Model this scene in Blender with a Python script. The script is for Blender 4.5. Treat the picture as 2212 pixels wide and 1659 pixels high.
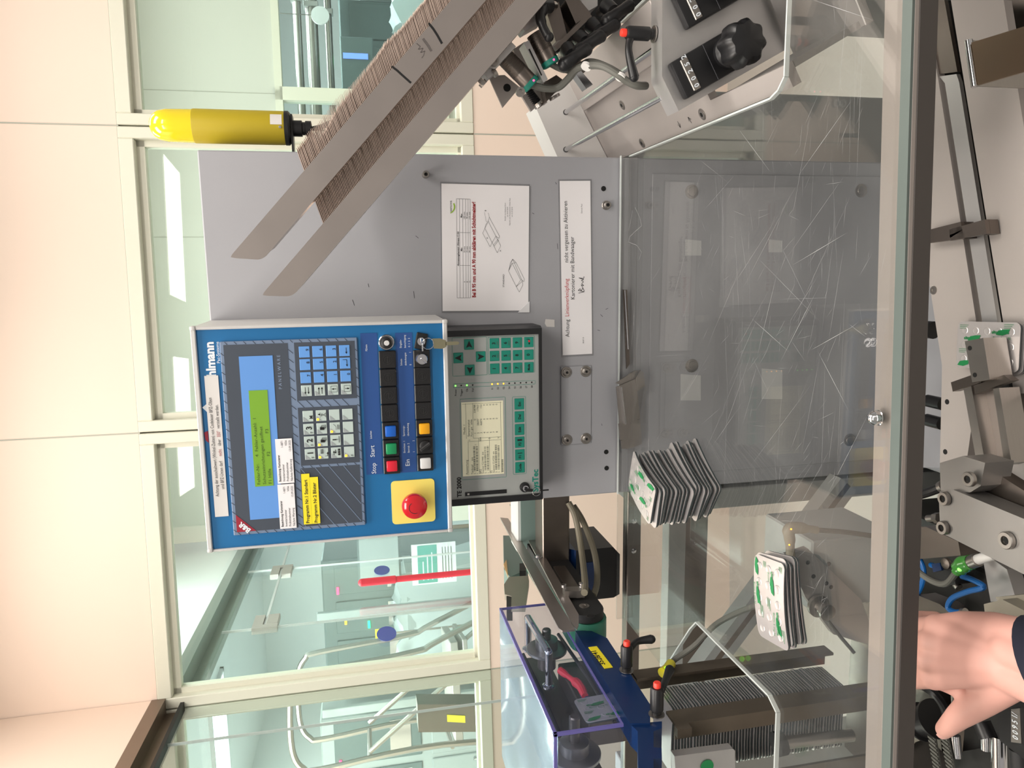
import bpy, bmesh, math, random
from mathutils import Vector, Matrix
random.seed(7)
for o in list(bpy.data.objects): bpy.data.objects.remove(o)
S = bpy.context.scene
C = S.collection
# ------------------------------------------------------------------ camera
# The phone was held sideways: the room's "up" points to the picture's left.
FPX = 1600.0
EYE = Vector((0.0, 0.0, 1.6))
def _camera_axes():
    down = Vector((352, 7700, 1600)).normalized()
    left = Vector((-10140, 130, 1600)).normalized()
    left = (left - down * left.dot(down)).normalized()
    X = -left; Z = -down; Y = Z.cross(X)
    return Matrix((X, Y, Z))                      # rows: world axes seen from the camera (right, down, forward)
MW = _camera_axes()
cam_right = MW @ Vector((1, 0, 0)); cam_down = MW @ Vector((0, 1, 0)); cam_fwd = MW @ Vector((0, 0, 1))
cd = bpy.data.cameras.new('camera'); cam = bpy.data.objects.new('camera', cd); C.objects.link(cam)
cd.sensor_fit = 'HORIZONTAL'; cd.sensor_width = 36.0; cd.lens = 36.0 * FPX / 2212.0
cd.clip_start = 0.02; cd.clip_end = 60
R = Matrix((cam_down, cam_right, -cam_fwd)).transposed()    # picture right = room down, picture up = room right
cam.matrix_world = Matrix.Translation(EYE) @ R.to_4x4()
S.camera = cam
# helpers that read a real plane's point from a picture coordinate (2212 x 1659)
def ray(x, y): return MW @ Vector(((1659 - y - 829.5) / FPX, (x - 1106) / FPX, 1.0))
def onY(x, y, Y): r = ray(x, y); return EYE + r * ((Y - EYE.y) / r.y)
def onZ(x, y, Z): r = ray(x, y); return EYE + r * ((Z - EYE.z) / r.z)
def onX(x, y, X): r = ray(x, y); return EYE + r * ((X - EYE.x) / r.x)
def onP(x, y, p, n): r = ray(x, y); return EYE + r * ((Vector(p) - EYE).dot(n) / r.dot(n))

# ------------------------------------------------------------------ light and exposure
S.view_settings.view_transform = 'Standard'; S.view_settings.look = 'None'
S.view_settings.gamma = 1.0; S.view_settings.use_curve_mapping = False
S.view_settings.exposure = -0.15
S.cycles.transparent_max_bounces = 40; S.cycles.max_bounces = 8
S.cycles.diffuse_bounces = 4; S.cycles.glossy_bounces = 4; S.cycles.transmission_bounces = 8
W = bpy.data.worlds.new('world'); S.world = W; W.use_nodes = True
W.node_tree.nodes['Background'].inputs[0].default_value = (1.0, 0.93, 0.87, 1)
W.node_tree.nodes['Background'].inputs[1].default_value = 0.45
ROOM_LIGHT = (1.0, 0.93, 0.865)
NEXT_LIGHT = (0.985, 1.0, 0.975)
def area_light(loc, sx, sy, watts, color, rotz=0):
    l = bpy.data.lights.new('ceiling_light', 'AREA'); l.shape = 'RECTANGLE'; l.size = sx; l.size_y = sy
    l.energy = watts; l.color = color
    o = bpy.data.objects.new('ceiling_light_source', l); C.objects.link(o); o.location = loc; o.rotation_euler = (0, 0, rotz)
    return o
CEIL = 3.15
ROOM_LAMPS = [(-0.75, 0.75), (0.95, 0.75), (-0.75, 2.15), (0.95, 2.15), (-0.75, -0.9), (0.95, -0.9), (-3.2, 1.6)]  # the far-left one is added to brighten the view through the left glass
NEXT_LAMPS = [(0.25, 3.8), (1.75, 3.9), (-0.95, 3.7), (-2.2, 7.0), (0.5, 7.0), (2.4, 7.0), (-2.55, 3.55), (-4.0, 3.6), (-4.2, 6.4), (2.2, 5.6)]  # leftmost ones added, out of view, to brighten the area behind the left glass

# ------------------------------------------------------------------ materials
def lin(c):
    def f(v):
        v /= 255.0
        return v / 12.92 if v <= 0.04045 else ((v + 0.055) / 1.055) ** 2.4
    return (f(c[0]), f(c[1]), f(c[2]), 1.0)
MATS = {}
def mat(name, rgb, rough=0.5, metal=0.0, var=0.0, scale=30.0, stretch=None, bump=0.0, coat=0.0, emit=0.0, spec=0.5, rvar=0.0):
    if name in MATS: return MATS[name]
    m = bpy.data.materials.new(name); m.use_nodes = True; nt = m.node_tree; b = nt.nodes['Principled BSDF']
    col = lin(rgb)
    b.inputs['Base Color'].default_value = col; b.inputs['Roughness'].default_value = rough
    b.inputs['Metallic'].default_value = metal; b.inputs['Coat Weight'].default_value = coat
    b.inputs['Specular IOR Level'].default_value = spec
    if emit:
        b.inputs['Emission Color'].default_value = col; b.inputs['Emission Strength'].default_value = emit
    tc = nt.nodes.new('ShaderNodeTexCoord'); mp = nt.nodes.new('ShaderNodeMapping')
    if stretch: mp.inputs['Scale'].default_value = stretch
    nz = nt.nodes.new('ShaderNodeTexNoise'); nz.inputs['Scale'].default_value = scale; nz.inputs['Detail'].default_value = 5
    nt.links.new(tc.outputs['Object'], mp.inputs['Vector']); nt.links.new(mp.outputs['Vector'], nz.inputs['Vector'])
    mx = nt.nodes.new('ShaderNodeMix'); mx.data_type = 'RGBA'
    v = max(var, 0.015)
    mx.inputs['A'].default_value = (col[0] * (1 - v), col[1] * (1 - v), col[2] * (1 - v), 1)
    mx.inputs['B'].default_value = (min(1, col[0] * (1 + v)), min(1, col[1] * (1 + v)), min(1, col[2] * (1 + v)), 1)
    nt.links.new(nz.outputs['Fac'], mx.inputs['Factor']); nt.links.new(mx.outputs['Result'], b.inputs['Base Color'])
    if rvar:
        mr = nt.nodes.new('ShaderNodeMapRange'); mr.inputs['To Min'].default_value = max(0.02, rough - rvar); mr.inputs['To Max'].default_value = min(1, rough + rvar)
        nt.links.new(nz.outputs['Fac'], mr.inputs['Value']); nt.links.new(mr.outputs['Result'], b.inputs['Roughness'])
    if bump:
        bp = nt.nodes.new('ShaderNodeBump'); bp.inputs['Strength'].default_value = bump; bp.inputs['Distance'].default_value = 0.001
        nt.links.new(nz.outputs['Fac'], bp.inputs['Height']); nt.links.new(bp.outputs['Normal'], b.inputs['Normal'])
    MATS[name] = m
    return m
def clear_mat(name, tint, ior=1.45, rough=0.02, haze=0.0, haze_rgb=(200, 205, 205), boost=1.0):
    """Thin clear sheet: tinted see-through plus a Fresnel reflection and, if wanted, a dusty haze."""
    if name in MATS: return MATS[name]
    m = bpy.data.materials.new(name); m.use_nodes = True; nt = m.node_tree; nt.nodes.clear()
    out = nt.nodes.new('ShaderNodeOutputMaterial'); tr = nt.nodes.new('ShaderNodeBsdfTransparent'); gl = nt.nodes.new('ShaderNodeBsdfGlossy')
    tr.inputs['Color'].default_value = lin(tint); gl.inputs['Roughness'].default_value = rough
    # Schlick reflectance, the same from both faces of the thin sheet
    ge = nt.nodes.new('ShaderNodeNewGeometry'); dp = nt.nodes.new('ShaderNodeVectorMath'); dp.operation = 'DOT_PRODUCT'
    nt.links.new(ge.outputs['Normal'], dp.inputs[0]); nt.links.new(ge.outputs['Incoming'], dp.inputs[1])
    ab = nt.nodes.new('ShaderNodeMath'); ab.operation = 'ABSOLUTE'; nt.links.new(dp.outputs['Value'], ab.inputs[0])
    om = nt.nodes.new('ShaderNodeMath'); om.operation = 'SUBTRACT'; om.inputs[0].default_value = 1.0; nt.links.new(ab.outputs[0], om.inputs[1])
    pw = nt.nodes.new('ShaderNodeMath'); pw.operation = 'POWER'; pw.inputs[1].default_value = 5.0; nt.links.new(om.outputs[0], pw.inputs[0])
    f0 = ((ior - 1) / (ior + 1)) ** 2
    fr = nt.nodes.new('ShaderNodeMath'); fr.operation = 'MULTIPLY_ADD'; fr.inputs[1].default_value = 1 - f0; fr.inputs[2].default_value = f0; nt.links.new(pw.outputs[0], fr.inputs[0])
    mul = nt.nodes.new('ShaderNodeMath'); mul.operation = 'MULTIPLY'; mul.use_clamp = True; mul.inputs[1].default_value = boost
    nt.links.new(fr.outputs[0], mul.inputs[0])
    mx = nt.nodes.new('ShaderNodeMixShader'); nt.links.new(mul.outputs[0], mx.inputs[0])
    base = tr.outputs[0]
    if haze:
        df = nt.nodes.new('ShaderNodeBsdfDiffuse'); df.inputs['Color'].default_value = lin(haze_rgb)
        tc = nt.nodes.new('ShaderNodeTexCoord'); nz = nt.nodes.new('ShaderNodeTexNoise'); nz.inputs['Scale'].default_value = 9; nz.inputs['Detail'].default_value = 6
        nt.links.new(tc.outputs['Object'], nz.inputs['Vector'])
        mr = nt.nodes.new('ShaderNodeMapRange'); mr.inputs['From Min'].default_value = 0.3; mr.inputs['From Max'].default_value = 0.75
        mr.inputs['To Min'].default_value = haze * 0.4; mr.inputs['To Max'].default_value = haze * 1.6
        nt.links.new(nz.outputs['Fac'], mr.inputs['Value'])
        m2 = nt.nodes.new('ShaderNodeMixShader'); nt.links.new(mr.outputs['Result'], m2.inputs[0])
        nt.links.new(tr.outputs[0], m2.inputs[1]); nt.links.new(df.outputs[0], m2.inputs[2]); base = m2.outputs[0]
    nt.links.new(base, mx.inputs[1]); nt.links.new(gl.outputs[0], mx.inputs[2]); nt.links.new(mx.outputs[0], out.inputs[0])
    MATS[name] = m
    return m
mat('peach', (238, 218, 203), 0.65, var=0.015, scale=3)
mat('frame_cream', (222, 221, 205), 0.45)
mat('joint_grey', (176, 176, 164), 0.6)
mat('brown_profile', (128, 112, 98), 0.35, 0.6, var=0.05)
mat('grey_profile', (142, 150, 144), 0.4, 0.5)
mat('dark_seal', (28, 28, 28), 0.6)
mat('white_wall', (226, 231, 231), 0.6, var=0.02, scale=2)
mat('olive_wall', (206, 206, 196), 0.6, var=0.02, scale=2)
mat('floor_grey', (168, 164, 158), 0.35, var=0.05, scale=6)
mat('lamp_white', (255, 250, 240), 0.5, emit=3.0)
mat('next_lamp', (235, 255, 246), 0.5, emit=4.0)
clear_mat('glass', (248, 253, 251), 1.45, 0.01)
clear_mat('glass_far', (245, 252, 252), 1.45, 0.02)
mat('cab_grey', (158, 159, 164), 0.42, var=0.03, scale=12, rvar=0.05)
mat('edge_grey', (196, 197, 198), 0.45)
mat('alu_frame', (206, 205, 203), 0.42, 0.25, var=0.03)
mat('panel_blue', (24, 106, 162), 0.38, var=0.02)
mat('band_blue', (38, 78, 142), 0.4)
mat('module_grey', (112, 130, 156), 0.5)
mat('module_dark', (62, 70, 82), 0.5, var=0.03)
mat('lcd_blue', (98, 150, 218), 0.35)
mat('lcd_green', (118, 164, 50), 0.3, emit=0.06)
mat('lcd_ink', (58, 84, 24), 0.5)
mat('key_blue', (96, 152, 220), 0.45)
mat('key_pale', (182, 198, 194), 0.5)
mat('key_pale_dark', (150, 158, 160), 0.5)
mat('ink', (20, 20, 22), 0.6)
mat('ink_grey', (80, 80, 84), 0.6)
mat('ink_white', (225, 232, 238), 0.5)
mat('ink_pale', (132, 150, 176), 0.5)
mat('ink_red', (150, 22, 30), 0.6)
mat('line_blue', (34, 40, 52), 0.6)
mat('paper', (236, 234, 236), 0.6, var=0.01)
mat('paper_dim', (214, 211, 208), 0.6)
mat('yellow', (240, 222, 110), 0.5)
mat('label_yellow', (240, 222, 40), 0.45)
mat('logo_red', (150, 26, 48), 0.5)
mat('black_plastic', (22, 22, 24), 0.38, var=0.1)
mat('black_matte', (30, 30, 31), 0.6, var=0.05)
mat('btn_red', (214, 30, 52), 0.25, coat=0.4)
mat('btn_green', (14, 138, 84), 0.3, coat=0.3)
mat('btn_blue', (14, 92, 190), 0.3, coat=0.3)
mat('btn_amber', (226, 160, 12), 0.3, coat=0.3)
mat('btn_white', (206, 206, 206), 0.35)
mat('estop_red', (196, 14, 28), 0.18, coat=0.8)
mat('chrome', (215, 215, 218), 0.12, 1.0)
mat('steel', (168, 163, 158), 0.34, 1.0, var=0.06, scale=40, stretch=(1, 1, 14), rvar=0.06)
mat('steel_dark', (120, 112, 106), 0.36, 1.0, var=0.06, scale=40)
mat('steel_warm', (194, 185, 179), 0.34, 1.0, var=0.05, scale=20, stretch=(0.6, 8, 0.6), rvar=0.06)
mat('alu', (196, 194, 193), 0.45, 0.85, var=0.04, scale=30, rvar=0.05)
mat('alu_matte', (180, 173, 169), 0.6, 0.5, var=0.04, scale=20, bump=0.1)
mat('profile_grey', (168, 170, 168), 0.5, 0.4, var=0.03)
mat('bronze_rail', (110, 100, 88), 0.45, 0.7, var=0.05)
mat('brass', (150, 146, 120), 0.4, 0.8)
mat('te_black', (24, 25, 28), 0.42, var=0.05)
mat('te_grey', (168, 172, 170), 0.5, var=0.01)
mat('te_key', (18, 138, 118), 0.45)
mat('te_line', (60, 150, 132), 0.5)
mat('te_lcd', (232, 228, 198), 0.35, emit=0.12)
mat('te_ink', (92, 96, 88), 0.6)
mat('te_logo', (20, 140, 122), 0.5)
mat('led_green', (120, 255, 90), 0.3, emit=3.0)
mat('led_orange', (255, 170, 40), 0.3, emit=3.0)
mat('led_red', (255, 60, 110), 0.3, emit=4.0)
mat('led_teal', (20, 255, 150), 0.3, emit=4.0)
mat('board', (190, 170, 157), 0.8, var=0.08, scale=60)
mat('white_pom', (226, 224, 221), 0.4, var=0.01)
mat('rubber_cable', (98, 98, 92), 0.6)
mat('foil', (216, 211, 210), 0.36, 0.7, var=0.03, scale=120)
mat('blister_film', (58, 66, 68), 0.22, 0.0, var=0.15, scale=60)
mat('blister_edge', (226, 228, 226), 0.4)
mat('print_green', (16, 122, 66), 0.5)
mat('belt_green', (54, 120, 98), 0.45)
mat('paint_blue', (12, 42, 86), 0.32, var=0.05)
mat('hood_edge', (104, 98, 164), 0.25)
mat('base_dark', (48, 47, 46), 0.55, 0.2, var=0.08)
mat('alu_arm', (158, 155, 152), 0.42, 0.8, var=0.05, scale=30)
mat('tan', (146, 140, 126), 0.5)
mat('teal_box', (120, 142, 136), 0.5)
mat('skin', (212, 160, 147), 0.5, var=0.06, scale=45, bump=0.12)
mat('nail', (224, 168, 158), 0.3, coat=0.3)
mat('navy', (20, 24, 40), 0.9, var=0.1, scale=200)
mat('hose_blue', (20, 92, 160), 0.35)
mat('red', (216, 38, 60), 0.45)
mat('clamp_red', (236, 62, 46), 0.35)
mat('beacon_body', (178, 158, 28), 0.42, var=0.02)
mat('scratch', (178, 179, 180), 0.6)
mat('oval_blue', (52, 62, 148), 0.5)
mat('sign_teal', (60, 160, 146), 0.5)
mat('machine_grey', (168, 176, 176), 0.5, 0.2, var=0.05)
mat('machine_dark', (104, 118, 118), 0.5, 0.2, var=0.08)
mat('machine_white', (210, 214, 212), 0.5)
mat('bag', (190, 198, 200), 0.35, bump=0.6, scale=25)
mat('gap_black', (12, 12, 12), 0.8)
clear_mat('acrylic', (247, 247, 246), 1.49, 0.015, haze=0.02)
clear_mat('acrylic_film', (232, 240, 250), 1.49, 0.03, haze=0.30, haze_rgb=(176, 200, 220))
clear_mat('acrylic_hood', (240, 243, 250), 1.49, 0.02, haze=0.015, haze_rgb=(190, 200, 225))
mat('acrylic_edge', (196, 202, 200), 0.3)
clear_mat('laminate', (246, 246, 246), 1.5, 0.08)
def lens_mat():
    m = bpy.data.materials.new('beacon_lens'); m.use_nodes = True; nt = m.node_tree; b = nt.nodes['Principled BSDF']
    b.inputs['Base Color'].default_value = lin((250, 226, 40)); b.inputs['Roughness'].default_value = 0.12
    b.inputs['Transmission Weight'].default_value = 0.2; b.inputs['Coat Weight'].default_value = 0.5
    b.inputs['Specular IOR Level'].default_value = 0.6
    MATS['beacon_lens'] = m
lens_mat()

# ------------------------------------------------------------------ mesh building
class MB:
    def __init__(s, M=None): s.v = []; s.f = []; s.M = M
    def add(s, vs, fs):
        n = len(s.v)
        s.v += [(s.M @ Vector(v)) if s.M else Vector(v) for v in vs]
        s.f += [[i + n for i in f] for f in fs]
        return s
    def addbm(s, bm, T=None):
        bm.verts.index_update()
        s.add([(T @ v.co) if T else v.co.copy() for v in bm.verts], [[v.index for v in f.verts] for f in bm.faces]); bm.free()
        return s
    def box(s, lo, hi, bev=0.0, seg=1, T=None):
        lo = Vector(lo); hi = Vector(hi)
        lo, hi = Vector([min(a, b) for a, b in zip(lo, hi)]), Vector([max(a, b) for a, b in zip(lo, hi)])
        if not bev:
            x0, y0, z0 = lo; x1, y1, z1 = hi
            vs = [Vector(q) for q in ((x0,y0,z0),(x1,y0,z0),(x1,y1,z0),(x0,y1,z0),(x0,y0,z1),(x1,y0,z1),(x1,y1,z1),(x0,y1,z1))]
            if T: vs = [T @ q for q in vs]
            return s.add(vs, [(0,3,2,1),(4,5,6,7),(0,1,5,4),(1,2,6,5),(2,3,7,6),(3,0,4,7)])
        bm = bmesh.new(); bmesh.ops.create_cube(bm, size=1.0)
        d = hi - lo; c = (hi + lo) / 2
        for v in bm.verts: v.co = Vector((v.co.x * d.x, v.co.y * d.y, v.co.z * d.z)) + c
        b = min(bev, 0.49 * min(d))
        bmesh.ops.bevel(bm, geom=bm.edges[:], offset=b, segments=seg, profile=0.5, affect='EDGES')
        return s.addbm(bm, T)
    def cyl(s, p0, p1, r0, r1=None, seg=20, caps=True):
        p0 = Vector(p0); p1 = Vector(p1); r1 = r0 if r1 is None else r1
        a = (p1 - p0).normalized(); u = a.orthogonal().normalized(); w = a.cross(u)
        vs = []
        for p, r in ((p0, r0), (p1, r1)):
            for i in range(seg):
                t = 2 * math.pi * i / seg; vs.append(p + (u * math.cos(t) + w * math.sin(t)) * r)
        fs = [(i, (i + 1) % seg, seg + (i + 1) % seg, seg + i) for i in range(seg)]
        if caps: fs += [tuple(range(seg - 1, -1, -1)), tuple(range(seg, 2 * seg))]
        return s.add(vs, fs)
    def lathe(s, prof, origin, axis, seg=24, caps=True):
        o = Vector(origin); a = Vector(axis).normalized(); u = a.orthogonal().normalized(); w = a.cross(u); vs = []; fs = []
        for r, h in prof:
            for i in range(seg):
                t = 2 * math.pi * i / seg; vs.append(o + a * h + (u * math.cos(t) + w * math.sin(t)) * r)
        for k in range(len(prof) - 1):
            for i in range(seg):
                j = (i + 1) % seg; fs.append((k * seg + i, k * seg + j, (k + 1) * seg + j, (k + 1) * seg + i))
        if caps: fs += [tuple(range(seg - 1, -1, -1)), tuple(range((len(prof) - 1) * seg, len(prof) * seg))]
        return s.add(vs, fs)
    def tube(s, pts, r, seg=10, smooth=0, radii=None):
        pts = [Vector(p) for p in pts]
        if smooth: pts = spline(pts, smooth)
        n = len(pts); vs = []; fs = []; u = None
        for k, p in enumerate(pts):
            a = (pts[min(k + 1, n - 1)] - pts[max(k - 1, 0)]).normalized()
            u = a.orthogonal().normalized() if u is None else (u - a * u.dot(a)).normalized()
            w = a.cross(u); rr = r if radii is None else radii[min(k * len(radii) // n, len(radii) - 1)]
            for i in range(seg):
                t = 2 * math.pi * i / seg; vs.append(p + (u * math.cos(t) + w * math.sin(t)) * rr)
        for k in range(n - 1):
            for i in range(seg):
                j = (i + 1) % seg; fs.append((k * seg + i, k * seg + j, (k + 1) * seg + j, (k + 1) * seg + i))
        fs += [tuple(range(seg - 1, -1, -1)), tuple(range((n - 1) * seg, n * seg))]
        return s.add(vs, fs)
    def prism(s, pts, vec):
        pts = [Vector(p) for p in pts]; vec = Vector(vec); n = len(pts)
        fs = [tuple(range(n - 1, -1, -1)), tuple(range(n, 2 * n))] + [(i, (i + 1) % n, n + (i + 1) % n, n + i) for i in range(n)]
        return s.add(pts + [p + vec for p in pts], fs)
    def poly(s, pts): return s.add([Vector(p) for p in pts], [tuple(range(len(pts)))])
    def ball(s, c, r, seg=16, rings=10, sq=(1, 1, 1)):
        c = Vector(c); vs = [c + Vector((0, 0, r * sq[2]))]; fs = []
        for k in range(1, rings):
            ph = math.pi * k / rings
            for i in range(seg):
                t = 2 * math.pi * i / seg
                vs.append(c + Vector((r * sq[0] * math.sin(ph) * math.cos(t), r * sq[1] * math.sin(ph) * math.sin(t), r * sq[2] * math.cos(ph))))
        vs.append(c - Vector((0, 0, r * sq[2]))); L = len(vs) - 1
        for i in range(seg):
            fs.append((0, 1 + i, 1 + (i + 1) % seg)); fs.append((L, L - seg + (i + 1) % seg, L - seg + i))
        for k in range(rings - 2):
            for i in range(seg):
                a = 1 + k * seg + i; b = 1 + k * seg + (i + 1) % seg; fs.append((a, a + seg, b + seg, b))
        return s.add(vs, fs)
    def text(s, body, size, T, align='LEFT', bold=0.0, xs=1.0):
        """Flat lettering; T places its plane (x = reading direction, y = up, z = out of the surface)."""
        cu = bpy.data.curves.new('lettering', 'FONT'); cu.body = body; cu.size = size; cu.align_x = align; cu.resolution_u = 2; cu.offset = bold
        ob = bpy.data.objects.new('lettering', cu)
        me = bpy.data.meshes.new_from_object(ob)
        sc = Matrix.Diagonal((xs, 1, 1, 1))
        s.add([T @ (sc @ v.co) for v in me.vertices], [list(p.vertices) for p in me.polygons])
        bpy.data.meshes.remove(me); bpy.data.objects.remove(ob); bpy.data.curves.remove(cu)
        return s
    def build(s, name, m, parent=None, origin=None, smooth=35, **kw):
        if parent is not None: origin = parent.get('_o', None); origin = Vector(origin) if origin is not None else Vector((0, 0, 0))
        elif origin is None:
            origin = Vector([ (min(v[i] for v in s.v) + max(v[i] for v in s.v)) / 2 for i in range(3)]); origin.z = min(v.z for v in s.v)
        origin = Vector(origin)
        me = bpy.data.meshes.new(name); me.from_pydata([v - origin for v in s.v], [], s.f); me.validate()
        bm = bmesh.new(); bm.from_mesh(me)
        if kw.pop('recalc', True): bmesh.ops.recalc_face_normals(bm, faces=bm.faces[:])
        bm.to_mesh(me); bm.free()
        if smooth: me.shade_smooth(); me.set_sharp_from_angle(angle=math.radians(smooth))
        me.materials.append(MATS[m] if isinstance(m, str) else m)
        ob = bpy.data.objects.new(name, me); C.objects.link(ob)
        ob['_o'] = list(origin)
        if parent is not None: ob.parent = parent
        else: ob.location = origin
        for k, v in kw.items(): ob[k] = v
        return ob
def spline(pts, n):
    P = [pts[0]] + list(pts) + [pts[-1]]; out = []
    for i in range(1, len(P) - 2):
        for k in range(n):
            t = k / n; a, b, c, d = P[i - 1], P[i], P[i + 1], P[i + 2]
            out.append(0.5 * ((2 * b) + (c - a) * t + (2 * a - 5 * b + 4 * c - d) * t * t + (3 * b - a - 3 * c + d) * t ** 3))
    out.append(pts[-1]); return out
def thing(name, label, cat, loc=(0, 0, 0), group=None):
    o = bpy.data.objects.new(name, None); C.objects.link(o); o.empty_display_size = 0.02
    o.location = loc; o['_o'] = list(loc); o['label'] = label; o['category'] = cat
    if group: o['group'] = group
    return o
def tag(o, label, cat, group=None):
    o['label'] = label; o['category'] = cat
    if group: o['group'] = group
    return o
def struct(o): o['kind'] = 'structure'; return o
def copy_tree(o, parent=None):
    c = o.copy(); C.objects.link(c); c.parent = parent
    for ch in list(o.children): copy_tree(ch, c)
    return c
def frontT(x, y, z, roll=0.0):
    """Lettering on a face that looks towards -y."""
    return Matrix.Translation((x, y, z)) @ Matrix.Rotation(math.radians(90), 4, 'X') @ Matrix.Rotation(roll, 4, 'Z')
def rrect(x0, x1, z0, z1, y, r, n=4):
    pts = []
    for cx, cz, a0 in ((x1 - r, z1 - r, 0), (x0 + r, z1 - r, 90), (x0 + r, z0 + r, 180), (x1 - r, z0 + r, 270)):
        for k in range(n + 1):
            a = math.radians(a0 + 90 * k / n); pts.append(Vector((cx + r * math.cos(a), y, cz + r * math.sin(a))))
    return pts
def outline(mb, pts, w, y):
    """A thin printed closed line of width w on a -y face."""
    n = len(pts); c = sum(pts, Vector()) / n; ins = []
    for i in range(n):
        a = (pts[i] - pts[i - 1]); b = (pts[(i + 1) % n] - pts[i])
        na = Vector((-a.z, 0, a.x)); nb = Vector((-b.z, 0, b.x)); q = na.normalized() if na.length > 1e-9 else Vector()
        q2 = nb.normalized() if nb.length > 1e-9 else q
        m = (q + q2); m = m.normalized() if m.length > 1e-9 else q
        ins.append(pts[i] + m * w)
    for i in range(n):
        j = (i + 1) % n; mb.poly([pts[i], pts[j], ins[j], ins[i]])
def line(mb, a, b, w, y):
    a = Vector((a[0], y, a[1])); b = Vector((b[0], y, b[1])); d = (b - a).normalized(); q = Vector((-d.z, 0, d.x)) * w / 2
    mb.poly([a - q, b - q, b + q, a + q])
# ------------------------------------------------------------------ the room
TH = math.radians(4.3)
WM = Matrix.Translation((0, 3.0, 0)) @ Matrix.Rotation(TH, 4, 'Z')      # local (s along the wall, d beyond it, z up)
def W3(s, d, z): return WM @ Vector((s, d, z))
def onW(x, y, d=0.0):
    p = onP(x, y, W3(0, d, 0), WM.to_3x3() @ Vector((0, 1, 0))); q = WM.inverted() @ p
    return q.x, q.z
struct(MB(WM).box((-5.2, -5.4, -0.1), (4.2, 7.5, 0.0)).build('floor', 'floor_grey'))
struct(MB(WM).box((-5.2, -5.4, CEIL), (4.2, 0.1, CEIL + 0.08)).build('ceiling', 'white_wall'))
struct(MB(WM).box((-5.2, 0.1, 2.95), (4.2, 7.5, 3.03)).build('ceiling', 'white_wall'))
JOINTS = [-2.78, -1.687, -0.600, 0.528, 1.63, 2.72]
SILL, HEAD = 1.104, 2.414
wall = struct(MB(WM).box((-5.2, 0, HEAD), (4.2, 0.1, CEIL)).box((-5.2, 0, 0), (4.2, 0.1, SILL)).box((JOINTS[-1], 0, SILL), (4.2, 0.1, HEAD)).box((-5.2, 0, SILL), (JOINTS[0], 0.1, HEAD)).build('wall_back', 'peach'))
for k, s in enumerate(JOINTS):
    MB(WM).box((s - 0.0025, -0.0015, 0), (s + 0.0025, 0.002, SILL)).box((s - 0.0025, -0.0015, HEAD), (s + 0.0025, 0.002, CEIL)).build('panel_joint', 'joint_grey', wall)
MB(WM).box((-5.2, -0.002, HEAD - 0.004), (4.2, 0.003, HEAD + 0.002)).build('panel_joint', 'joint_grey', wall)
n = 0
for a, b in zip(JOINTS[:-1], JOINTS[1:]):
    n += 1
    f = MB(WM)
    a1, b1 = a + 0.003, b - 0.003
    for lo, hi in (((a1, SILL), (a1 + 0.042, HEAD)), ((b1 - 0.042, SILL), (b1, HEAD)), ((a1 + 0.042, SILL), (b1 - 0.042, SILL + 0.05)), ((a1 + 0.042, HEAD - 0.052), (b1 - 0.042, HEAD))):
        f.box((lo[0], -0.006, lo[1]), (hi[0], 0.1, hi[1]), 0.003)
    fr = struct(f.build('window_%d' % n, 'frame_cream'))
    b2 = MB(WM)
    a2, b2x = a1 + 0.042, b1 - 0.042; z0, z1 = SILL + 0.05, HEAD - 0.052
    for lo, hi in (((a2, z0), (a2 + 0.022, z1)), ((b2x - 0.022, z0), (b2x, z1)), ((a2, z0), (b2x, z0 + 0.012)), ((a2, z1 - 0.028), (b2x, z1))):
        b2.box((lo[0], 0.03, lo[1]), (hi[0], 0.07, hi[1]))
    b2.build('glazing_bead', 'frame_cream', fr)
    MB(WM).box((a2 + 0.012, 0.047, z0 + 0.006), (b2x - 0.012, 0.053, z1 - 0.006)).build('pane', 'glass', fr)
# left-hand bulkhead with a bronze profile and a glass curtain below
bl = struct(MB(WM).box((-1.735, -2.6, 2.43), (-1.643, -0.004, CEIL)).build('wall_left', 'peach'))
pr = struct(MB(WM).box((-1.735, -2.6, 2.385), (-1.640, -0.004, 2.435)).box((-1.735, -2.6, 2.33), (-1.70, -0.004, 2.39)).build('trim_1', 'brown_profile'))
MB(WM).box((-1.698, -2.6, 2.318), (-1.662, -0.004, 2.332)).build('seal', 'dark_seal', pr)
g = struct(MB(WM).box((-1.690, -2.6, 0.0), (-1.680, -0.275, 2.33)).build('window_6', 'glass'))
MB(WM).box((-1.690, -0.272, 0.0), (-1.680, -0.012, 2.33)).build('pane', 'glass', g)
MB(WM).box((-1.6903, -0.2743, 0.0), (-1.6797, -0.2727, 2.33)).build('pane_edge', 'edge_grey', g)
# ceiling luminaires
def luminaire(p, light, z, watts, color, group, label):
    t = thing('ceiling_light', label, 'light', (p[0], p[1], z - 0.03), group)
    m = MB(); x, y = p; a, b = 0.62, 0.32
    for lo, hi in (((x - a, y - b), (x - a + 0.03, y + b)), ((x + a - 0.03, y - b), (x + a, y + b)), ((x - a, y - b), (x + a, y - b + 0.03)), ((x - a, y + b - 0.03), (x + a, y + b))):
        m.box((lo[0], lo[1], z - 0.03), (hi[0], hi[1], z))
    m.build('light_frame', 'edge_grey', t)
    MB().box((x - a + 0.03, y - b + 0.03, z - 0.018), (x + a - 0.03, y + b - 0.03, z - 0.006)).build('diffuser', light, t)
    area_light((x, y, z - 0.04), 1.18, 0.58, watts, color)
for p in ROOM_LAMPS: luminaire(p, "lamp_white", CEIL, 12 if p[1] > 2 else 30, ROOM_LIGHT, 'ceiling lights over the packing machine', 'flat warm white ceiling light over the packing machine')
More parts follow.
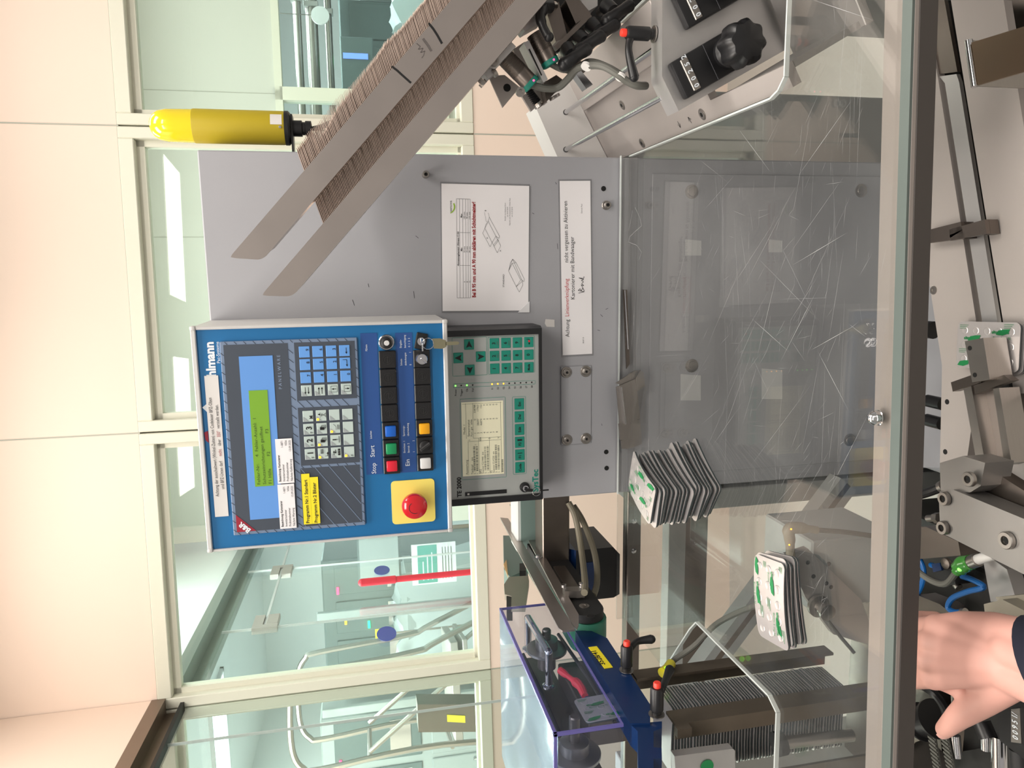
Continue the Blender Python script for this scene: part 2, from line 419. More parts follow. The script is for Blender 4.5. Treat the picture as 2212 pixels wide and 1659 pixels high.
for p in NEXT_LAMPS: luminaire(p, 'next_lamp', 2.95, (12 if p[0] < 0 else 20) if p[1] < 4.3 and p[0] > -2 else (85 if p[0] < -2 else 48), NEXT_LIGHT, 'ceiling lights of the next room', 'flat cool white ceiling light beyond the window wall')

# ------------------------------------------------------------------ beyond the windows
D1 = 1.9
fw = MB(WM)
fw.box((-1.55, D1, 2.02), (4.2, D1 + 0.08, 2.95)).box((-1.55, D1, 0), (0.96, D1 + 0.08, 2.02)).box((0.96, D1, 0), (4.2, D1 + 0.08, 0.95))
far = struct(fw.build('wall_far', 'olive_wall'))
for s in (-0.85, 0.35, 1.22, 2.3):
    MB(WM).box((s - 0.002, D1 - 0.002, 2.02), (s + 0.002, D1 + 0.001, 2.95)).build('panel_joint', 'joint_grey', far)
for k, (a, b) in enumerate(((0.96, 1.22), (1.22, 2.3), (2.3, 3.4))):
    f = MB(WM)
    for lo, hi in (((a, 0.95), (a + 0.04, 2.02)), ((b - 0.04, 0.95), (b, 2.02)), ((a, 0.95), (b, 0.99)), ((a, 1.975), (b, 2.02))):
        f.box((lo[0], D1 - 0.02, lo[1]), (hi[0], D1 + 0.06, hi[1]))
    w = struct(f.build('window_%d' % (7 + k), 'frame_cream'))
    MB(WM).box((a + 0.03, D1 + 0.02, 0.98), (b - 0.03, D1 + 0.028, 1.99)).build('pane', 'glass_far', w)
struct(MB(WM).box((-5.2, 7.0, 0), (4.2, 7.1, 2.95)).build('wall_end', 'white_wall'))
struct(MB(WM).box((-5.2, 0.1, 0), (-5.1, 7.0, 2.95)).build('wall_side', 'white_wall'))
# bulkhead of the next room with its grey profile and frameless glass below
b2 = struct(MB(WM).box((-1.74, 0.12, 2.39), (-1.62, D1 + 1.2, 2.95)).build('wall_partition', 'white_wall'))
tp = struct(MB(WM).box((-1.74, 0.12, 2.345), (-1.615, D1 + 1.2, 2.395)).box((-1.74, 0.12, 2.29), (-1.70, D1 + 1.2, 2.35)).build('trim_2', 'grey_profile'))
gd = struct(MB(WM).box((-1.69, 0.13, 0.05), (-1.68, 0.71, 2.30)).build('window_10', 'glass_far'))
for a, b in ((0.715, 1.62), (1.625, D1 + 1.2)):
    MB(WM).box((-1.69, a, 0.05), (-1.68, b, 2.10)).build('pane', 'glass_far', gd)
    MB(WM).box((-1.69, a, 2.105), (-1.68, b, 2.30)).build('pane', 'glass_far', gd)
for d in (0.7125, 1.6225):
    MB(WM).box((-1.6905, d - 0.004, 0.05), (-1.6795, d + 0.004, 2.30)).build('pane_edge', 'edge_grey', gd)
MB(WM).box((-1.6905, 0.72, 2.098), (-1.6795, D1 + 1.2, 2.110)).build('pane_edge', 'edge_grey', gd)
for d, sg in ((0.7125, 1), (1.6225, -1)):
    t = thing('patch_fitting', 'brushed square patch fitting holding the frameless glass, %s' % ('the nearer one' if sg > 0 else 'the farther one'), 'glass fitting', W3(-1.675, d, 2.05))
    MB(WM).prism([(-1.670, d - sg * 0.03, 2.16), (-1.670, d + sg * 0.14, 2.16), (-1.670, d + sg * 0.14, 2.112), (-1.670, d + sg * 0.012, 2.112), (-1.670, d + sg * 0.012, 2.04), (-1.670, d - sg * 0.03, 2.04)], WM.to_3x3().inverted() @ (WM.to_3x3() @ Vector((-0.03, 0, 0)))).build('fixed_plate', 'alu_matte', t)
    MB(WM).box((-1.699, d + sg * 0.014, 2.04), (-1.669, d + sg * 0.14, 2.098), 0.003).build('door_plate', 'alu_matte', t)
# blue oval markers on the glass
for (x, y, d, lab) in ((835, 1369, 0.45, 'blue oval safety sticker on the glass door, lower left one'), (825, 1232, 1.05, 'blue oval safety sticker in front of the framed panel')):
    n_ = WM.to_3x3() @ Vector((1, 0, 0)); p = onP(x, y, W3(-1.6775, 0, 0), n_); q = WM.inverted() @ p
    m = MB(WM); m.prism([(q.x, q.y + 0.085 * math.cos(t * math.pi / 14), q.z + 0.046 * math.sin(t * math.pi / 14)) for t in range(28)], (0.0015, 0, 0))
    tag(m.build('oval_sticker', 'oval_blue'), lab, 'sticker', 'blue ovals on the glass')
# tubular step ladders
def ladder(name, label, s0, d0, w, rot, top):
    t = thing(name, label, 'ladder', W3(s0, d0, 0)); M = WM @ Matrix.Translation((s0, d0, 0)) @ Matrix.Rotation(rot, 4, 'Z')
    for sx in (-w / 2, w / 2):
        MB(M).tube([(sx, 0.55, 0.0), (sx, 0.12, top - 0.95), (sx, 0.05, top - 0.75), (sx, 0.0, top - 0.14), (sx, -0.03, top - 0.05), (sx, -0.14, top), (sx, -0.42, top), (sx, -0.54, top - 0.06), (sx, -0.56, top - 0.18), (sx, -0.52, top - 0.9), (sx, -0.62, 0)], 0.019, 8, 5).build('handrail', 'steel', t)
        MB(M).tube([(sx, 0.25, 0.55), (sx, -0.50, top - 0.45)], 0.016, 8).build('brace', 'steel', t)
    for k in range(4): MB(M).box((-w / 2, 0.42 - 0.17 * k, 0.25 + 0.25 * k), (w / 2, 0.60 - 0.17 * k, 0.28 + 0.25 * k), 0.004).build('step', 'alu_matte', t)
    MB(M).box((-w / 2, -0.54, top - 1.02), (w / 2, 0.08, top - 0.97), 0.004).build('platform', 'alu_matte', t)
    for zz in (top - 0.45, top - 0.95): MB(M).tube([(-w / 2, -0.54, zz), (w / 2, -0.54, zz)], 0.015, 8).build('cross_rail', 'steel', t)
    return t
ladder('platform_ladder', 'tubular steel platform ladder behind the frameless glass door', -2.35, 1.75, 0.55, math.radians(-78), 2.08)
ladder('platform_ladder', 'taller bent steel handrail ladder at the left picture edge behind glass', -3.55, 1.15, 0.5, math.radians(-70), 2.45)
# red pole, framed panel and teal notice
pt_ = WM.inverted() @ onP(900, 1247, W3(-1.60, 0, 0), WM.to_3x3() @ Vector((1, 0, 0)))
rd = pt_.y; rz = (WM.inverted() @ onP(782, 1260, W3(-1.60, 0, 0), WM.to_3x3() @ Vector((1, 0, 0)))).z
rp = thing('red_pole', 'upright red painted pole in front of the frameless glass', 'pole', W3(-1.60, rd, 0)); MB(WM).tube([(-1.60, rd, 0.0), (-1.60, rd, rz - 0.18)], 0.0165, 12).build('pole_shaft', 'red', rp)
MB(WM).tube([(-1.60, rd, rz - 0.18), (-1.60, rd, rz)], 0.021, 12).ball((-1.60, rd, rz), 0.021).build('pole_grip', 'red', rp)
t = thing('framed_panel', 'grey viewing panel with dark green rim beside the red pole', 'panel', W3(-1.84, 2.0, 1.38))
MB(WM).box((-2.02, 2.20, 1.36), (-1.66, 2.22, 1.66), 0.004).build('panel_rim', 'machine_dark', t); MB(WM).box((-2.0, 2.19, 1.375), (-1.70, 2.201, 1.645)).build('panel_face', 'machine_grey', t)
MB(WM).box((-2.02, 2.205, 0.0), (-1.99, 2.218, 1.38)).build('panel_post', 'steel', t)
MB(WM).box((-1.69, 2.205, 0.0), (-1.665, 2.218, 1.38)).build('panel_post', 'steel', t)
t = thing('notice_board', 'white notice with a teal printed block below the framed panel', 'notice', W3(-1.8, 1.93, 1.0))
MB(WM).box((-1.98, 1.93, 1.0), (-1.70, 1.935, 1.30)).build('notice_sheet', 'paper', t); MB(WM).box((-1.97, 1.928, 1.13), (-1.71, 1.9295, 1.26)).build('teal_block', 'sign_teal', t)
lines = MB(WM)
for k in range(3): lines.box((-1.95, 1.9265, 1.16 + 0.03 * k), (-1.76 - 0.03 * k, 1.9275, 1.168 + 0.03 * k))
lines.build('notice_lines', 'ink_white', t)
for k in range(4): MB(WM).box((-1.95, 1.9275, 1.03 + 0.02 * k), (-1.73, 1.929, 1.034 + 0.02 * k)).build('notice_lines', 'ink_grey', t)
# machines of the next room
def cabinet_machine(label, s0, s1, d0, d1, z0, z1, m, doors=2, led=None):
    t = thing('process_machine', label, 'machine', W3((s0 + s1) / 2, (d0 + d1) / 2, 0))
    MB(WM).box((s0, d0, 0.10), (s1, d1, z1), 0.012).build('machine_body', m, t)
    MB(WM).box((s0 + 0.03, d0 + 0.03, 0), (s1 - 0.03, d1 - 0.03, 0.10)).build('plinth', 'machine_dark', t)
    w = (s1 - s0) / doors
    for k in range(doors):
        dd = MB(WM).box((s0 + w * k + 0.02, d0 - 0.018, 0.16), (s0 + w * (k + 1) - 0.02, d0 - 0.001, z1 * 0.58), 0.006).build('machine_door', 'machine_grey', t)
        MB(WM).box((s0 + w * (k + 1) - 0.07, d0 - 0.04, z1 * 0.3), (s0 + w * (k + 1) - 0.05, d0 - 0.018, z1 * 0.42), 0.004).build('door_handle', 'chrome', dd)
        wn = MB(WM).box((s0 + w * k + 0.03, d0 - 0.014, z1 * 0.62), (s0 + w * (k + 1) - 0.03, d0 - 0.001, z1 * 0.95), 0.004).build('machine_window', 'machine_dark', t)
        MB(WM).box((s0 + w * k + 0.06, d0 - 0.020, z1 * 0.66), (s0 + w * (k + 1) - 0.06, d0 - 0.0142, z1 * 0.74)).build('window_bar', 'chrome', wn)
    if led:
        for (ss, zz, mm) in led: MB(WM).box((ss - 0.030, d0 - 0.03, zz - 0.010), (ss + 0.030, d0 - 0.015, zz + 0.010), 0.003).build('status_light', mm, t)
    return t
cabinet_machine('tall grey process machine with red digits seen through the left glass', -4.0, -3.2, 2.6, 3.3, 0, 2.0, 'machine_grey', 2, [(-3.55, 1.86, 'led_red'), (-3.75, 1.88, 'led_red')])
cabinet_machine('dark green process machine behind the red pole', -3.0, -2.05, 2.9, 3.6, 0, 1.95, 'machine_dark', 3, [(-2.3, 1.83, 'led_red'), (-2.55, 1.78, 'led_orange'), (-2.6, 1.6, 'led_teal')])
cabinet_machine('pale process machine far behind the next room partition', -1.95, -1.1, 4.2, 4.9, 0, 1.9, 'machine_white', 2, [(-1.5, 1.7, 'led_teal')])
cabinet_machine('steel process machine behind the right-hand window', 1.35, 2.35, 3.2, 3.9, 0, 1.62, 'machine_dark', 3, [(1.9, 1.5, 'led_teal'), (1.6, 1.55, 'led_red'), (1.55, 1.4, 'led_teal')])
cabinet_machine('grey process machine at the top right picture corner', 2.5, 3.4, 3.0, 3.7, 0, 1.45, 'machine_grey', 2)
# overhead pipes
for k, (z, r) in enumerate(((1.92, 0.03), (1.82, 0.045), (1.70, 0.028))):
    t = thing('overhead_pipe', ['thin steel pipe running highest behind the right-hand window', 'thick steel pipe running between two thin ones behind the right-hand window', 'thin steel pipe running lowest behind the right-hand window'][k], 'pipe', W3(2.0, 2.9, z))
    MB(WM).tube([(0.9, 2.9 + 0.1 * k, z), (4.0, 2.9 + 0.1 * k, z)], r, 12).build('pipe_run', 'steel', t)
    for s in (1.2, 2.2, 3.2): MB(WM).box((s - 0.02, 2.9 + 0.1 * k - r - 0.01, z - r - 0.01), (s + 0.02, 2.9 + 0.1 * k + r + 0.01, z + r + 0.01), 0.005).build('pipe_clamp', 'alu', t)
    for s in (1.2, 3.2): MB(WM).box((s - 0.006, 2.894 + 0.1 * k, z + r), (s + 0.006, 2.906 + 0.1 * k, 2.95)).build('pipe_hanger', 'alu', t)
# clear plastic sheeting draped over low equipment
def sheet(label, s0, s1, d0, d1, z1):
    m = MB(WM); N = 14; vs = []; fs = []
    for i in range(N):
        for j in range(N):
            a = i / (N - 1); b = j / (N - 1); edge = min(a, 1 - a, b, 1 - b)
            z = z1 * (0.45 + 0.55 * min(1, edge * 7)) + 0.03 * math.sin(a * 23 + b * 9) + random.uniform(-.012, .012)
            vs.append((s0 + (s1 - s0) * a + random.uniform(-.01, .01), d0 + (d1 - d0) * b + random.uniform(-.01, .01), z))
    for i in range(N - 1):
        for j in range(N - 1): fs.append((i * N + j, (i + 1) * N + j, (i + 1) * N + j + 1, i * N + j + 1))
    base = [(x, y, z - 0.004) for x, y, z in vs]
    m.add(vs + base, fs + [[q + N * N for q in reversed(f)] for f in fs])
    t = thing('draped_table', label, 'covered table', W3((s0 + s1) / 2, (d0 + d1) / 2, 0))
    m.build('plastic_sheet', 'bag', t)
    MB(WM).box((s0 + 0.08, d0 + 0.08, z1 - 0.12), (s1 - 0.08, d1 - 0.08, z1 - 0.06)).build('table_top', 'machine_grey', t)
    for a in (s0 + 0.1, s1 - 0.14):
        for b in (d0 + 0.1, d1 - 0.14): MB(WM).box((a, b, 0), (a + 0.04, b + 0.04, z1 - 0.12)).build('leg', 'steel', t)
sheet('table covered with white plastic sheet behind the red pole', -2.85, -1.95, 2.27, 2.85, 1.38)
sheet('table covered with clear plastic sheet at the top right behind glass', 1.75, 2.6, 2.3, 2.85, 1.22)
# stainless column and yellow labels behind the left glass
t = thing('steel_column', 'leaning stainless conveyor column with a label behind the left glass', 'column', W3(-2.55, 1.0, 0))
MB(WM).prism([(-2.62, 0.95, 0.2), (-2.46, 0.95, 0.2), (-2.30, 0.95, 1.36), (-2.46, 0.95, 1.36)], (0, 0.12, 0)).build('column_body', 'steel_dark', t)
MB(WM).prism([(-2.44, 0.945, 1.1), (-2.40, 0.945, 1.1), (-2.38, 0.945, 1.2), (-2.42, 0.945, 1.2)], (0, 0.004, 0)).build('column_label', 'label_yellow', t)
MB(WM).box((-2.75, 0.9, 0.0), (-2.35, 1.15, 0.2), 0.01).build('column_foot', 'machine_dark', t)
# posts, shelf beam and warning labels between the ladders
for k, (s, d, lab) in enumerate(((-2.22, 2.15, 'pale upright post behind the glass door, right of the lower oval sticker'), (-2.92, 2.16, 'pale upright post behind the left glass, nearer the picture edge'))):
    t = thing('steel_post', lab, 'post', W3(s, d, 0)); MB(WM).box((s - 0.03, d, 0.0), (s + 0.03, d + 0.04, 1.95), 0.004).build('post_tube', 'machine_grey', t); MB(WM).box((s - 0.06, d - 0.02, 0.0), (s + 0.06, d + 0.06, 0.015)).build('post_foot', 'steel', t)
for k, (s, z, lab) in enumerate(((-2.42, 1.52, 'yellow and red warning label behind the left glass, the upper one'), (-2.62, 1.46, 'yellow and red warning label behind the left glass, the lower one'))):
    t = thing('warning_label', lab, 'label', W3(s, 2.22, z)); MB(WM).box((s - 0.045, 2.22, z - 0.04), (s + 0.045, 2.225, z + 0.04)).build('label_sheet', 'label_yellow', t); MB(WM).box((s - 0.025, 2.217, z - 0.022), (s + 0.025, 2.2195, z + 0.022)).build('label_mark', 'red', t); MB(WM).box((s - 0.006, 2.226, 0), (s + 0.006, 2.235, z + 0.03)).build('label_stand', 'steel', t)
# round white wall discs, monitor and photo sheets behind the right window
for (s, z, lab) in ((1.96, 1.745, 'round white disc hanging behind the right window, the lower one'), (2.32, 1.745, 'round white disc hanging behind the right window at the top picture edge')):
    t = thing('white_disc', lab, 'disc', W3(s, 2.55, z)); MB(WM).cyl((s, 2.55, z), (s, 2.565, z), 0.062, seg=28).build('disc_plate', 'paper', t)
    MB(WM).tube([(s, 2.557, z + 0.06), (s, 2.557, 2.95)], 0.003, 6).build('disc_wire', 'steel', t)
t = thing('machine_monitor', 'dark machine monitor with a blue screen strip behind the right window', 'monitor', W3(1.72, 2.75, 1.3))
MB(WM).box((1.52, 2.75, 1.38), (1.90, 2.79, 1.62), 0.008).build('monitor_case', 'machine_dark', t); MB(WM).box((1.74, 2.745, 1.42), (1.78, 2.7495, 1.60)).build('monitor_screen', mat('screen_blue', (110, 140, 230), 0.3, emit=1.5), t)
MB(WM).box((1.69, 2.77, 0), (1.73, 2.80, 1.40)).build('monitor_post', 'steel', t)
MB(WM).box((1.60, 2.70, 0), (1.82, 2.86, 0.02)).build('monitor_foot', 'steel', t)
for (s, d, z, lab) in ((2.20, 2.15, 1.33, 'photo instruction sheet in a white frame behind the right window'), (1.60, 2.60, 1.28, 'small photo instruction sheet on the dark machine behind glass')):
    t = thing('photo_sheet', lab, 'photo sheet', W3(s, d, z)); MB(WM).box((s - 0.10, d, z - 0.075), (s + 0.10, d + 0.004, z + 0.075)).build('sheet_paper', 'paper', t)
    for a in (-0.085, 0.008):
        for b in (-0.062, 0.006): MB(WM).box((s + a, d - 0.002, z + b), (s + a + 0.077, d - 0.0005, z + b + 0.056)).build('photo', mat('photo_brown', (150, 96, 80), 0.5, var=0.5, scale=60), t)
    MB(WM).box((s - 0.01, d + 0.005, 0), (s + 0.01, d + 0.02, z + 0.05)).build('sheet_post', 'steel', t)
# ------------------------------------------------------------------ grey control cabinet
CF = 1.27                                            # its front face
cab = thing('control_cabinet', 'tall grey painted steel control cabinet in the middle of the machine', 'cabinet', (-0.117, 1.55, 0))
MB().box((-0.420, CF, 0.0), (0.1865, 1.85, 1.829), 0.002).build('cabinet_body', 'cab_grey', cab)
def socket_screw(p, r, h, parent, name='socket_screw', m='steel', washer=0.0):
    x, z = p; b = MB()
    if washer: b.lathe([(washer, 0), (washer, 0.0012), (washer * 0.9, 0.002)], (x, CF, z), (0, -1, 0), 24); 
    b.lathe([(r, 0.0), (r, h - 0.001), (r * 0.88, h), (r * 0.5, h), (r * 0.46, h - 0.003), (0.0002, h - 0.003)], (x, CF - (0.002 if washer else 0), z), (0, -1, 0), 24)
    o = b.build(name, m, parent)
    MB().cyl((x, CF - h + 0.0015 - (0.002 if washer else 0), z), (x, CF - h + 0.001 - (0.002 if washer else 0), z), r * 0.48, seg=6).build('hex_socket', 'gap_black', o)
socket_screw((0.1527, 1.4754), 0.0058, 0.012, cab); socket_screw((0.105, 1.1602), 0.0062, 0.009, cab, washer=0.008)
for x, z in ((-0.340, 1.1565), (-0.371, 1.1555), (0.1335, 1.165)):
    MB().lathe([(0.0044, 0.0), (0.0044, 0.0006), (0.0038, 0.0007), (0.0001, 0.0007)], (x, CF, z), (0, -1, 0), 18).build('drilled_hole', 'gap_black', cab)
cp = MB().box((-0.321, CF - 0.003, 1.1868), (-0.1772, CF - 0.0002, 1.2438), 0.0006).build('cover_plate', 'cab_grey', cab)
for x, z in ((-0.1874, 1.234), (-0.1872, 1.1975), (-0.3117, 1.2332), (-0.3113, 1.197)):
    b = MB().lathe([(0.0102, 0.003), (0.0102, 0.0042), (0.0092, 0.005), (0.0075, 0.005), (0.0072, 0.0075), (0.005, 0.0092), (0.0026, 0.0092), (0.0024, 0.0075), (0.0002, 0.0075)], (x, CF, z), (0, -1, 0), 24)
    q = b.build('cover_bolt', 'steel', cp); MB().cyl((x, CF - 0.0078, z), (x, CF - 0.0077, z), 0.0023, seg=6).build('hex_socket', 'gap_black', cp)
MB().poly([(-0.106, CF - 0.0004, 1.2545), (-0.093, CF - 0.0004, 1.2545), (-0.0915, CF - 0.0004, 1.271), (-0.099, CF - 0.0004, 1.2725), (-0.105, CF - 0.0004, 1.269)]).build('tape_remnant', 'paper_dim', cab)
lc = MB().box((-0.392, CF - 0.003, 0.56), (0.160, CF - 0.0002, 1.075), 0.0008).build('lower_cover', 'cab_grey', cab)
for x, y in ((1494, 414), (1860, 412), (1494, 790), (1835, 950)):
    q = onY(x, y, CF - 0.003); MB().lathe([(0.0125, 0), (0.0125, 0.0012), (0.0085, 0.002), (0.008, 0.004), (0.003, 0.0045)], (q.x, CF - 0.003, q.z), (0, -1, 0), 24).build('cover_bolt', 'steel', lc)
for x0_, x1_, ya, yb in ((1480, 1515, 517, 552), (1660, 1690, 517, 545), (1470, 1514, 808, 865), (1645, 1690, 796, 862)):
    MB().poly([onY(x0_, ya, CF - 0.0034), onY(x1_, ya + 3, CF - 0.0034), onY(x1_, yb, CF - 0.0034), onY(x0_, yb, CF - 0.0034)]).build('reflection_patch', 'edge_grey', lc)  # pale rectangles painted on for reflections in the clear guard
sc = MB()
for x, z, l, a in ((-0.02, 1.236, .008, 0), (0.03, 1.248, .010, 0.1), (-0.09, 1.165, .006, .8), (-0.075, 1.155, .005, 2), (0.09, 1.29, .004, 1.1), (0.13, 1.55, .006, .4), (-0.06, 1.60, .01, .3), (-0.03, 1.575, .006, .2), (0.05, 1.49, .006, .9), (-0.115, 1.17, .005, 1.3), (-0.29, 1.165, .004, .2), (0.14, 1.25, .004, .5), (-0.05, 1.50, .012, .1)):
    line(sc, (x, z), (x + l * math.cos(a), z + l * math.sin(a)), 0.0007, CF - 0.0003)
sc.build('scratch_marks', 'ink', cab)

# ------------------------------------------------------------------ blue operating panel
def U(u): return -0.417 + u / 1000.0
def V(v): return 1.826 - v / 1000.0
PF = 1.13
pan = thing('operator_panel', 'blue operating panel in a silver frame with keypads, lamps and a red stop knob', 'control panel', (U(170), PF + 0.07, V(363)))
MB().box((U(2), PF + 0.004, V(362)), (U(338.5), CF - 0.0006, V(-4)), 0.002).build('panel_housing', 'alu_frame', pan)
f = MB()
for lo, hi in (((1.5, -5), (339, 2.0)), ((1.5, 356), (339, 363)), ((1.5, 2.0), (5, 356)), ((334, 2.0), (339, 356))):
    f.box((U(lo[0]), PF - 0.004, V(hi[1])), (U(hi[0]), PF + 0.01, V(lo[1])), 0.0012)
fr = f.build('panel_frame', 'alu_frame', pan)
for (u, v) in ((1, -5.5), (333.2, -5.5), (1, 355.5), (333.2, 355.5)):
    MB().box((U(u), PF - 0.0055, V(v + 8)), (U(u + 6.4), PF + 0.008, V(v)), 0.0018, 2).build('corner_cap', 'alu_frame', fr)
MB().box((U(5), PF, V(356)), (U(334), PF + 0.004, V(2))).build('blue_faceplate', 'panel_blue', pan)
def plate(name, u0, u1, v0, v1, m, parent, t=0.001, y=None, bev=0.0):
    y = PF if y is None else y
    return MB().box((U(u0), y - t, V(v1)), (U(u1), y, V(v0)), bev).build(name, m, parent)
plate('blue_band', 103.5, 322, 232.5, 257, 'band_blue', pan, 0.0006); plate('blue_band', 103, 321, 284, 309.5, 'band_blue', pan, 0.0006)
# display module and keypad modules
mod = plate('display_module', 24.6, 316.2, 33.5, 227.4, 'module_grey', pan, 0.004, bev=0.001)
ML = PF - 0.004
plate('display_window', 29.5, 311.3, 38.5, 127.5, 'module_dark', mod, 0.0004, ML)
plate('display_surround', 47.4, 294, 58.6, 105.5, 'lcd_blue', mod, 0.0004, ML - 0.0005)
lcd = plate('text_display', 98.2, 243.5, 69, 95.3, 'lcd_green', mod, 0.0004, ML - 0.001)
t = MB()
for k, s in enumerate(('Fehler-Nr:     4  Fehler-Anzahl:  1', 'Schutzeinrichtungen ge\u00f6ffnet', 'F1 Hilfe         F2             F3')):
    t.text(s, 0.0062, frontT(U(101), ML - 0.0018, V(76.5 + 8.2 * k)), xs=1.22)
t.build('display_text', 'lcd_ink', mod)
plate('keypad_field', 125.5, 214.2, 136.6, 223, 'module_dark', mod, 0.0004, ML); plate('keypad_field', 225, 311.6, 136.6, 223.4, 'module_dark', mod, 0.0004, ML)
hf = plate('blank_field', 30, 121.5, 135, 222.6, 'module_dark', mod, 0.0004, ML)
hl = MB()
for k in range(-4, 7):
    # slanting pale lines clipped to the blank field
    pts = []
    for i in range(41):
        u = 30 + 91.5 * i / 40; v = 222.6 - (u - 30) * 0.72 - 21 * k
        if 135 < v < 222.6: pts.append((u, v))
    if len(pts) > 2: line(hl, (U(pts[0][0]), V(pts[0][1])), (U(pts[-1][0]), V(pts[-1][1])), 0.0009, ML - 0.0007)
hl.build('slanting_lines', 'module_grey', mod)
dl = MB()
def dashes(u0, u1, v0, v1, step, horiz):
    a = u0 if horiz else v0
    while a < (u1 if horiz else v1) - 3:
        if horiz: line(dl, (U(a), V(v1)), (U(a + (v1 - v0) * 0.9), V(v0)), 0.0008, ML - 0.0006)
        else: line(dl, (U(u0), V(a)), (U(u1), V(a + (u1 - u0) * -0.9)), 0.0008, ML - 0.0006)
        a += step
dashes(30, 311, 33.8, 38.3, 14, True); dashes(30, 311, 127.8, 134.6, 14, True); dashes(30, 311, 223.6, 227.2, 14, True)
dashes(24.8, 29.3, 44, 225, 13, False); dashes(311.8, 316, 44, 225, 13, False); dashes(122, 125.2, 140, 225, 13, False); dashes(214.5, 224.8, 146, 225, 13, False)
dl.build('frame_dashes', 'line_blue', mod)
MB().text('P A N E L W A R E', 0.0065, frontT(U(243.5), ML - 0.0007, V(116)), xs=0.98).build('module_lettering', 'ink_pale', mod)
MB().poly([(U(29.8), ML - 0.0008, V(38.6)), (U(29.8), ML - 0.0008, V(66)), (U(57), ML - 0.0008, V(38.6))]).build('red_corner', 'logo_red', mod)
b = MB(); T = frontT(U(32.2), ML - 0.0014, V(59), math.radians(45))
b.text('B&R', 0.0105, T, bold=0.0004); b.build('corner_lettering', 'ink_white', mod)
KEY1 = [['\u2190', '', '', '7'], ]
cols1 = [239.6, 259.2, 278.7, 297.5]; rows = [150.7, 169.8, 189.1, 208.4]
lab1 = [['', '7', '8', '9'], ['', '4', '5', '6'], ['', '1', '2', '3'], ['', '0', '', '']]
inkb = MB()
def arrow(mb, u0, v0, u1, v1, w=0.9, h=2.2, y=ML - 0.0022):
    a = Vector((U(u0), y, V(v0))); c = Vector((U(u1), y, V(v1))); d = (c - a).normalized(); q = Vector((-d.z, 0, d.x)); k = h / 1000
    line(mb, (a.x, a.z), (c.x, c.z), w / 1000, y); mb.poly([c + d * 0.0004, c - d * k * 1.2 + q * k * 0.7, c - d * k * 1.2 - q * k * 0.7])
for r, v in enumerate(rows):
    for c_, u in enumerate(cols1):
        pale = c_ == 0
        k = plate('membrane_key', u - 8.2, u + 8.2, v - 7.6, v + 7.6, 'key_pale' if pale else 'key_blue', mod, 0.0008, ML - 0.0005, 0.0006)
        if pale:
            MB().poly([(U(u - 7.6), ML - 0.0016, V(v + 1)), (U(u - 7.6), ML - 0.0016, V(v - 7)), (U(u - 0.5), ML - 0.0016, V(v - 7))]).build('key_corner', 'key_pale_dark', k)
        elif lab1[r][c_]: inkb.text(lab1[r][c_], 0.0062, frontT(U(u + 1.5), ML - 0.002, V(v + 6.4)), bold=0.0001)
arrow(inkb, 245, 149, 235, 149); arrow(inkb, 245, 153.5, 235, 153.5); arrow(inkb, 234, 168.5, 244, 168.5); arrow(inkb, 234, 173, 244, 173)
for v, up in ((190, 1), (209.2, -1)):
    for a, c in (((236, v - 4), (245, v - 4)), ((236, v + 5), (245, v + 5)), ((236, v - 4), (236, v + 5)), ((245, v - 4), (245, v + 5))): line(inkb, (U(a[0]), V(a[1])), (U(c[0]), V(c[1])), 0.0005, ML - 0.0022)
    arrow(inkb, 240.5, v + (3.5 if up > 0 else -2.5), 240.5, v + (-2.5 if up > 0 else 3.5))
line(inkb, (U(284), V(205)), (U(284), V(211)), 0.0007, ML - 0.0022); arrow(inkb, 284, 211, 274, 211); arrow(inkb, 302, 211, 293, 211)
cols2 = [142.7, 162.0, 181.2, 201.0]
led2 = {(1, 0), (1, 1), (1, 3), (2, 2), (3, 0)}
for r, v in enumerate(rows):
    for c_, u in enumerate(cols2):
        k = plate('membrane_key', u - 8.3, u + 8.3, v - 7.6, v + 7.6, 'key_pale', mod, 0.0008, ML - 0.0005, 0.0006)
        MB().poly([(U(u - 7.7), ML - 0.0016, V(v + 1)), (U(u - 7.7), ML - 0.0016, V(v - 7)), (U(u - 0.5), ML - 0.0016, V(v - 7))]).build('key_corner', 'key_pale_dark', k)
        if (r, c_) in led2: MB().lathe([(0.0019, 0), (0.0017, 0.0008), (0.0002, 0.001)], (U(u - 5.6), ML - 0.0016, V(v - 5)), (0, -1, 0), 14).build('key_lamp', 'led_orange', k)
for c_, s in ((0, '1'), (1, '2'), (2, '3')):
    inkb.text('F', 0.0062, frontT(U(cols2[c_] - 6.5), ML - 0.002, V(157))); inkb.text(s, 0.0115, frontT(U(cols2[c_] - 1.0), ML - 0.002, V(155)), bold=0.0003)
inkb.text('M', 0.0062, frontT(U(197), ML - 0.002, V(157.3)), bold=0.0003); inkb.text('F', 0.0062, frontT(U(136), ML - 0.002, V(215)))
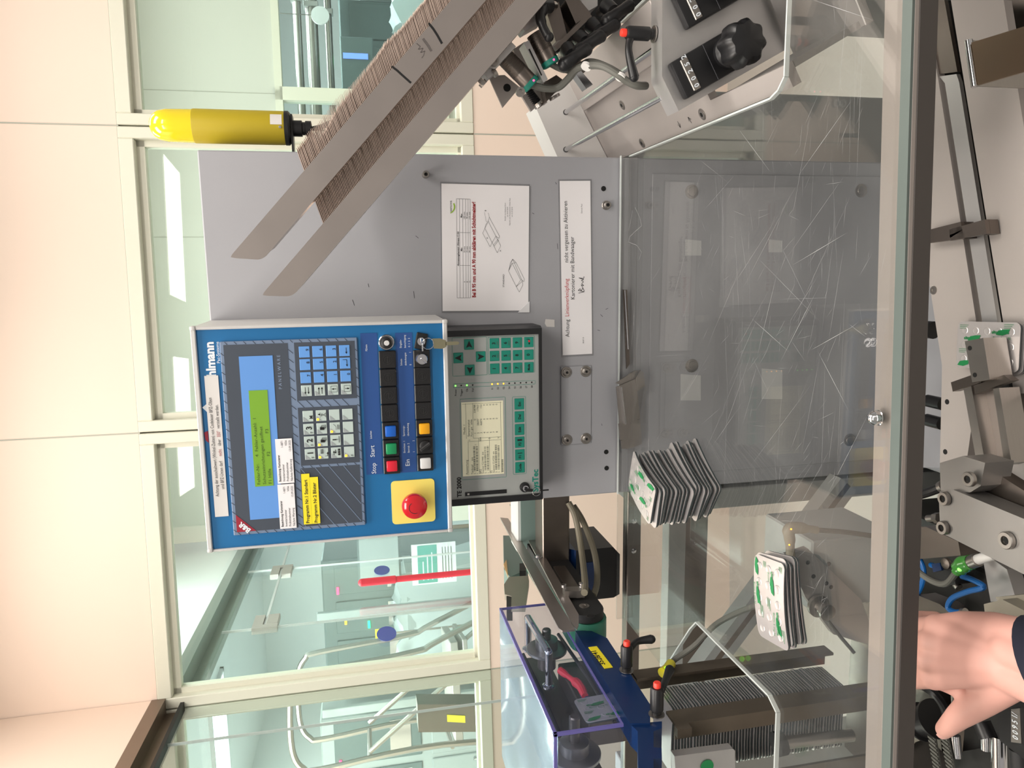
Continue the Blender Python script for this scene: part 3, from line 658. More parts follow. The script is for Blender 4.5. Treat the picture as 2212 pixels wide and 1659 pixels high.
def ico(u, v, kind):
    y = ML - 0.0022
    def bx(a, c, w, h): inkb.box((U(a), y, V(c + h)), (U(a + w), y + 0.0003, V(c)))
    if kind == 'dots':
        for i in range(4):
            for j in range(2): bx(u - 1 + i * 1.8, v - 4 + j * 2.2, 1.2, 1.5)
        line(inkb, (U(u - 5), V(v + 2)), (U(u - 5), V(v + 6)), 0.0006, y); arrow(inkb, u - 5, v + 6, u + 1, v + 6)
    elif kind == 'pages':
        for i in range(3):
            for a, c in (((0, 0), (4, 0)), ((0, 0), (0, 6)), ((0, 6), (4, 6)), ((4, 0), (4, 6))): line(inkb, (U(u - 3 + i * 1.6 + a[0]), V(v - 3.2 + i * 1.3 + a[1])), (U(u - 3 + i * 1.6 + c[0]), V(v - 3.2 + i * 1.3 + c[1])), 0.0005, y)
        bx(u - 2.6, v - 2.8, 3.4, 5.4)
    elif kind == 'bar':
        bx(u - 0.8, v - 5, 1.6, 6)
        for i in range(5): bx(u - 4.5 + 2 * i, v + 4, 1.2, 1.2)
        bx(u - 0.5, v + 1.8, 1, 1)
    elif kind == 'film':
        arrow(inkb, u - 4, v - 4, u + 2, v - 4); arrow(inkb, u + 4, v - 1.5, u - 2, v - 1.5)
        bx(u - 5, v + 2, 3, 3.4); bx(u - 1.4, v + 2, 2.6, 3.4); bx(u + 2, v + 2, 3, 3.4)
    elif kind == 'tray':
        line(inkb, (U(u - 4), V(v + 1)), (U(u + 1), V(v + 1)), 0.0005, y); line(inkb, (U(u + 1), V(v + 1)), (U(u + 5), V(v - 3)), 0.0005, y); line(inkb, (U(u - 4), V(v + 6)), (U(u + 3), V(v + 6)), 0.0005, y)
        for i in range(4): bx(u - 3.4 + 1.9 * i, v + 3, 1.2, 1.4)
    elif kind == 'person':
        line(inkb, (U(u), V(v - 1)), (U(u), V(v + 3)), 0.0007, y); line(inkb, (U(u), V(v + 3)), (U(u - 2.4), V(v + 6)), 0.0006, y); line(inkb, (U(u), V(v + 3)), (U(u + 2.2), V(v + 6)), 0.0006, y); line(inkb, (U(u - 2.5), V(v)), (U(u + 2.5), V(v + 1)), 0.0006, y); arrow(inkb, u + 1, v - 2, u + 1, v - 5)
        for a, c in (((-4, -2), (4, -2)), ((-4, 6.2), (4, 6.2))): line(inkb, (U(u + a[0]), V(v + a[1])), (U(u + c[0]), V(v + c[1])), 0.0004, y)
for (r, c_), kd in {(1, 0): 'dots', (1, 1): 'pages', (1, 2): 'pages', (1, 3): 'person', (2, 0): 'film', (2, 1): 'bar', (2, 2): 'tray'}.items(): ico(cols2[c_] + 1, rows[r] + 0.5, kd)
inkb.build('key_lettering', 'ink', mod, kind='stuff')
# stickers on the module
for (u0, u1, v0, s4) in ((100.7, 169.2, 101.6, ('Bezeichnung: Kartonierer', 'Inventarnummer', 'Pr\u00fcfmittelnummer', 'N\u00e4chste Kalibrierung')), (30, 99.3, 100.9, ('Bezeichnung: Kartonierer', 'Inventarnummer', 'Pr\u00fcfmittelnummer', 'N\u00e4chste Wartung'))):
    stk = plate('white_sticker', u0, u1, v0, v0 + 24, 'paper', pan, 0.0003, ML - 0.0022)
    m = MB()
    for k, s in enumerate(s4):
        m.text(s, 0.0046, frontT(U(u0 + 3), ML - 0.0028, V(v0 + 5.2 + 5.6 * k)), bold=0.00009 if k == 0 else 0.00002, xs=0.86)
        if k: m.text(('', '1-0871', 'V056', '13.09.2025')[k], 0.0044, frontT(U(u0 + 66), ML - 0.0028, V(v0 + 5.2 + 5.6 * k)), 'RIGHT', xs=0.9)
    m.build('sticker_text', 'ink', stk)
for (u1, v0, s) in ((113.2, 135.9, 'Programm Nr.1 Standart'), (107.3, 148.1, 'Programm Nr.2 Blister')):
    ys = plate('yellow_sticker', 34, u1, v0, v0 + 12, 'label_yellow', pan, 0.0003, ML - 0.0022)
    MB().text(s, 0.0068, frontT(U(35.5), ML - 0.0028, V(v0 + 8.2)), bold=0.00012, xs=1.0).build('sticker_text', 'ink', ys)
nt_ = plate('paper_note', 55, 267.4, 9, 28, 'paper_dim', pan, 0.0004, PF - 0.0012)
m = MB(); m.text('Achtung der ausschaltwert (Winkel-Zeiten) von Codeleser BPZ-Oben', 0.0067, frontT(U(161), PF - 0.0022, V(16.6)), 'CENTER', xs=0.78); m.text('und BPZ-Unten darf', 0.0067, frontT(U(97), PF - 0.0022, V(24.8)), xs=0.78); m.text('\u00fcber', 0.0067, frontT(U(163), PF - 0.0022, V(24.8)), xs=0.78); m.text('verstellt werden.', 0.0067, frontT(U(189), PF - 0.0022, V(24.8)), xs=0.78)
m.build('note_text', 'ink', nt_)
m = MB(); m.text('nicht', 0.0067, frontT(U(147.5), PF - 0.0022, V(24.8)), xs=0.78); m.text('350\u00b0', 0.0067, frontT(U(176), PF - 0.0022, V(24.8)), xs=0.78); m.build('note_text', 'ink_red', nt_)
MB().text('Uhlmann', 0.0175, frontT(U(316.5), PF - 0.0006, V(24.6)), 'RIGHT', bold=0.0007, xs=1.0).build('maker_lettering', 'ink_white', pan)
MB().text('Pac-Systeme', 0.0068, frontT(U(316.3), PF - 0.0006, V(32.2)), 'RIGHT', xs=0.92).build('maker_lettering', 'ink_white', pan)
MB().poly([(U(214), PF - 0.0006, V(9)), (U(226), PF - 0.0006, V(9)), (U(221), PF - 0.0006, V(2.8))]).build('maker_mark', 'ink_white', pan)
MB().poly([(U(168), PF - 0.0006, V(8)), (U(186), PF - 0.0006, V(8)), (U(184), PF - 0.0006, V(2.6)), (U(172), PF - 0.0006, V(4))]).build('maker_mark', 'logo_red', pan)
m = MB()
for (s, u, v, sz) in (('Stop', 104.5, 247, .0095), ('Start', 131, 246, .0095), ('Ein', 113, 299, .0095)): m.text(s, sz, frontT(U(u), PF - 0.0012, V(v)))
for (s, u, v) in (('L\u00f6schen', 160, 243), ('FS/min', 295, 242), ('Einrichten  1', 134.5, 293), ('Betrieb  2', 134.5, 299.5), ('1', 134.5, 307.5), ('2', 152, 307.5), ('Spannungs-', 161, 293), ('\u00fcberwachung', 161, 299.5), ('Schutz-', 271, 293), ('abdeckungen', 271, 299.5), ('0', 271, 307), ('1', 290, 307), ('Eingabe-', 298, 293), ('berechtigung', 298, 299.5), ('0  1  2  3', 299, 306)): m.text(s, 0.0042, frontT(U(u), PF - 0.0012, V(v)), xs=0.9)
m.build('button_lettering', 'ink_white', pan)
# push buttons: square black bezels with coloured caps
def bezel(u, v, m=None, kind='cap'):
    k = MB().box((U(u - 13.4), PF - 0.006, V(v + 12.6)), (U(u + 13.4), PF, V(v - 12.6)), 0.0012).build('button_bezel', 'black_plastic', pan)
    y = PF - 0.006
    if kind == 'cap':
        MB().box((U(u - 8.4), y - 0.006, V(v + 8.2)), (U(u + 8.4), y, V(v - 8.2)), 0.0018, 2).build('button_cap', m, k)
    elif kind == 'blank':
        rg = MB()
        for r in (0.0072, 0.0044):
            rg.lathe([(r, 0), (r, 0.0004), (r - 0.0006, 0.0004), (r - 0.0006, 0)], (U(u), y, V(v)), (0, -1, 0), 24, False)
        rg.box((U(u - 5), y - 0.0005, V(v + .5)), (U(u + 5), y, V(v - .5))).box((U(u - 9.5), y - 0.0005, V(v + 9)), (U(u + 9.5), y, V(v + 8.5))); rg.build('blank_relief', 'black_matte', k)
    elif kind == 'rotary':
        MB().lathe([(0.0088, 0), (0.0084, 0.004), (0.006, 0.005)], (U(u), y, V(v)), (0, -1, 0), 28).build('rotary_disc', 'black_plastic', k)
        MB(Matrix.Translation((U(u), y - 0.004, V(v))) @ Matrix.Rotation(math.radians(-35), 4, 'Y')).box((-0.0025, -0.007, -0.0095), (0.0025, 0, 0.0095), 0.001).build('rotary_grip', 'black_matte', k)
    elif kind == 'lock':
        MB().lathe([(0.0098, 0), (0.0098, 0.002), (0.0078, 0.006), (0.0066, 0.006), (0.0064, 0.0045), (0.0002, 0.0045)], (U(u), y, V(v)), (0, -1, 0), 28).build('lock_ring', 'chrome', k)
        MB(Matrix.Translation((U(u), y - 0.004, V(v))) @ Matrix.Rotation(math.radians(40), 4, 'Y')).box((-0.0012, -0.005, -0.0085), (0.0012, 0, 0.003), 0.0004).build('lock_flag', 'chrome', k)
    return k
for i, mm in enumerate(('btn_red', 'btn_green', 'btn_blue')): bezel(117 + 27.4 * i, 271.4, mm)
for i in range(4): bezel(199.2 + 27.4 * i, 271.0, kind='blank')
bezel(118, 323, 'btn_white'); bezel(145.4, 323, kind='rotary'); bezel(172.8, 323, 'btn_amber')
for i in range(3): bezel(200.2 + 27.0 * i, 322.6, kind='blank')
bezel(280.8, 322.6, kind='lock')
d = MB().lathe([(0.0118, 0), (0.0118, 0.003), (0.0108, 0.004), (0.0102, 0.004), (0.0102, 0.003), (0.0004, 0.003)], (U(307.4), PF, V(270.6)), (0, -1, 0), 32).build('dial_ring', 'chrome', pan)
MB().lathe([(0.0084, 0.003), (0.008, 0.012), (0.006, 0.013)], (U(307.4), PF, V(270.6)), (0, -1, 0), 24).build('dial_knob', 'black_plastic', d)
MB().lathe([(0.0040, 0.013), (0.0036, 0.0138), (0.0002, 0.0138)], (U(307.4), PF, V(270.6)), (0, -1, 0), 20).build('dial_cap', 'btn_white', d)
MB().lathe([(0.0098, 0.0032), (0.0098, 0.0034), (0.0088, 0.0034)], (U(307.4), PF, V(270.6)), (0, -1, 0), 32, False).build('dial_scale', 'black_matte', d)
kb = MB(Matrix.Translation((U(307.6), PF, V(322.5))) @ Matrix.Rotation(math.radians(12), 4, 'Y')).box((-0.0125, -0.005, -0.0085), (0.0125, 0, 0.0085), 0.001).build('key_switch', 'black_plastic', pan)
MB().lathe([(0.0065, 0.005), (0.006, 0.008), (0.0002, 0.008)], (U(307.6), PF, V(322.5)), (0, -1, 0), 24).build('switch_barrel', 'chrome', kb)
MB(Matrix.Translation((U(307.0), PF - 0.008, V(323))) @ Matrix.Rotation(math.radians(-25), 4, 'Z')).box((-0.0075, -0.016, -0.0012), (0.0060, 0.0, 0.0012), 0.0006).build('key_in_switch', 'chrome', kb)
# key hanging from the switch on a ring
ky = thing('hanging_key', 'flat brass key hanging by a ring from the panel key switch', 'key', (U(307), PF - 0.016, V(372)))
MB().tube([(U(305) + 0.0085 * math.cos(a * math.pi / 10), PF - 0.020, V(331.5) + 0.0085 * math.sin(a * math.pi / 10)) for a in range(21)], 0.0005, 6).build('key_ring', 'chrome', ky)
MB().prism([(U(297.5), PF - 0.020, V(340)), (U(312.5), PF - 0.020, V(338)), (U(312.5), PF - 0.020, V(350)), (U(309), PF - 0.020, V(358.5)), (U(299.5), PF - 0.020, V(359)), (U(296.5), PF - 0.020, V(353))], (0, 0.002, 0)).build('key_head', 'brass', ky)
MB().prism([(U(301.5), PF - 0.020, V(358)), (U(307), PF - 0.020, V(358)), (U(307), PF - 0.020, V(376)), (U(305), PF - 0.020, V(379)), (U(302), PF - 0.020, V(377))], (0, 0.0018, 0)).build('key_blade', 'brass', ky)
# emergency stop
es = MB(); es.prism([Vector((p.x, PF - 0.0015, p.z)) for p in rrect(U(20.5), U(90.5), V(336.5), V(269), PF, 0.006)], (0, 0.0015, 0)); es = es.build('stop_plate', 'yellow', pan)
MB().lathe([(0.0125, 0.0015), (0.0125, 0.016), (0.0185, 0.018), (0.0198, 0.022), (0.0198, 0.028), (0.0186, 0.032), (0.014, 0.0345), (0.007, 0.0358), (0.0002, 0.036)], (U(56), PF, V(302.6)), (0, -1, 0), 40).build('stop_knob', 'estop_red', es)
a_ = MB(); pts = [(U(56) + 0.009 * math.cos(math.radians(t)), PF - 0.0368 + 0.0004, V(302.6) + 0.009 * math.sin(math.radians(t))) for t in range(200, 20, -15)]
a_.tube([(p[0], PF - 0.0352, p[2]) for p in pts], 0.0006, 6); a_.build('turn_arrow', 'ink', es)

# ------------------------------------------------------------------ code reader terminal
TF = 1.20
te = thing('code_terminal', 'black framed grey terminal with green keys and a pale screen below the blue panel', 'terminal', (-0.249, 1.235, 1.2945))
MB().prism([(-0.400, TF + 0.012, 1.2945), (-0.098, TF + 0.012, 1.2945), (-0.098, TF + 0.012, 1.462), (-0.400, TF + 0.012, 1.462)], (0, CF - TF - 0.0126, 0)).build('terminal_housing', 'te_black', te)
b = MB()
o_ = [(-0.400, 1.2945), (-0.098, 1.2945), (-0.098, 1.462), (-0.400, 1.462)]; i_ = [(-0.3865, 1.3015), (-0.1108, 1.3015), (-0.1108, 1.4585), (-0.3865, 1.4585)]
vs = [(x, TF + 0.012, z) for x, z in o_] + [(x + (0.003 if x < -0.2 else -0.003), TF - 0.004, z + (0.002 if z < 1.4 else -0.001)) for x, z in o_] + [(x, TF - 0.004, z) for x, z in i_] + [(x, TF + 0.002, z) for x, z in i_]
fs = []
for k in range(3):
    for i in range(4): fs.append((k * 4 + i, k * 4 + (i + 1) % 4, k * 4 + 4 + (i + 1) % 4, k * 4 + 4 + i))
b.add(vs, fs).build('terminal_bezel', 'te_black', te)
tf = MB().box((-0.3868, TF, 1.3012), (-0.1105, TF + 0.004, 1.4588)).build('terminal_face', 'te_grey', te)
TY = TF - 0.0003
def tplate(name, x0, x1, z0, z1, m, parent, t=0.0006, bev=0.0, y=TF): return MB().box((x0, y - t, z0), (x1, y, z1), bev).build(name, m, parent)
tplate('screen', -0.3472, -0.2206, 1.3635, 1.4342, 'te_lcd', te)
m = MB()
for (x0, x1, z0, z1) in ((-0.3535, -0.2147, 1.3595, 1.4365), (-0.3502, -0.2152, 1.3245, 1.3478), (-0.1763, -0.1125, 1.3895, 1.4472), (-0.1756, -0.1135, 1.3082, 1.3877), (-0.1955, -0.1888, 1.3075, 1.447)):
    outline(m, rrect(x0, x1, z0, z1, TY - 0.0002, 0.0018), 0.0005, TY)
m.build('printed_outlines', 'te_line', te)
m = MB(); SY = TF - 0.001
def st(s, x, z, size=0.0052, al='LEFT', xs=1.0): m.text(s, size, frontT(x, SY, z), al, xs=xs)
st('Auswertung', -0.3445, 1.4255); st('Mode: 1', -0.275, 1.4285)
st('Tastkopf     aus', -0.3445, 1.4165, xs=0.92); st('1', -0.2865, 1.4205); st('Sensorstatus', -0.279, 1.4210, 0.0056); st('Port  gut   schle', -0.279, 1.4165, 0.0045)
st('S:', -0.3445, 1.4125, .0042); st('I:', -0.3445, 1.4080, .0042); st('BPZ', -0.3445, 1.4025, .0048); st('Scanner CLV440  aus', -0.3445, 1.3985, .0044); st('S:', -0.3445, 1.394, .0042); st('I:', -0.3445, 1.3895, .0042)
st('FS', -0.3445, 1.3840, .0048); st('Scanner CLV220  ein', -0.3445, 1.3800, .0044); st('S:', -0.3445, 1.3755, .0042); st('I:', -0.3445, 1.3710, .0042); st('1', -0.2945, 1.4105, .0042); st('5E6', -0.2885, 1.4020, .0048); st('3', -0.2855, 1.3860, .0052); st('Y', -0.2855, 1.3705, .0050)
for k, (a, b_, c_) in enumerate((('1', '0', '338788'), ('2', '28697', '17963'), ('3', '46870', '152'), ('4', '0', '0'), ('5', '0', '0'), ('6', '0', '0'), ('7', '0', '0'), ('8', '0', '0'))):
    z = 1.4105 - 0.0053 * k; st(a, -0.275, z, .0047); st(b_, -0.2495, z, .0047, 'RIGHT'); st(c_, -0.2255, z, .0047, 'RIGHT')
for a, c_ in (((-0.345, 1.4242), (-0.2875, 1.4242)), ((-0.2825, 1.4270), (-0.2225, 1.4270)), ((-0.2825, 1.4152), (-0.2225, 1.4152)), ((-0.2825, 1.4152), (-0.2825, 1.368)), ((-0.345, 1.3680), (-0.2225, 1.3680)), ((-0.2875, 1.4242), (-0.2875, 1.368)), ((-0.2235, 1.4330), (-0.2235, 1.3665)), ((-0.345, 1.4065), (-0.2825, 1.4065)), ((-0.345, 1.388), (-0.2825, 1.388))): line(m, a, c_, 0.0004, SY)
random.seed(3)
for z in (1.4125, 1.4080, 1.394, 1.3895, 1.3755, 1.3710):
    x = -0.339
    while x < -0.297:
        w = random.choice((.0006, .0009, .0014)); m.box((x, SY, z), (x + w, SY + .0002, z + .0033)); x += w + .0013
x = -0.344
while x < -0.322:
    w = random.choice((.0005, .0008)); m.box((x, SY, 1.3648), (x + w, SY + .0002, 1.3675)); x += w + .0006
m.build('screen_text', 'te_ink', te)
kt = MB()
def tkey(x, z, w, h): return tplate('terminal_key', x - w / 2, x + w / 2, z - h / 2, z + h / 2, 'te_key', te, 0.0012, 0.0008)
for k, s in enumerate(('Code', 'F1', 'F2', 'Edit', 'Del', 'Esc')):
    x = -0.3382 + 0.02205 * k; tkey(x, 1.3357, 0.019, 0.0165); kt.text(s, 0.0064, frontT(x - (0.003 if s in ('F1', 'F2') else 0), TF - 0.0016, 1.3335), 'CENTER', bold=0.00015, xs=0.95)
    if s in ('F1', 'F2'): kt.box((x + 0.0025, TF - 0.0017, 1.3318), (x + 0.0025 + (0.0011 if s == 'F1' else 0.0030), TF - 0.0014, 1.3398))
sub = MB()
for r in range(4):
    for c_ in range(3):
        x = -0.1662 + 0.0211 * c_; z = 1.3767 - 0.0195 * r; tkey(x, z, 0.017, 0.016)
        s = (('1', '2', '3'), ('4', '5', '6'), ('7', '8', '9'), ('Mode', '0', ''))[r][c_]
        if s: kt.text(s, 0.0056 if s == 'Mode' else 0.0075, frontT(x, TF - 0.0016, z - 0.0012), 'CENTER', bold=0.0002, xs=0.82 if s == 'Mode' else 1)
        s2 = (('', 'ABC', 'DEF'), ('GHI', 'JKL', 'MNO'), ('PQRS', 'TUV', 'WXYZ'), ('', '', ''))[r][c_]
        if s2: sub.text(s2, 0.0036, frontT(x, TF - 0.0016, z - 0.0062), 'CENTER')
line(kt, (-0.119, 1.3225), (-0.119, 1.3175), 0.0009, TF - 0.0016); line(kt, (-0.119, 1.3178), (-0.1262, 1.3178), 0.0009, TF - 0.0016); kt.poly([(-0.1285, TF - 0.0016, 1.3178), (-0.1252, TF - 0.0016, 1.3196), (-0.1252, TF - 0.0016, 1.3160)])
MB().lathe([(0.0018, 0), (0.0016, 0.0003), (0.0001, 0.0004)], (-0.1222, TF - 0.0014, 1.3178), (0, -1, 0), 12).build('red_dot', 'btn_red', te)
sub.build('key_sub_letters', 'te_ink', te)
for x, z, dx, dz in ((-0.1460, 1.4372, 0, 1), (-0.1245, 1.4190, 1, 0), (-0.1452, 1.3999, 0, -1), (-0.1667, 1.4186, -1, 0)):
    tkey(x, z, 0.0172, 0.0162); d_ = Vector((dx, 0, dz)); q = Vector((-dz, 0, dx)); c0 = Vector((x, TF - 0.0016, z))
    kt.poly([c0 + d_ * 0.0062, c0 - d_ * 0.0052 + q * 0.0052, c0 - d_ * 0.0032, c0 - d_ * 0.0052 - q * 0.0052])
kt.build('key_lettering', 'ink', te, kind='stuff')
m = MB()
for k, (z, s, mm) in enumerate(((1.443, 'Power', 'led_green'), (1.4335, 'Trigger', 'ink'), (1.424, 'Ok', 'led_green'), (1.4143, 'Fail', 'ink'), (1.3817, 'S1', 'led_orange'), (1.3719, 'S2', 'led_orange'), (1.3621, 'S3', 'led_orange'), (1.3525, 'S4', 'ink'), (1.3428, 'S5', 'ink'), (1.333, 'S6', 'ink'), (1.3233, 'S7', 'ink'), (1.3137, 'S8', 'ink'))):
    MB().lathe([(0.0013, 0), (0.0011, 0.0008), (0.0001, 0.001)], (-0.1922, TF, z), (0, -1, 0), 12).build('status_lamp', mm, te)
    m.text(s, 0.0044, frontT(-0.1975, TF - 0.0006, z - 0.0015), 'RIGHT')
m.text('TE 2000', 0.0103, frontT(-0.3828, TF - 0.0006, 1.4375), bold=0.0003, xs=1.0); m.build('terminal_lettering', 'ink', te, kind='stuff')
MB().text('SysTec', 0.0142, frontT(-0.3835, TF - 0.0006, 1.3042), bold=0.0004, xs=1.0).build('maker_lettering', 'te_logo', te)
tplate('card_slot', -0.3818, -0.3752, 1.3597, 1.4312, 'black_plastic', te, 0.0012); MB().box((-0.3800, TF - 0.0016, 1.4240), (-0.3770, TF - 0.0011, 1.4275)).build('slot_mark', 'paper_dim', te)
lk = MB().lathe([(0.0088, 0), (0.0084, 0.004), (0.006, 0.005)], (-0.3736, TF, 1.328), (0, -1, 0), 28).build('lock_cylinder', 'black_plastic', te)
MB().lathe([(0.0055, 0.005), (0.005, 0.010), (0.0036, 0.010), (0.0034, 0.006), (0.0002, 0.006)], (-0.3736, TF, 1.328), (0, -1, 0), 24).build('lock_ring', 'chrome', lk)
kk = thing('terminal_key_set', 'small black key with wire ring in the terminal lock', 'key', (-0.376, TF - 0.02, 1.29))
MB().prism([(-0.3785, TF - 0.012, 1.3285), (-0.3725, TF - 0.012, 1.3285), (-0.3755, TF - 0.012, 1.316), (-0.3795, TF - 0.012, 1.317)], (0, 0.004, 0)).build('key_head', 'black_plastic', kk)
MB().tube([(-0.3805 + 0.007 * math.cos(a * math.pi / 10), TF - 0.011, 1.3095 + 0.007 * math.sin(a * math.pi / 10)) for a in range(21)], 0.0004, 6).build('key_ring', 'chrome', kk)
MB().box((-0.3795, TF - 0.0125, 1.2880), (-0.3772, TF - 0.0105, 1.3040), 0.0004).build('key_tag', 'black_plastic', kk)

# ------------------------------------------------------------------ laminated sheets on the cabinet
PYv = CF - 0.0012
def onpaper(cx, cy): p = onY(900 + cx / 3.858, 360 + cy / 3.858, PYv); return p.x, p.z
sh = thing('laminated_sheet', 'white laminated data sheet with a table and carton drawings on the grey cabinet', 'notice', (0.032, CF - 0.001, 1.30))
RT = Matrix.Translation((0.032, 0, 1.3755)) @ Matrix.Rotation(math.radians(1.0), 4, 'Y') @ Matrix.Translation((-0.032, 0, -1.3755))
MB(RT).box((-0.0775, CF - 0.0009, 1.2985), (0.1410, CF - 0.0002, 1.4530), 0.0003).build('laminate_pouch', 'laminate', sh)
MB(RT).box((-0.0742, CF - 0.0012, 1.3005), (0.1380, CF - 0.0009, 1.4510)).build('sheet_paper', 'paper', sh)
m = MB(RT)
for a, b_ in (((-0.0517, 1.4260), (0.1137, 1.4260)), ((-0.0517, 1.4210), (0.1137, 1.4210)), ((-0.0517, 1.4155), (0.1137, 1.4155)), ((-0.0517, 1.4105), (0.1137, 1.4105)), ((-0.0517, 1.4065), (0.1137, 1.4065)), ((-0.0517, 1.4028), (0.1137, 1.4028)), ((-0.0517, 1.4028), (-0.0517, 1.4260)), ((0.1137, 1.4028), (0.1137, 1.4260)), ((0.0582, 1.4028), (0.0582, 1.4210)), ((0.0032, 1.4028), (0.0032, 1.4210))): line(m, a, b_, 0.0004, PYv - 0.0003)
def pt(s, x, z, size, al='LEFT', bold=0.0, xs=1.0): m.text(s, size, frontT(x, PYv - 0.0003, z), al, bold, xs)
pt('Abmessungsbereich Uhlmann C150', 0.031, 1.4222, .0042, 'CENTER', .0001, .95); pt('Min', 0.030, 1.4167, .0038, 'CENTER', .0001); pt('Max', 0.086, 1.4167, .0038, 'CENTER', .0001)
for k, (a, b_, c_) in enumerate((('A', '30 mm', '100 mm'), ('B', '15 mm', '95 mm'), ('H', '70 mm', '125 mm'))):
    z = 1.4117 - 0.0046 * k; pt(a, -0.0245, z, .0038, 'CENTER'); pt(b_, 0.030, z, .0038, 'CENTER'); pt(c_, 0.0865, z, .0038, 'CENTER')
pt('STANDARD', -0.0335, 1.3435, .0042)
m.build('sheet_print', 'ink', sh)
d = MB()
def poly_lines(pts, close=False, w=0.0004):
    P = [onpaper(*p) for p in pts]
    for a, b_ in zip(P, P[1:] + ([P[0]] if close else [])): line(d, a, b_, w, PYv - 0.0004)
poly_lines([(765, 870), (830, 1000), (880, 955), (800, 770)], True); poly_lines([(830, 1000), (855, 1045), (885, 985), (880, 955)]); poly_lines([(800, 770), (828, 800), (898, 938), (893, 958), (870, 940)]); poly_lines([(830, 1000), (866, 945), (796, 805), (765, 870)]); poly_lines([(800, 770), (780, 800), (775, 835), (765, 870)]); poly_lines([(796, 805), (828, 800)])
poly_lines([(550, 555), (612, 668), (628, 632), (568, 515)], True); poly_lines([(568, 515), (595, 455), (660, 580), (628, 632)]); poly_lines([(595, 455), (605, 420), (622, 455), (690, 580), (685, 598), (660, 580)]); poly_lines([(628, 632), (672, 718), (700, 660), (660, 580)]); poly_lines([(645, 665), (680, 615), (675, 605), (640, 655)]); poly_lines([(568, 515), (575, 480), (590, 470), (578, 450), (565, 380)], w=.0003); poly_lines([(605, 420), (595, 385)], w=.0003)
m = d; pt('A', onpaper(704, 708)[0], onpaper(704, 708)[1], .0040); pt('H', onpaper(595, 602)[0], onpaper(595, 602)[1], .0040); pt('B', onpaper(580, 372)[0], onpaper(580, 372)[1], .0040)
d.build('carton_drawing', 'ink', sh)
m = MB(RT); pt('Bei B 95 mm und A 90 mm abkl\u00e4ren mit Schichtmeister!', -0.0513, 1.3938, .0088, bold=.0003, xs=.80); m.build('red_print', 'ink_red', sh)
m = MB(RT); pt('aenova', 0.1105, 1.4338, .0065, 'RIGHT'); m.build('logo_lettering', 'ink_grey', sh)
m = MB(RT)
for k in range(8):
    def ar(i): t = math.radians(200 + 100 * i / 8); return Vector((0.1005 + 0.0118 * math.cos(t), PYv - 0.0003, 1.4400 + 0.0118 * math.sin(t))), Vector((0.1005 + 0.0105 * math.cos(t), PYv - 0.0003, 1.4403 + 0.0098 * math.sin(t)))
    a, a2 = ar(k); b_, b2_ = ar(k + 1); m.poly([a, b_, b2_, a2])
m.build('logo_arc', mat('logo_green', (150, 190, 60), 0.5), sh)
m = MB(RT)
for z, s in ((1.3445, 'Erstellt von Andreas Dorn'), (1.3405, 'am 20.07.2010'), (1.3365, 'Gepr\u00fcft vom Prozesstrainer Dieter Paul'), (1.3325, 'am 21.07.2010')): pt(s, 0.094, z - 0.003, .0028, 'CENTER')
m.build('small_print', 'ink_grey', sh)
MB(RT).prism([(-0.0775, CF - 0.0020, 1.2985), (-0.0580, CF - 0.0020, 1.2985), (-0.0775, CF - 0.0020, 1.3195)], (0, 0.0006, 0)).build('tape_corner', mat('tape', (222, 222, 224), 0.3), sh)
st2 = thing('laminated_strip', 'long white laminated warning strip with red word above the clear guard', 'notice', (-0.005, CF - 0.001, 1.185))
RT = Matrix.Translation((-0.005, 0, 1.2145)) @ Matrix.Rotation(math.radians(-0.9), 4, 'Y') @ Matrix.Translation((0.005, 0, -1.2145))
MB(RT).box((-0.1600, CF - 0.0011, 1.1845), (0.1490, CF - 0.0002, 1.2450), 0.0003).build('laminate_pouch', 'laminate', st2)
MB(RT).box((-0.1565, CF - 0.0014, 1.1872), (0.1460, CF - 0.0011, 1.2424)).build('sheet_paper', 'paper', st2)
PYv = CF - 0.0014
m = MB(RT); pt('Achtung', -0.124, 1.2295, .0105, xs=.88); pt('nicht vergessen zu Aktivieren', 0.1125, 1.2295, .0105, 'RIGHT', xs=.845); pt('Kartonierer mit Bandwaager', -0.0035, 1.2185, .0105, 'CENTER', xs=.90); pt('30.07.15', -0.1372, 1.2025, .0034); pt('Derick Paul', 0.099, 1.2025, .0034, 'CENTER')
sg = [(-0.047, 1.2115), (-0.045, 1.2005), (-0.0425, 1.2120), (-0.0395, 1.2085), (-0.0435, 1.2065), (-0.0385, 1.2035), (-0.044, 1.2005), (-0.036, 1.2045), (-0.0325, 1.2065), (-0.0345, 1.2015), (-0.0305, 1.2055), (-0.0275, 1.2020), (-0.025, 1.2060), (-0.0235, 1.2015), (-0.0205, 1.2105), (-0.0215, 1.2015), (-0.018, 1.2010)]
for a, b_ in zip(sg, sg[1:]): line(m, a, b_, 0.0009, PYv - 0.0004)
m.build('strip_print', 'ink', st2, kind='stuff')
m = MB(RT); pt('Linienverkn\u00fcpfung', -0.0878, 1.2295, .0105, xs=.86); m.build('red_print', mat('ink_red2', (190, 60, 66), 0.6), st2)
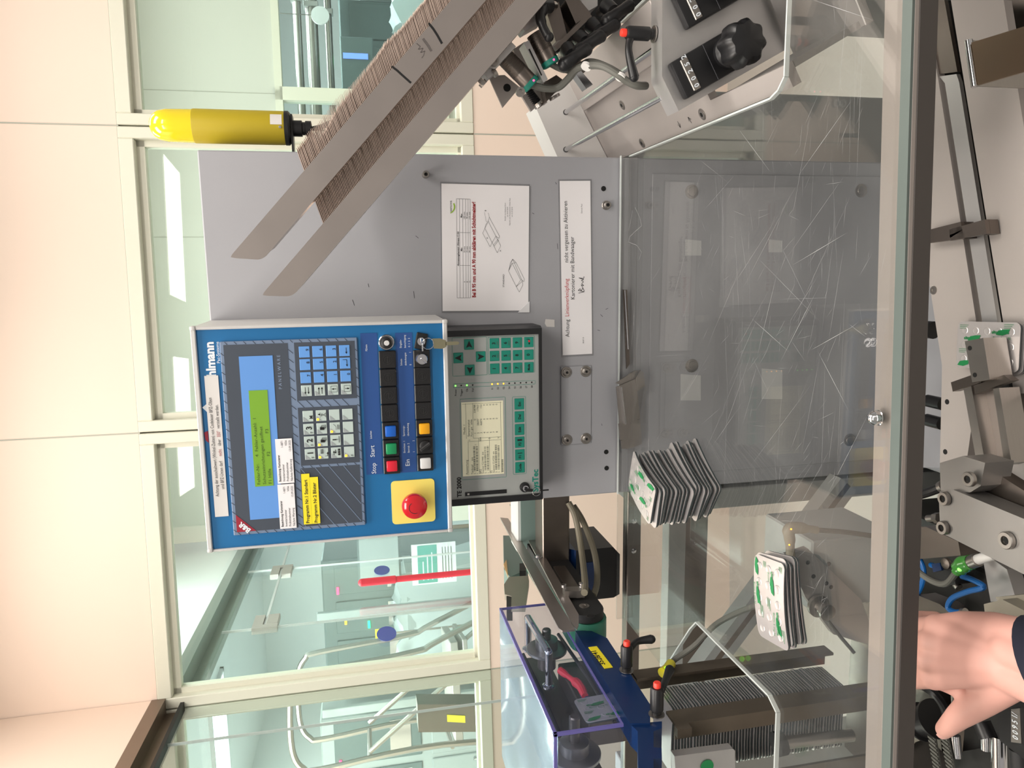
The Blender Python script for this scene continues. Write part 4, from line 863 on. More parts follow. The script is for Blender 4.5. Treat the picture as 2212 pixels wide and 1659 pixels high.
# ------------------------------------------------------------------ yellow beacon
bx_, by_ = 0.2315, 1.325
be = thing('warning_beacon', 'tall yellow cylindrical warning beacon fixed to the right side of the grey cabinet', 'beacon', (bx_, by_, 1.66))
R_ = 0.0268
MB().lathe([(R_ * 0.985, 0), (R_, 0.003), (R_, 0.140), (R_ * 0.99, 0.1415)], (bx_, by_, 1.699), (0, 0, 1), 40).build('beacon_housing', 'beacon_body', be)
MB().lathe([(R_ * 0.97, 0.141), (R_ * 0.955, 0.165), (R_ * 0.94, 0.182), (R_ * 0.86, 0.193), (R_ * 0.68, 0.201), (R_ * 0.4, 0.2062), (R_ * 0.12, 0.2078), (0.0002, 0.208)], (bx_, by_, 1.699), (0, 0, 1), 40).build('beacon_lens', 'beacon_lens', be)
MB().lathe([(0.009, 0.143), (0.009, 0.17), (0.004, 0.18)], (bx_, by_, 1.699), (0, 0, 1), 16).build('flash_tube', 'yellow', be)
MB().lathe([(R_ * 0.9, -0.009), (R_ * 1.02, -0.006), (R_ * 1.02, 0.0)], (bx_, by_, 1.699), (0, 0, 1), 40).build('beacon_base', 'black_plastic', be)
g = MB().lathe([(0.013, -0.012), (0.013, -0.027), (0.0105, -0.028), (0.0105, -0.032), (0.0125, -0.033), (0.0125, -0.042), (0.008, -0.043)], (bx_, by_, 1.699), (0, 0, 1), 12).build('cable_gland', 'black_plastic', be)
MB().tube([(bx_, by_, 1.656), (bx_ + 0.004, by_, 1.640), (bx_ + 0.012, by_, 1.62), (bx_ + 0.014, by_ + 0.01, 1.58)], 0.0042, 10, 5).build('beacon_cable', 'rubber_cable', be)
MB().box((0.1875, by_ - 0.016, 1.686), (bx_ + 0.02, by_ + 0.016, 1.689)).box((0.1870, by_ - 0.016, 1.655), (0.1895, by_ + 0.016, 1.689)).build('mounting_bracket', 'black_plastic', be)
MB().lathe([(0.0024, 0), (0.0022, 0.002), (0.0002, 0.0024)], (bx_ - 0.003, by_ - R_ * 0.99, 1.705), (0, -1, 0), 12).build('housing_screw', 'chrome', be)
s_ = MB(); q = []
for k in range(7):
    a = math.radians(-88 + 6.5 * k); q.append((bx_ + (R_ + 0.0003) * math.cos(a), by_ + (R_ + 0.0003) * math.sin(a)))
for a, b in zip(q, q[1:]): s_.poly([(a[0], a[1], 1.702), (b[0], b[1], 1.702), (b[0], b[1], 1.720), (a[0], a[1], 1.720)])
s_.build('beacon_sticker', 'paper_dim', be)

# ------------------------------------------------------------------ carton magazine
RY = 1.0
mag = thing('carton_magazine', 'sloping stainless carton magazine of two flat rails in front of the cabinet', 'magazine', (0.25, RY, 1.35))
dR = Vector((0.742, 0, -0.6704)).normalized(); pR = Vector((-dR.z, 0, dR.x))
def rail(p_top, p_bot, end, name):
    """flat bar from its upright cut end down to the right, with a folded flange behind its lower edge"""
    p_top = Vector((p_top[0], RY, p_top[1])); p_bot = Vector((p_bot[0], RY, p_bot[1]))
    L = end
    a = p_top + Vector((0.0, 0, 0.0)); r = 0.006
    pts = [p_top + dR * L, p_top + dR * r, p_top + Vector((0.0008, 0, -0.0022)), p_top + Vector((-0.0005, 0, -0.008)), p_bot + Vector((-0.0005, 0, 0.006)), p_bot + Vector((0.001, 0, 0.001)), p_bot + dR * r * 0.9, p_bot + dR * L]
    o = MB().prism(pts, (0, 0.003, 0)).build(name, 'steel_warm', mag)
    fl = [p_bot + dR * (r * 2.2), p_bot + dR * L]
    MB().prism([fl[0] + Vector((0, 0.003, 0)), fl[1] + Vector((0, 0.003, 0)), fl[1] + Vector((0, 0.022, 0)), fl[0] + dR * 0.006 + Vector((0, 0.022, 0))], pR * 0.003).build('rail_flange', 'steel_warm', o)
    return o
up = rail((0.016, 1.752), (0.014, 1.711), 0.70, 'upper_rail'); lo = rail((-0.032, 1.7165), (-0.033, 1.677), 0.70, 'lower_rail')
def on_rail(m_, pts, w):
    P = [onY(x, y, RY - 0.0006) for x, y in pts]
    for a, b in zip(P, P[1:]): line(m_, (a.x, a.z), (b.x, b.z), w, RY - 0.0006)
mk = MB(); on_rail(mk, [(846, 143), (858, 152), (870, 163), (888, 179)], 0.0026); mk.build('marker_line', 'ink', up); mk = MB(); on_rail(mk, [(926, 50), (936, 62), (945, 76), (955, 94)], 0.0028); mk.build('marker_line', 'ink', up)
mk = MB(); on_rail(mk, [(914, 83), (925, 98), (932, 110)], 0.003); on_rail(mk, [(900, 93), (908, 100), (904, 106), (914, 104), (909, 113), (918, 110), (915, 120), (911, 125)], 0.0009); mk.build('marker_scribble', mat('ink_smudge', (96, 90, 88), 0.6), up)
MB().box((0.49, RY + 0.024, 1.10), (0.53, RY + 0.05, 1.36)).box((0.49, RY + 0.024, 1.06), (0.55, RY + 0.30, 1.10)).build('magazine_post', 'alu', mag)
# folded cartons, each leaning in the magazine
bd = Vector((0.9553, 0, 0.2957)); bn = Vector((-0.2957, 0, 0.9553)); BL = 0.118; BD = 0.12
prof = [(0, 0.0003), (0.012, 0.0011), (0.05, 0.0012), (0.076, 0.0011), (0.0815, 0.0001), (0.087, 0.0011), (0.108, 0.0012), (BL, 0.0004)]
cm = MB(); bot = [bd * a for a, t in prof]; top = [bd * a + bn * t for a, t in reversed(prof)]
ring = bot + top; nr = len(ring); st_y = [(0, 0), (0.03, 0.0012), (0.06, 0.0017), (0.09, 0.0012), (BD, 0)]     # a slight sag across the depth
cm.add([p + Vector((0, y, 0)) - bn * s for y, s in st_y for p in ring], [tuple(range(nr - 1, -1, -1)), tuple(range(4 * nr, 5 * nr))] + [(k * nr + i, k * nr + (i + 1) % nr, (k + 1) * nr + (i + 1) % nr, (k + 1) * nr + i) for k in range(4) for i in range(nr)])
proto = cm.build('folded_carton', 'board', origin=(0, 0, 0), smooth=0)
def crt(o, k):
    d = 0.00228 * k
    bump_ = 0.0030 * math.exp(-((k - 34) / 7.0) ** 2) + 0.0032 * math.exp(-((k - 78) / 8.0) ** 2) + 0.002 * math.exp(-((k - 12) / 5.0) ** 2)
    e = Vector((0.155, 0, 1.664)) + dR * d + bd * (bump_ + random.uniform(-0.0007, 0.0007)) - bd * BL
    o.location = (e.x, RY + 0.0245 + random.uniform(-0.0006, 0.0006), e.z); o.rotation_euler = (0, random.uniform(-0.0022, 0.0022), 0)
random.seed(5)
for k in range(178):
    o = proto if k == 0 else proto.copy()
    if k: C.objects.link(o)
    crt(o, k)
    tag(o, 'topmost flat folded beige carton in the sloping magazine' if k == 0 else 'flat folded beige carton pressed between its neighbours in the sloping magazine', 'carton', 'folded cartons in the magazine')

# ------------------------------------------------------------------ format adjustment unit at the right
AN = math.radians(29.5)
DM = Matrix.Translation((0.195, 0, 1.098)) @ Matrix.Rotation(-AN, 4, 'Y')      # local: a across the sloping deck, y, h above it
def deck_pt(x, y, h=0.0):
    n_ = DM.to_3x3() @ Vector((0, 0, 1)); p = onP(x, y, DM @ Vector((0, 0, h)), n_); return DM.inverted() @ p
un = thing('adjusting_unit', 'aluminium format adjusting unit with sloping deck, guide rods and counters right of the cabinet', 'machine unit', (0.28, 1.1, 1.0))
dk = MB(DM); pts = [(0.004, 0.80), (0.030, 0.80), (0.030, 0.978), (0.184, 0.978), (0.184, 1.44), (0.004, 1.44)]
dk.prism([(a, y, -0.012) for a, y in pts], (0, 0, 0.012)); dk = dk.build('sloping_deck', 'alu_matte', un)
MB(DM).box((0.112, 1.0, 0), (0.184, 1.405, 0.007), 0.001).build('raised_deck_strip', 'alu_matte', dk)
for x, y in ((1344, 227), (1387, 309), (1517, 247)):
    p = deck_pt(x, y); c = DM @ Vector((p.x, p.y, 0.0)); ax = DM.to_3x3() @ Vector((0, 0, 1))
    o = MB().lathe([(0.0085, 0), (0.0085, 0.0006), (0.0068, 0.0008), (0.0066, 0.0016), (0.0034, 0.0016), (0.0032, 0.0006), (0.0002, 0.0006)], c, ax, 24).build('deck_screw', 'steel', dk)
    MB().cyl(c + ax * 0.0004, c + ax * 0.001, 0.0031, seg=6).build('hex_socket', 'gap_black', dk)
ar = MB(DM)
def darrow(x0, y0, x1, y1):
    a = deck_pt(x0, y0, 0.0004); b = deck_pt(x1, y1, 0.0004); d = (b - a).normalized(); q = Vector((-d.y, d.x, 0))
    ar.poly([a - q * .0005, b - q * .0005, b + q * .0005, a + q * .0005])
    for sg in (1, -1):
        e = b - d * 0.006 + q * sg * 0.004; ar.poly([b - q * .0005, e - d * .0008, e + d * .0008, b + q * .0005])
darrow(1463, 262, 1470, 276); darrow(1494, 266, 1486, 253)
ar.build('drawn_arrows', 'ink', dk)
MB(DM).box((0.022, 0.792, -0.118), (0.34, 0.932, -0.106), 0.001).build('front_apron', 'alu_arm', un)
MB(DM).box((0.022, 0.80, -0.106), (0.030, 0.93, -0.0125)).build('apron_web', 'alu_arm', un)
# white plastic bearing block
t_ = math.tan(AN)
def zd(x): return 1.098 + t_ * (x - 0.195)
MB().prism([(0.1915, 1.42, zd(0.1915) + 0.001), (0.345, 1.42, zd(0.345) + 0.001), (0.300, 1.42, 1.250), (0.1915, 1.42, 1.199)], (0, 0.075, 0)).build('bearing_block', 'white_pom', un)
for x in (0.2215, 0.290):
    MB().cyl((x, 0.97, 1.186), (x, 1.43, 1.190), 0.0042, seg=20).build('guide_rod', 'chrome', un)
    MB().lathe([(0.0052, 0), (0.0052, 0.0006), (0.0046, 0.0006)], (x, 1.42, 1.190), (0, -1, 0), 20, False).build('rod_bore', 'gap_black', un)
# counter block
FB = 0.94
poly = [(0.198, 1.176), (0.240, 1.200), (0.420, 1.203), (0.430, 1.080), (0.292, 1.004)]
cb = MB().prism([(x, FB, z) for x, z in poly], (0, 0.036, 0)).build('counter_block', 'alu', un)
DD = Vector((math.cos(AN), 0, math.sin(AN))); DN = Vector((-math.sin(AN), 0, math.cos(AN)))
def counter(corner, digits, group=None):
    """position indicator on the block face: corner = its upper left corner (x, z)"""
    M = Matrix((( DD.x, 0, -DN.x * -1, corner[0]), (0, 1, 0, FB), (DD.z, 0, DN.z, corner[1]), (0, 0, 0, 1)))
    o = MB(M).box((0, -0.014, -0.112), (0.049, -0.0002, 0.0), 0.003, 2).build('position_counter', 'black_plastic', un)
    MB(M).box((0.0035, -0.0165, -0.0225), (0.0455, -0.0135, -0.0115), 0.001).build('counter_window', 'steel', o)
    MB(M @ Matrix.Translation((0.0065, -0.0172, -0.0205)) @ Matrix.Rotation(math.radians(90), 4, 'X')).text('  '.join(digits), 0.0098, Matrix.Identity(4), bold=0.0003, xs=0.92).build('counter_digits', 'ink_white', o)
    MB(M).box((0.001, -0.0146, -0.049), (0.048, -0.0139, -0.0485)).build('counter_seam', 'ink_grey', o)
    c = M @ Vector((0.0245, -0.014, -0.076))
    MB().lathe([(0.0205, 0), (0.0205, 0.006), (0.016, 0.010), (0.013, 0.022)], c, (0, -1, 0), 28).build('knob_collar', 'black_plastic', o)
    st_ = MB(); N = 64; prof_ = [(0.80, 0.020), (1.0, 0.024), (1.03, 0.036), (0.98, 0.046), (0.80, 0.052), (0.35, 0.055), (0.01, 0.055)]
    vs = []; fs = []
    for k, (rr, hh) in enumerate(prof_):
        for i in range(N):
            a = 2 * math.pi * i / N; r = 0.0262 * rr * (1 + 0.075 * math.cos(8 * a) * (1 if k < 5 else 0.3)); vs.append((c.x + r * math.cos(a), c.y - hh, c.z + r * math.sin(a)))
    for k in range(len(prof_) - 1):
        for i in range(N): fs.append((k * N + i, k * N + (i + 1) % N, (k + 1) * N + (i + 1) % N, (k + 1) * N + i))
    fs += [tuple(range(N)), tuple(range((len(prof_) - 1) * N, len(prof_) * N))]
    st_.add(vs, fs).build('star_knob', 'black_plastic', o)
    return o
counter((0.2105, 1.1705), '00252'); counter((0.2955, 1.1705), '00283')
# clamp levers (black handle with red push button)
def clamp_lever(M, label, group='black clamp levers with red buttons', arm=((0, 0, 0.030), (0.012, 0, 0.036), (0.030, 0, 0.040), (0.062, 0, 0.038)), cat='lever', parent=None):
    o = Vector(M.translation)
    if parent is None: t = thing('clamp_lever', label, cat, o, group)
    else: t = parent
    MB(M).lathe([(0.0105, 0), (0.0105, 0.0015), (0.0075, 0.002)], (0, 0, 0), (0, 0, 1), 24).build('lever_washer', 'steel', t)
    MB(M).lathe([(0.0066, 0.0015), (0.0066, 0.006), (0.0088, 0.008), (0.0088, 0.036), (0.0075, 0.0385), (0.0050, 0.039)], (0, 0, 0), (0, 0, 1), 24).build('lever_hub', 'black_plastic', t)
    MB(M).lathe([(0.0050, 0.037), (0.0050, 0.0445), (0.0042, 0.0458), (0.0002, 0.046)], (0, 0, 0), (0, 0, 1), 20).build('lever_button', 'clamp_red', t)
    P = spline([Vector(p) for p in arm], 6); n_ = len(P)
    MB(M).tube(P, 0.006, 12, radii=[0.0068 - 0.0022 * math.sin(math.pi * i / (n_ - 1)) for i in range(n_)]).ball(P[-1], 0.0062).build('lever_arm', 'black_plastic', t)
    return t
LM = Matrix.Translation((0.297, 0.962, 1.2025)) @ Matrix.Rotation(math.radians(180), 4, 'Z')
clamp_lever(LM, 'black clamp lever with red button standing on the counter block', arm=((0, 0, 0.030), (0.010, 0, 0.034), (0.026, 0.004, 0.036), (0.056, 0.008, 0.030)))
# sensors under the magazine
def z1(a, b): return (1000 + a / 4.88, b / 4.88)
SYd = 1.075
def P1(a, b, y=SYd): return onY(*z1(a, b), y)
def sensor(a, b, label):
    p, q = P1(*a), P1(*b); d = (q - p).normalized(); L = (q - p).length
    t = thing('cylinder_sensor', label, 'sensor', q, 'ribbed cylinder sensors')
    prof = [(0.0125, 0)]; k = 0
    while k * 0.0016 < L * 0.55: prof += [(0.0132, k * 0.0016 + 0.0004), (0.0132, k * 0.0016 + 0.0011), (0.0127, k * 0.0016 + 0.0014)]; k += 1
    prof += [(0.0128, L * 0.57), (0.0128, L - 0.008)]
    MB().lathe(prof, p, d, 28).build('sensor_barrel', 'steel_dark', t)
    MB().lathe([(0.0131, L - 0.008), (0.0131, L - 0.001), (0.011, L)], p, d, 28).build('teal_ring', 'te_logo', t)
    u = d.cross(Vector((0, 1, 0))).normalized()
    MB().ball(p + d * (L - 0.004) + Vector((0, -0.0131, 0)) + u * 0.002, 0.0015, 10, 6).build('sensor_lamp', 'led_red', t)
    return q, d
q1, d1 = sensor((440, 600), (735, 905), 'ribbed cylinder sensor with teal ring, the one nearer the cabinet')
q2, d2 = sensor((760, 350), (935, 690), 'ribbed cylinder sensor with teal ring, partly behind the upper black lever')
tb = thing('sensor_cable', 'thick grey cable looping from the lower sensor to the adjusting unit', 'cable', q1)
MB().tube([q1 + d1 * -0.002, P1(860, 930), P1(1000, 925), P1(1110, 830, 1.06), P1(1200, 725, 1.04), P1(1330, 690, 1.02), P1(1480, 700, 1.0), P1(1640, 790, 0.99), P1(1720, 850, 0.99), P1(1830, 900, 0.99), P1(1930, 905, 1.0)], 0.0052, 10, 5).build('cable_run', 'rubber_cable', tb)
for a in ((1300, 700, 1.02), (1660, 810, 0.99)):
    c = P1(*a); MB().lathe([(0.0072, -0.002), (0.0072, 0.002)], c, (0.8, 0.3, -0.5), 16).build('cable_tie', 'white_pom', tb)
tb = thing('sensor_cable', 'thin grey cable from the upper sensor joining the thick looping one', 'cable', q2)
MB().tube([q2 + d2 * -0.002, P1(1010, 720), P1(1080, 740, 1.055), P1(1180, 740, 1.068), P1(1290, 660, 1.05), P1(1400, 655, 1.032), P1(1560, 720, 1.016), P1(1690, 800, 1.012)], 0.0042, 10, 5).build('cable_run', 'rubber_cable', tb)
# brackets and handles below the magazine
br = thing('sensor_bracket', 'grey aluminium sensor bracket plates under the lower magazine rail', 'bracket', P1(420, 900))
def slab(pts, y, th, name, m, parent): return MB().prism([P1(a, b, y) for a, b in pts], (0, th, 0)).build(name, m, parent)
slab([(230, 690), (480, 410), (560, 490), (330, 730)], 1.045, 0.03, 'clamp_bar', 'alu', br)
slab([(200, 760), (300, 650), (350, 760), (270, 830)], 1.05, 0.02, 'clamp_jaw', 'alu', br)
slab([(270, 800), (440, 790), (600, 920), (420, 1135)], 1.115, 0.004, 'pierced_plate', 'alu_matte', br)
MB().lathe([(0.0055, 0), (0.0055, 0.0004), (0.0001, 0.0004)], P1(465, 925, 1.1148), (0, -1, 0), 20).build('plate_hole', 'gap_black', br)
slab([(530, 520), (650, 440), (760, 760), (660, 880)], 1.12, 0.004, 'back_plate', 'alu_matte', br)
slab([(640, 450), (695, 425), (895, 835), (850, 870)], 1.06, 0.03, 'slotted_plate', 'alu', br)
slab([(690, 520), (705, 512), (835, 790), (825, 800)], 1.0595, 0.0004, 'plate_slot', 'gap_black', br)
slab([(590, 250), (770, 150), (830, 230), (650, 330)], 1.05, 0.03, 'upper_block', 'alu', br)
slab([(850, 870), (985, 790), (1080, 860), (880, 1075)], 1.10, 0.05, 'lower_block', 'steel_dark', br)
slab([(740, 950), (800, 930), (890, 1080), (850, 1090)], 1.12, 0.02, 'bright_bar', 'steel', br)
slab([(620, 1010), (700, 970), (770, 1130), (720, 1175)], 1.14, 0.006, 'corner_plate', 'alu_matte', br)
for a in ((325, 655), (600, 975)):
    MB().lathe([(0.0062, 0), (0.0062, 0.006), (0.0034, 0.006), (0.0032, 0.003), (0.0002, 0.003)], P1(*a, 1.045), (0, -1, 0), 20).build('bracket_screw', 'steel', br)
MB().cyl(P1(160, 820, 1.05), P1(200, 870, 1.05), 0.0035).cyl(P1(195, 865, 1.05), P1(225, 895, 1.05), 0.006, seg=16).build('adjusting_screw', 'steel', br)
MB().cyl(P1(320, 780, 1.05), P1(350, 760, 1.05), 0.0055, seg=16).build('adjusting_screw', 'steel', br)
for k, (a, b, lab) in enumerate((((700, 940), (800, 1095), 'black ribbed bellows spring below the teal sensor ring'), ((905, 900), (960, 1010), 'black ribbed bellows spring half hidden by the slotted plate'))):
    p, q = P1(*a, 1.13), P1(*b, 1.13); d = (q - p).normalized(); L = (q - p).length; n_ = int(L / 0.003)
    t = thing('bellows_spring', lab, 'spring', q); pr = []
    for i in range(n_): pr += [(0.0055, i * 0.003), (0.0085, i * 0.003 + 0.0015)]
    MB().lathe(pr, p, d, 18).build('bellows', 'black_matte', t)
    MB().cyl(q, q + d * 0.004, 0.0088, seg=18).build('spring_seat', 'steel', t)
for k, (h, e, y, lab) in enumerate((((1100, 520), (1180, 620), 1.05, 'lowest glossy black clamp handle of the row beside the sensors'), ((1230, 400), (1330, 480), 1.06, 'second glossy black clamp handle of the row beside the sensors'), ((1360, 260), (1480, 360), 1.07, 'third glossy black clamp handle of the row beside the sensors'), ((1510, 60), (1630, 160), 1.08, 'topmost glossy black clamp handle of the row beside the sensors'))):
    t = thing('toggle_clamp', lab, 'clamp', P1(*h, y), 'glossy black clamp handles')
    a, b = P1(*h, y + 0.02), P1(*e, y - 0.005)
    MB().cyl(a, a * 0.35 + b * 0.65, 0.0115, 0.010, seg=20).build('handle_hub', 'black_plastic', t)
    c0 = P1(e[0] - 110, e[1] + 60, y - 0.012); c1 = P1(e[0] + 120, e[1] - 95, y - 0.012)
    MB().tube([c0, c0 * 0.6 + c1 * 0.4 + Vector((0, -0.005, 0)), c1], 0.009, 14, 6, radii=[0.0092, 0.0082, 0.0078, 0.0085]).ball(c0, 0.0096).ball(c1, 0.0088).build('handle_grip', 'black_plastic', t)
    MB().cyl(a, a + Vector((0, 0.03, 0)), 0.006).build('handle_stud', 'steel', t)
fr_ = thing('feeder_frame', 'dark aluminium feeder frame with rails behind the black handles', 'machine frame', P1(1100, 250, 1.12))
slab([(870, 90), (1010, 20), (1100, 380), (980, 440)], 1.10, 0.04, 'frame_rail', 'steel_dark', fr_)
slab([(1080, 0), (1200, -40), (1350, 140), (1190, 250)], 1.09, 0.04, 'frame_rail', 'steel_dark', fr_)
slab([(1240, -30), (1420, -60), (1420, 60), (1280, 140)], 1.10, 0.04, 'frame_block', 'alu', fr_)
slab([(960, 490), (1330, 130), (1360, 170), (1000, 520)], 1.085, 0.012, 'frame_strip', 'steel_dark', fr_)
slab([(800, -30), (1950, -60), (1330, 560), (1250, 520), (900, 560)], 1.16, 0.01, 'opening_shade', 'black_matte', fr_)  # black sheet standing in for the shaded opening behind the handles
slab([(1190, 780), (1240, 740), (1370, 890), (1300, 935)], 1.09, 0.02, 'guide_bar', 'chrome', fr_)
slab([(1140, 680), (1220, 620), (1330, 720), (1250, 790)], 1.11, 0.03, 'guide_block', 'steel_dark', fr_)
p0 = P1(760, 70, 1.03); LM2 = Matrix.Translation(P1(850, 60, 1.05)) @ (p0 - P1(850, 60, 1.05)).to_track_quat('Z', 'X').to_matrix().to_4x4()
ul = thing('clamp_lever', 'black clamp lever with red button at the top picture edge under the magazine rail', 'lever', P1(830, 60, 1.04), 'black clamp levers with red buttons')
MB().cyl(P1(900, 60, 1.05), P1(790, 55, 1.03), 0.0105, 0.0092, seg=24).build('lever_hub', 'black_plastic', ul)
MB().cyl(P1(792, 50, 1.032), P1(735, 30, 1.025), 0.0078, 0.0070, seg=20).build('lever_button', 'clamp_red', ul)
MB().tube([P1(830, 70, 1.035), P1(815, 180, 1.03), P1(850, 300, 1.03), P1(905, 390, 1.03)], 0.007, 12, 6, radii=[0.009, 0.007, 0.006, 0.006]).ball(P1(905, 390, 1.03), 0.0068).build('lever_arm', 'black_plastic', ul)
MB().cyl(P1(900, 60, 1.05), P1(960, 60, 1.09), 0.006).build('lever_stud', 'steel', ul)

# ------------------------------------------------------------------ clear guard plate and its bar
PZ = 1.12
gp = thing('clear_guard', 'scratched clear acrylic guard plate lying between cabinet and front bar', 'guard plate', (-0.15, 0.9, PZ - 0.005))
outl = [(-1.15, 0.5345), (0.80, 0.6425), (0.80, 0.787), (0.206, 0.787), (0.194, 0.799), (0.1885, 0.815), (0.1885, 1.266), (-0.668, 1.252), (-0.668, 1.075), (-0.552, 0.985), (-0.531, 0.965), (-0.529, 0.765), (-0.540, 0.745), (-1.15, 0.735)]
MB().prism([(x, y, PZ - 0.005) for x, y in outl], (0, 0, 0.005)).build('guard_sheet', 'acrylic', gp, smooth=0)
def edge_strip(a, b, name='polished_edge'):
    a = Vector((a[0], a[1], 0)); b = Vector((b[0], b[1], 0)); d = (b - a).normalized(); q = Vector((-d.y, d.x, 0)) * 0.0012; z0 = Vector((0, 0, PZ - 0.0052))
    MB().prism([a - q + z0, b - q + z0, b + q + z0, a + q + z0], (0, 0, 0.0054)).build(name, 'acrylic_edge', gp)
for i in (2, 3, 4, 5, 8, 9, 10, 11, 12): edge_strip(outl[i], outl[i + 1])
MB().box((-0.668, 1.2605, PZ), (0.1885, 1.2655, PZ + 0.016)).build('rear_lip', 'acrylic', gp)
MB().box((-0.42, 1.2600, PZ + 0.0155), (0.1885, 1.2660, PZ + 0.0168)).build('lip_edge', 'acrylic_edge', gp)
scr = MB(); random.seed(11)
def scratch(p, a, l, w):
    d = Vector((math.cos(a), math.sin(a), 0)); q = Vector((-d.y, d.x, 0)) * w; p = Vector((p[0], p[1], PZ + 0.00025)); scr.poly([p, p + d * l * .5 + q, p + d * l, p + d * l * .5 - q])
for k in range(380):
    x = random.triangular(-0.5, 0.30, 0.0); y = random.triangular(0.60, 1.18, 0.68)
    if x > 0.17 and y > 0.74: continue
    big = random.random() < 0.20
    scratch((x, y), random.choice((random.gauss(2.5, 0.14), random.gauss(2.45, 0.2), random.gauss(0.05, 0.15), random.gauss(0.0, 0.1), random.uniform(0, math.pi))), random.uniform(0.08, 0.24) if big else random.uniform(0.006, 0.045), random.uniform(0.00004, 0.00009) if big else random.uniform(0.00003, 0.00008))
for p, a, l in (((0.03, 0.66), 1.9, .10), ((-0.02, 0.70), 2.5, .12), ((0.10, 0.80), 0.9, .12), ((-0.1, 0.75), 1.2, .1), ((0.16, 0.66), 2.2, .12), ((0.0, 0.78), 2.8, .12), ((0.22, 0.64), 1.1, .12), ((-0.15, 0.64), 0.8, .09), ((-0.06, 0.64), 2.0, .08)): scratch(p, a, l, 0.00016)
scr.build('scratches', 'scratch', gp, kind='stuff')
crack = MB()
for pts in ([(1357, 530), (1360, 512), (1372, 500), (1386, 488), (1382, 470), (1372, 448)], [(1356, 522), (1376, 530), (1386, 545), (1380, 562)], [(1357, 500), (1362, 480), (1366, 455)]):
    P = [onZ(x, y, PZ + 0.0004) for x, y in pts]
    for a, b in zip(P, P[1:]):
        d = (b - a).normalized(); q = Vector((-d.y, d.x, 0)) * 0.0003; crack.poly([a - q, b - q, b + q, a + q])
crack.build('crack_lines', 'scratch', gp)
bar = thing('guard_bar', 'long flat aluminium bar carrying the front edge of the clear guard', 'bar', (0, 0.58, 1.08))
MB(Matrix.Translation((0, 0.594, 0)) @ Matrix.Rotation(math.radians(3.2), 4, 'Z')).box((-1.15, -0.0105, 1.1095), (0.80, 0.028, PZ - 0.0056), 0.0006).build('bar_top', mat('bar_alu', (158, 150, 145), 0.6, 0.5, var=0.04, scale=20, bump=0.1), bar)
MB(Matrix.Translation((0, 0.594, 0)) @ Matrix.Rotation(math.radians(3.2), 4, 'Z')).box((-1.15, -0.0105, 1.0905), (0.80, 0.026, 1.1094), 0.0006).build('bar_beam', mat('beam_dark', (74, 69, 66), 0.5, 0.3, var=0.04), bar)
MB(Matrix.Translation((0, 0.594, 0)) @ Matrix.Rotation(math.radians(3.2), 4, 'Z')).box((-1.15, -0.0105, PZ - 0.0055), (0.80, 0.0015, PZ - 0.0030)).build('edge_strip', mat('edge_green', (86, 96, 92), 0.4), bar)
cn = onZ(1898, 902, PZ)
n_ = MB().lathe([(0.0075, 0.0004), (0.0075, 0.001), (0.0068, 0.0015)], (cn.x, cn.y, PZ), (0, 0, 1), 24).lathe([(0.0068, 0.0015), (0.0068, 0.006), (0.0062, 0.0065), (0.0050, 0.0092), (0.0022, 0.011), (0.0002, 0.0112)], (cn.x, cn.y, PZ), (0, 0, 1), 24); n_.build('cap_nut', 'chrome', bar)
# folded hinge brackets at the rear lip
hb = thing('hinge_bracket', 'stepped folded steel hinge bracket on the rear edge of the clear guard', 'bracket', (-0.24, 1.25, PZ))
def zh(a, b): return (1300 + a / 4.148, 600 + b / 4.148)
def hp(a, b, y): return onY(*zh(a, b), y)
def hslab(pts, y, th, name, m='steel'): MB().prism([hp(a, b, y) for a, b in pts], (0, th, 0)).build(name, m, hb)
hslab([(130, 980), (305, 905), (345, 1262), (210, 1312), (160, 1312)], 1.240, 0.003, 'long_leaf'); hslab([(150, 1310), (342, 1268), (358, 1420), (225, 1455), (165, 1455)], 1.246, 0.003, 'middle_leaf'); hslab([(172, 1460), (350, 1400), (362, 1490), (240, 1532), (180, 1532)], 1.252, 0.003, 'short_leaf')
hslab([(172, 980), (182, 980), (222, 1312), (208, 1312)], 1.232, 0.010, 'leaf_fold', 'chrome')
hslab([(125, 945), (290, 835), (350, 828), (310, 905), (185, 965)], 1.244, 0.003, 'angled_leaf'); hslab([(350, 828), (375, 850), (388, 970), (322, 1015), (310, 905)], 1.236, 0.003, 'angled_leaf')
hr = thing('hinge_rod', 'slim dark hinge strip along the rear edge of the clear guard', 'hinge', (-0.08, 1.262, PZ))
MB().prism([hp(190, 108, 1.256), hp(228, 108, 1.256), hp(250, 770, 1.256), hp(222, 815, 1.256)], (0, 0.003, 0)).build('hinge_strip', 'steel_dark', hr)
MB().tube([hp(208, 112, 1.252), hp(236, 640, 1.252)], 0.0012, 8).build('hinge_pin', 'chrome', hr)
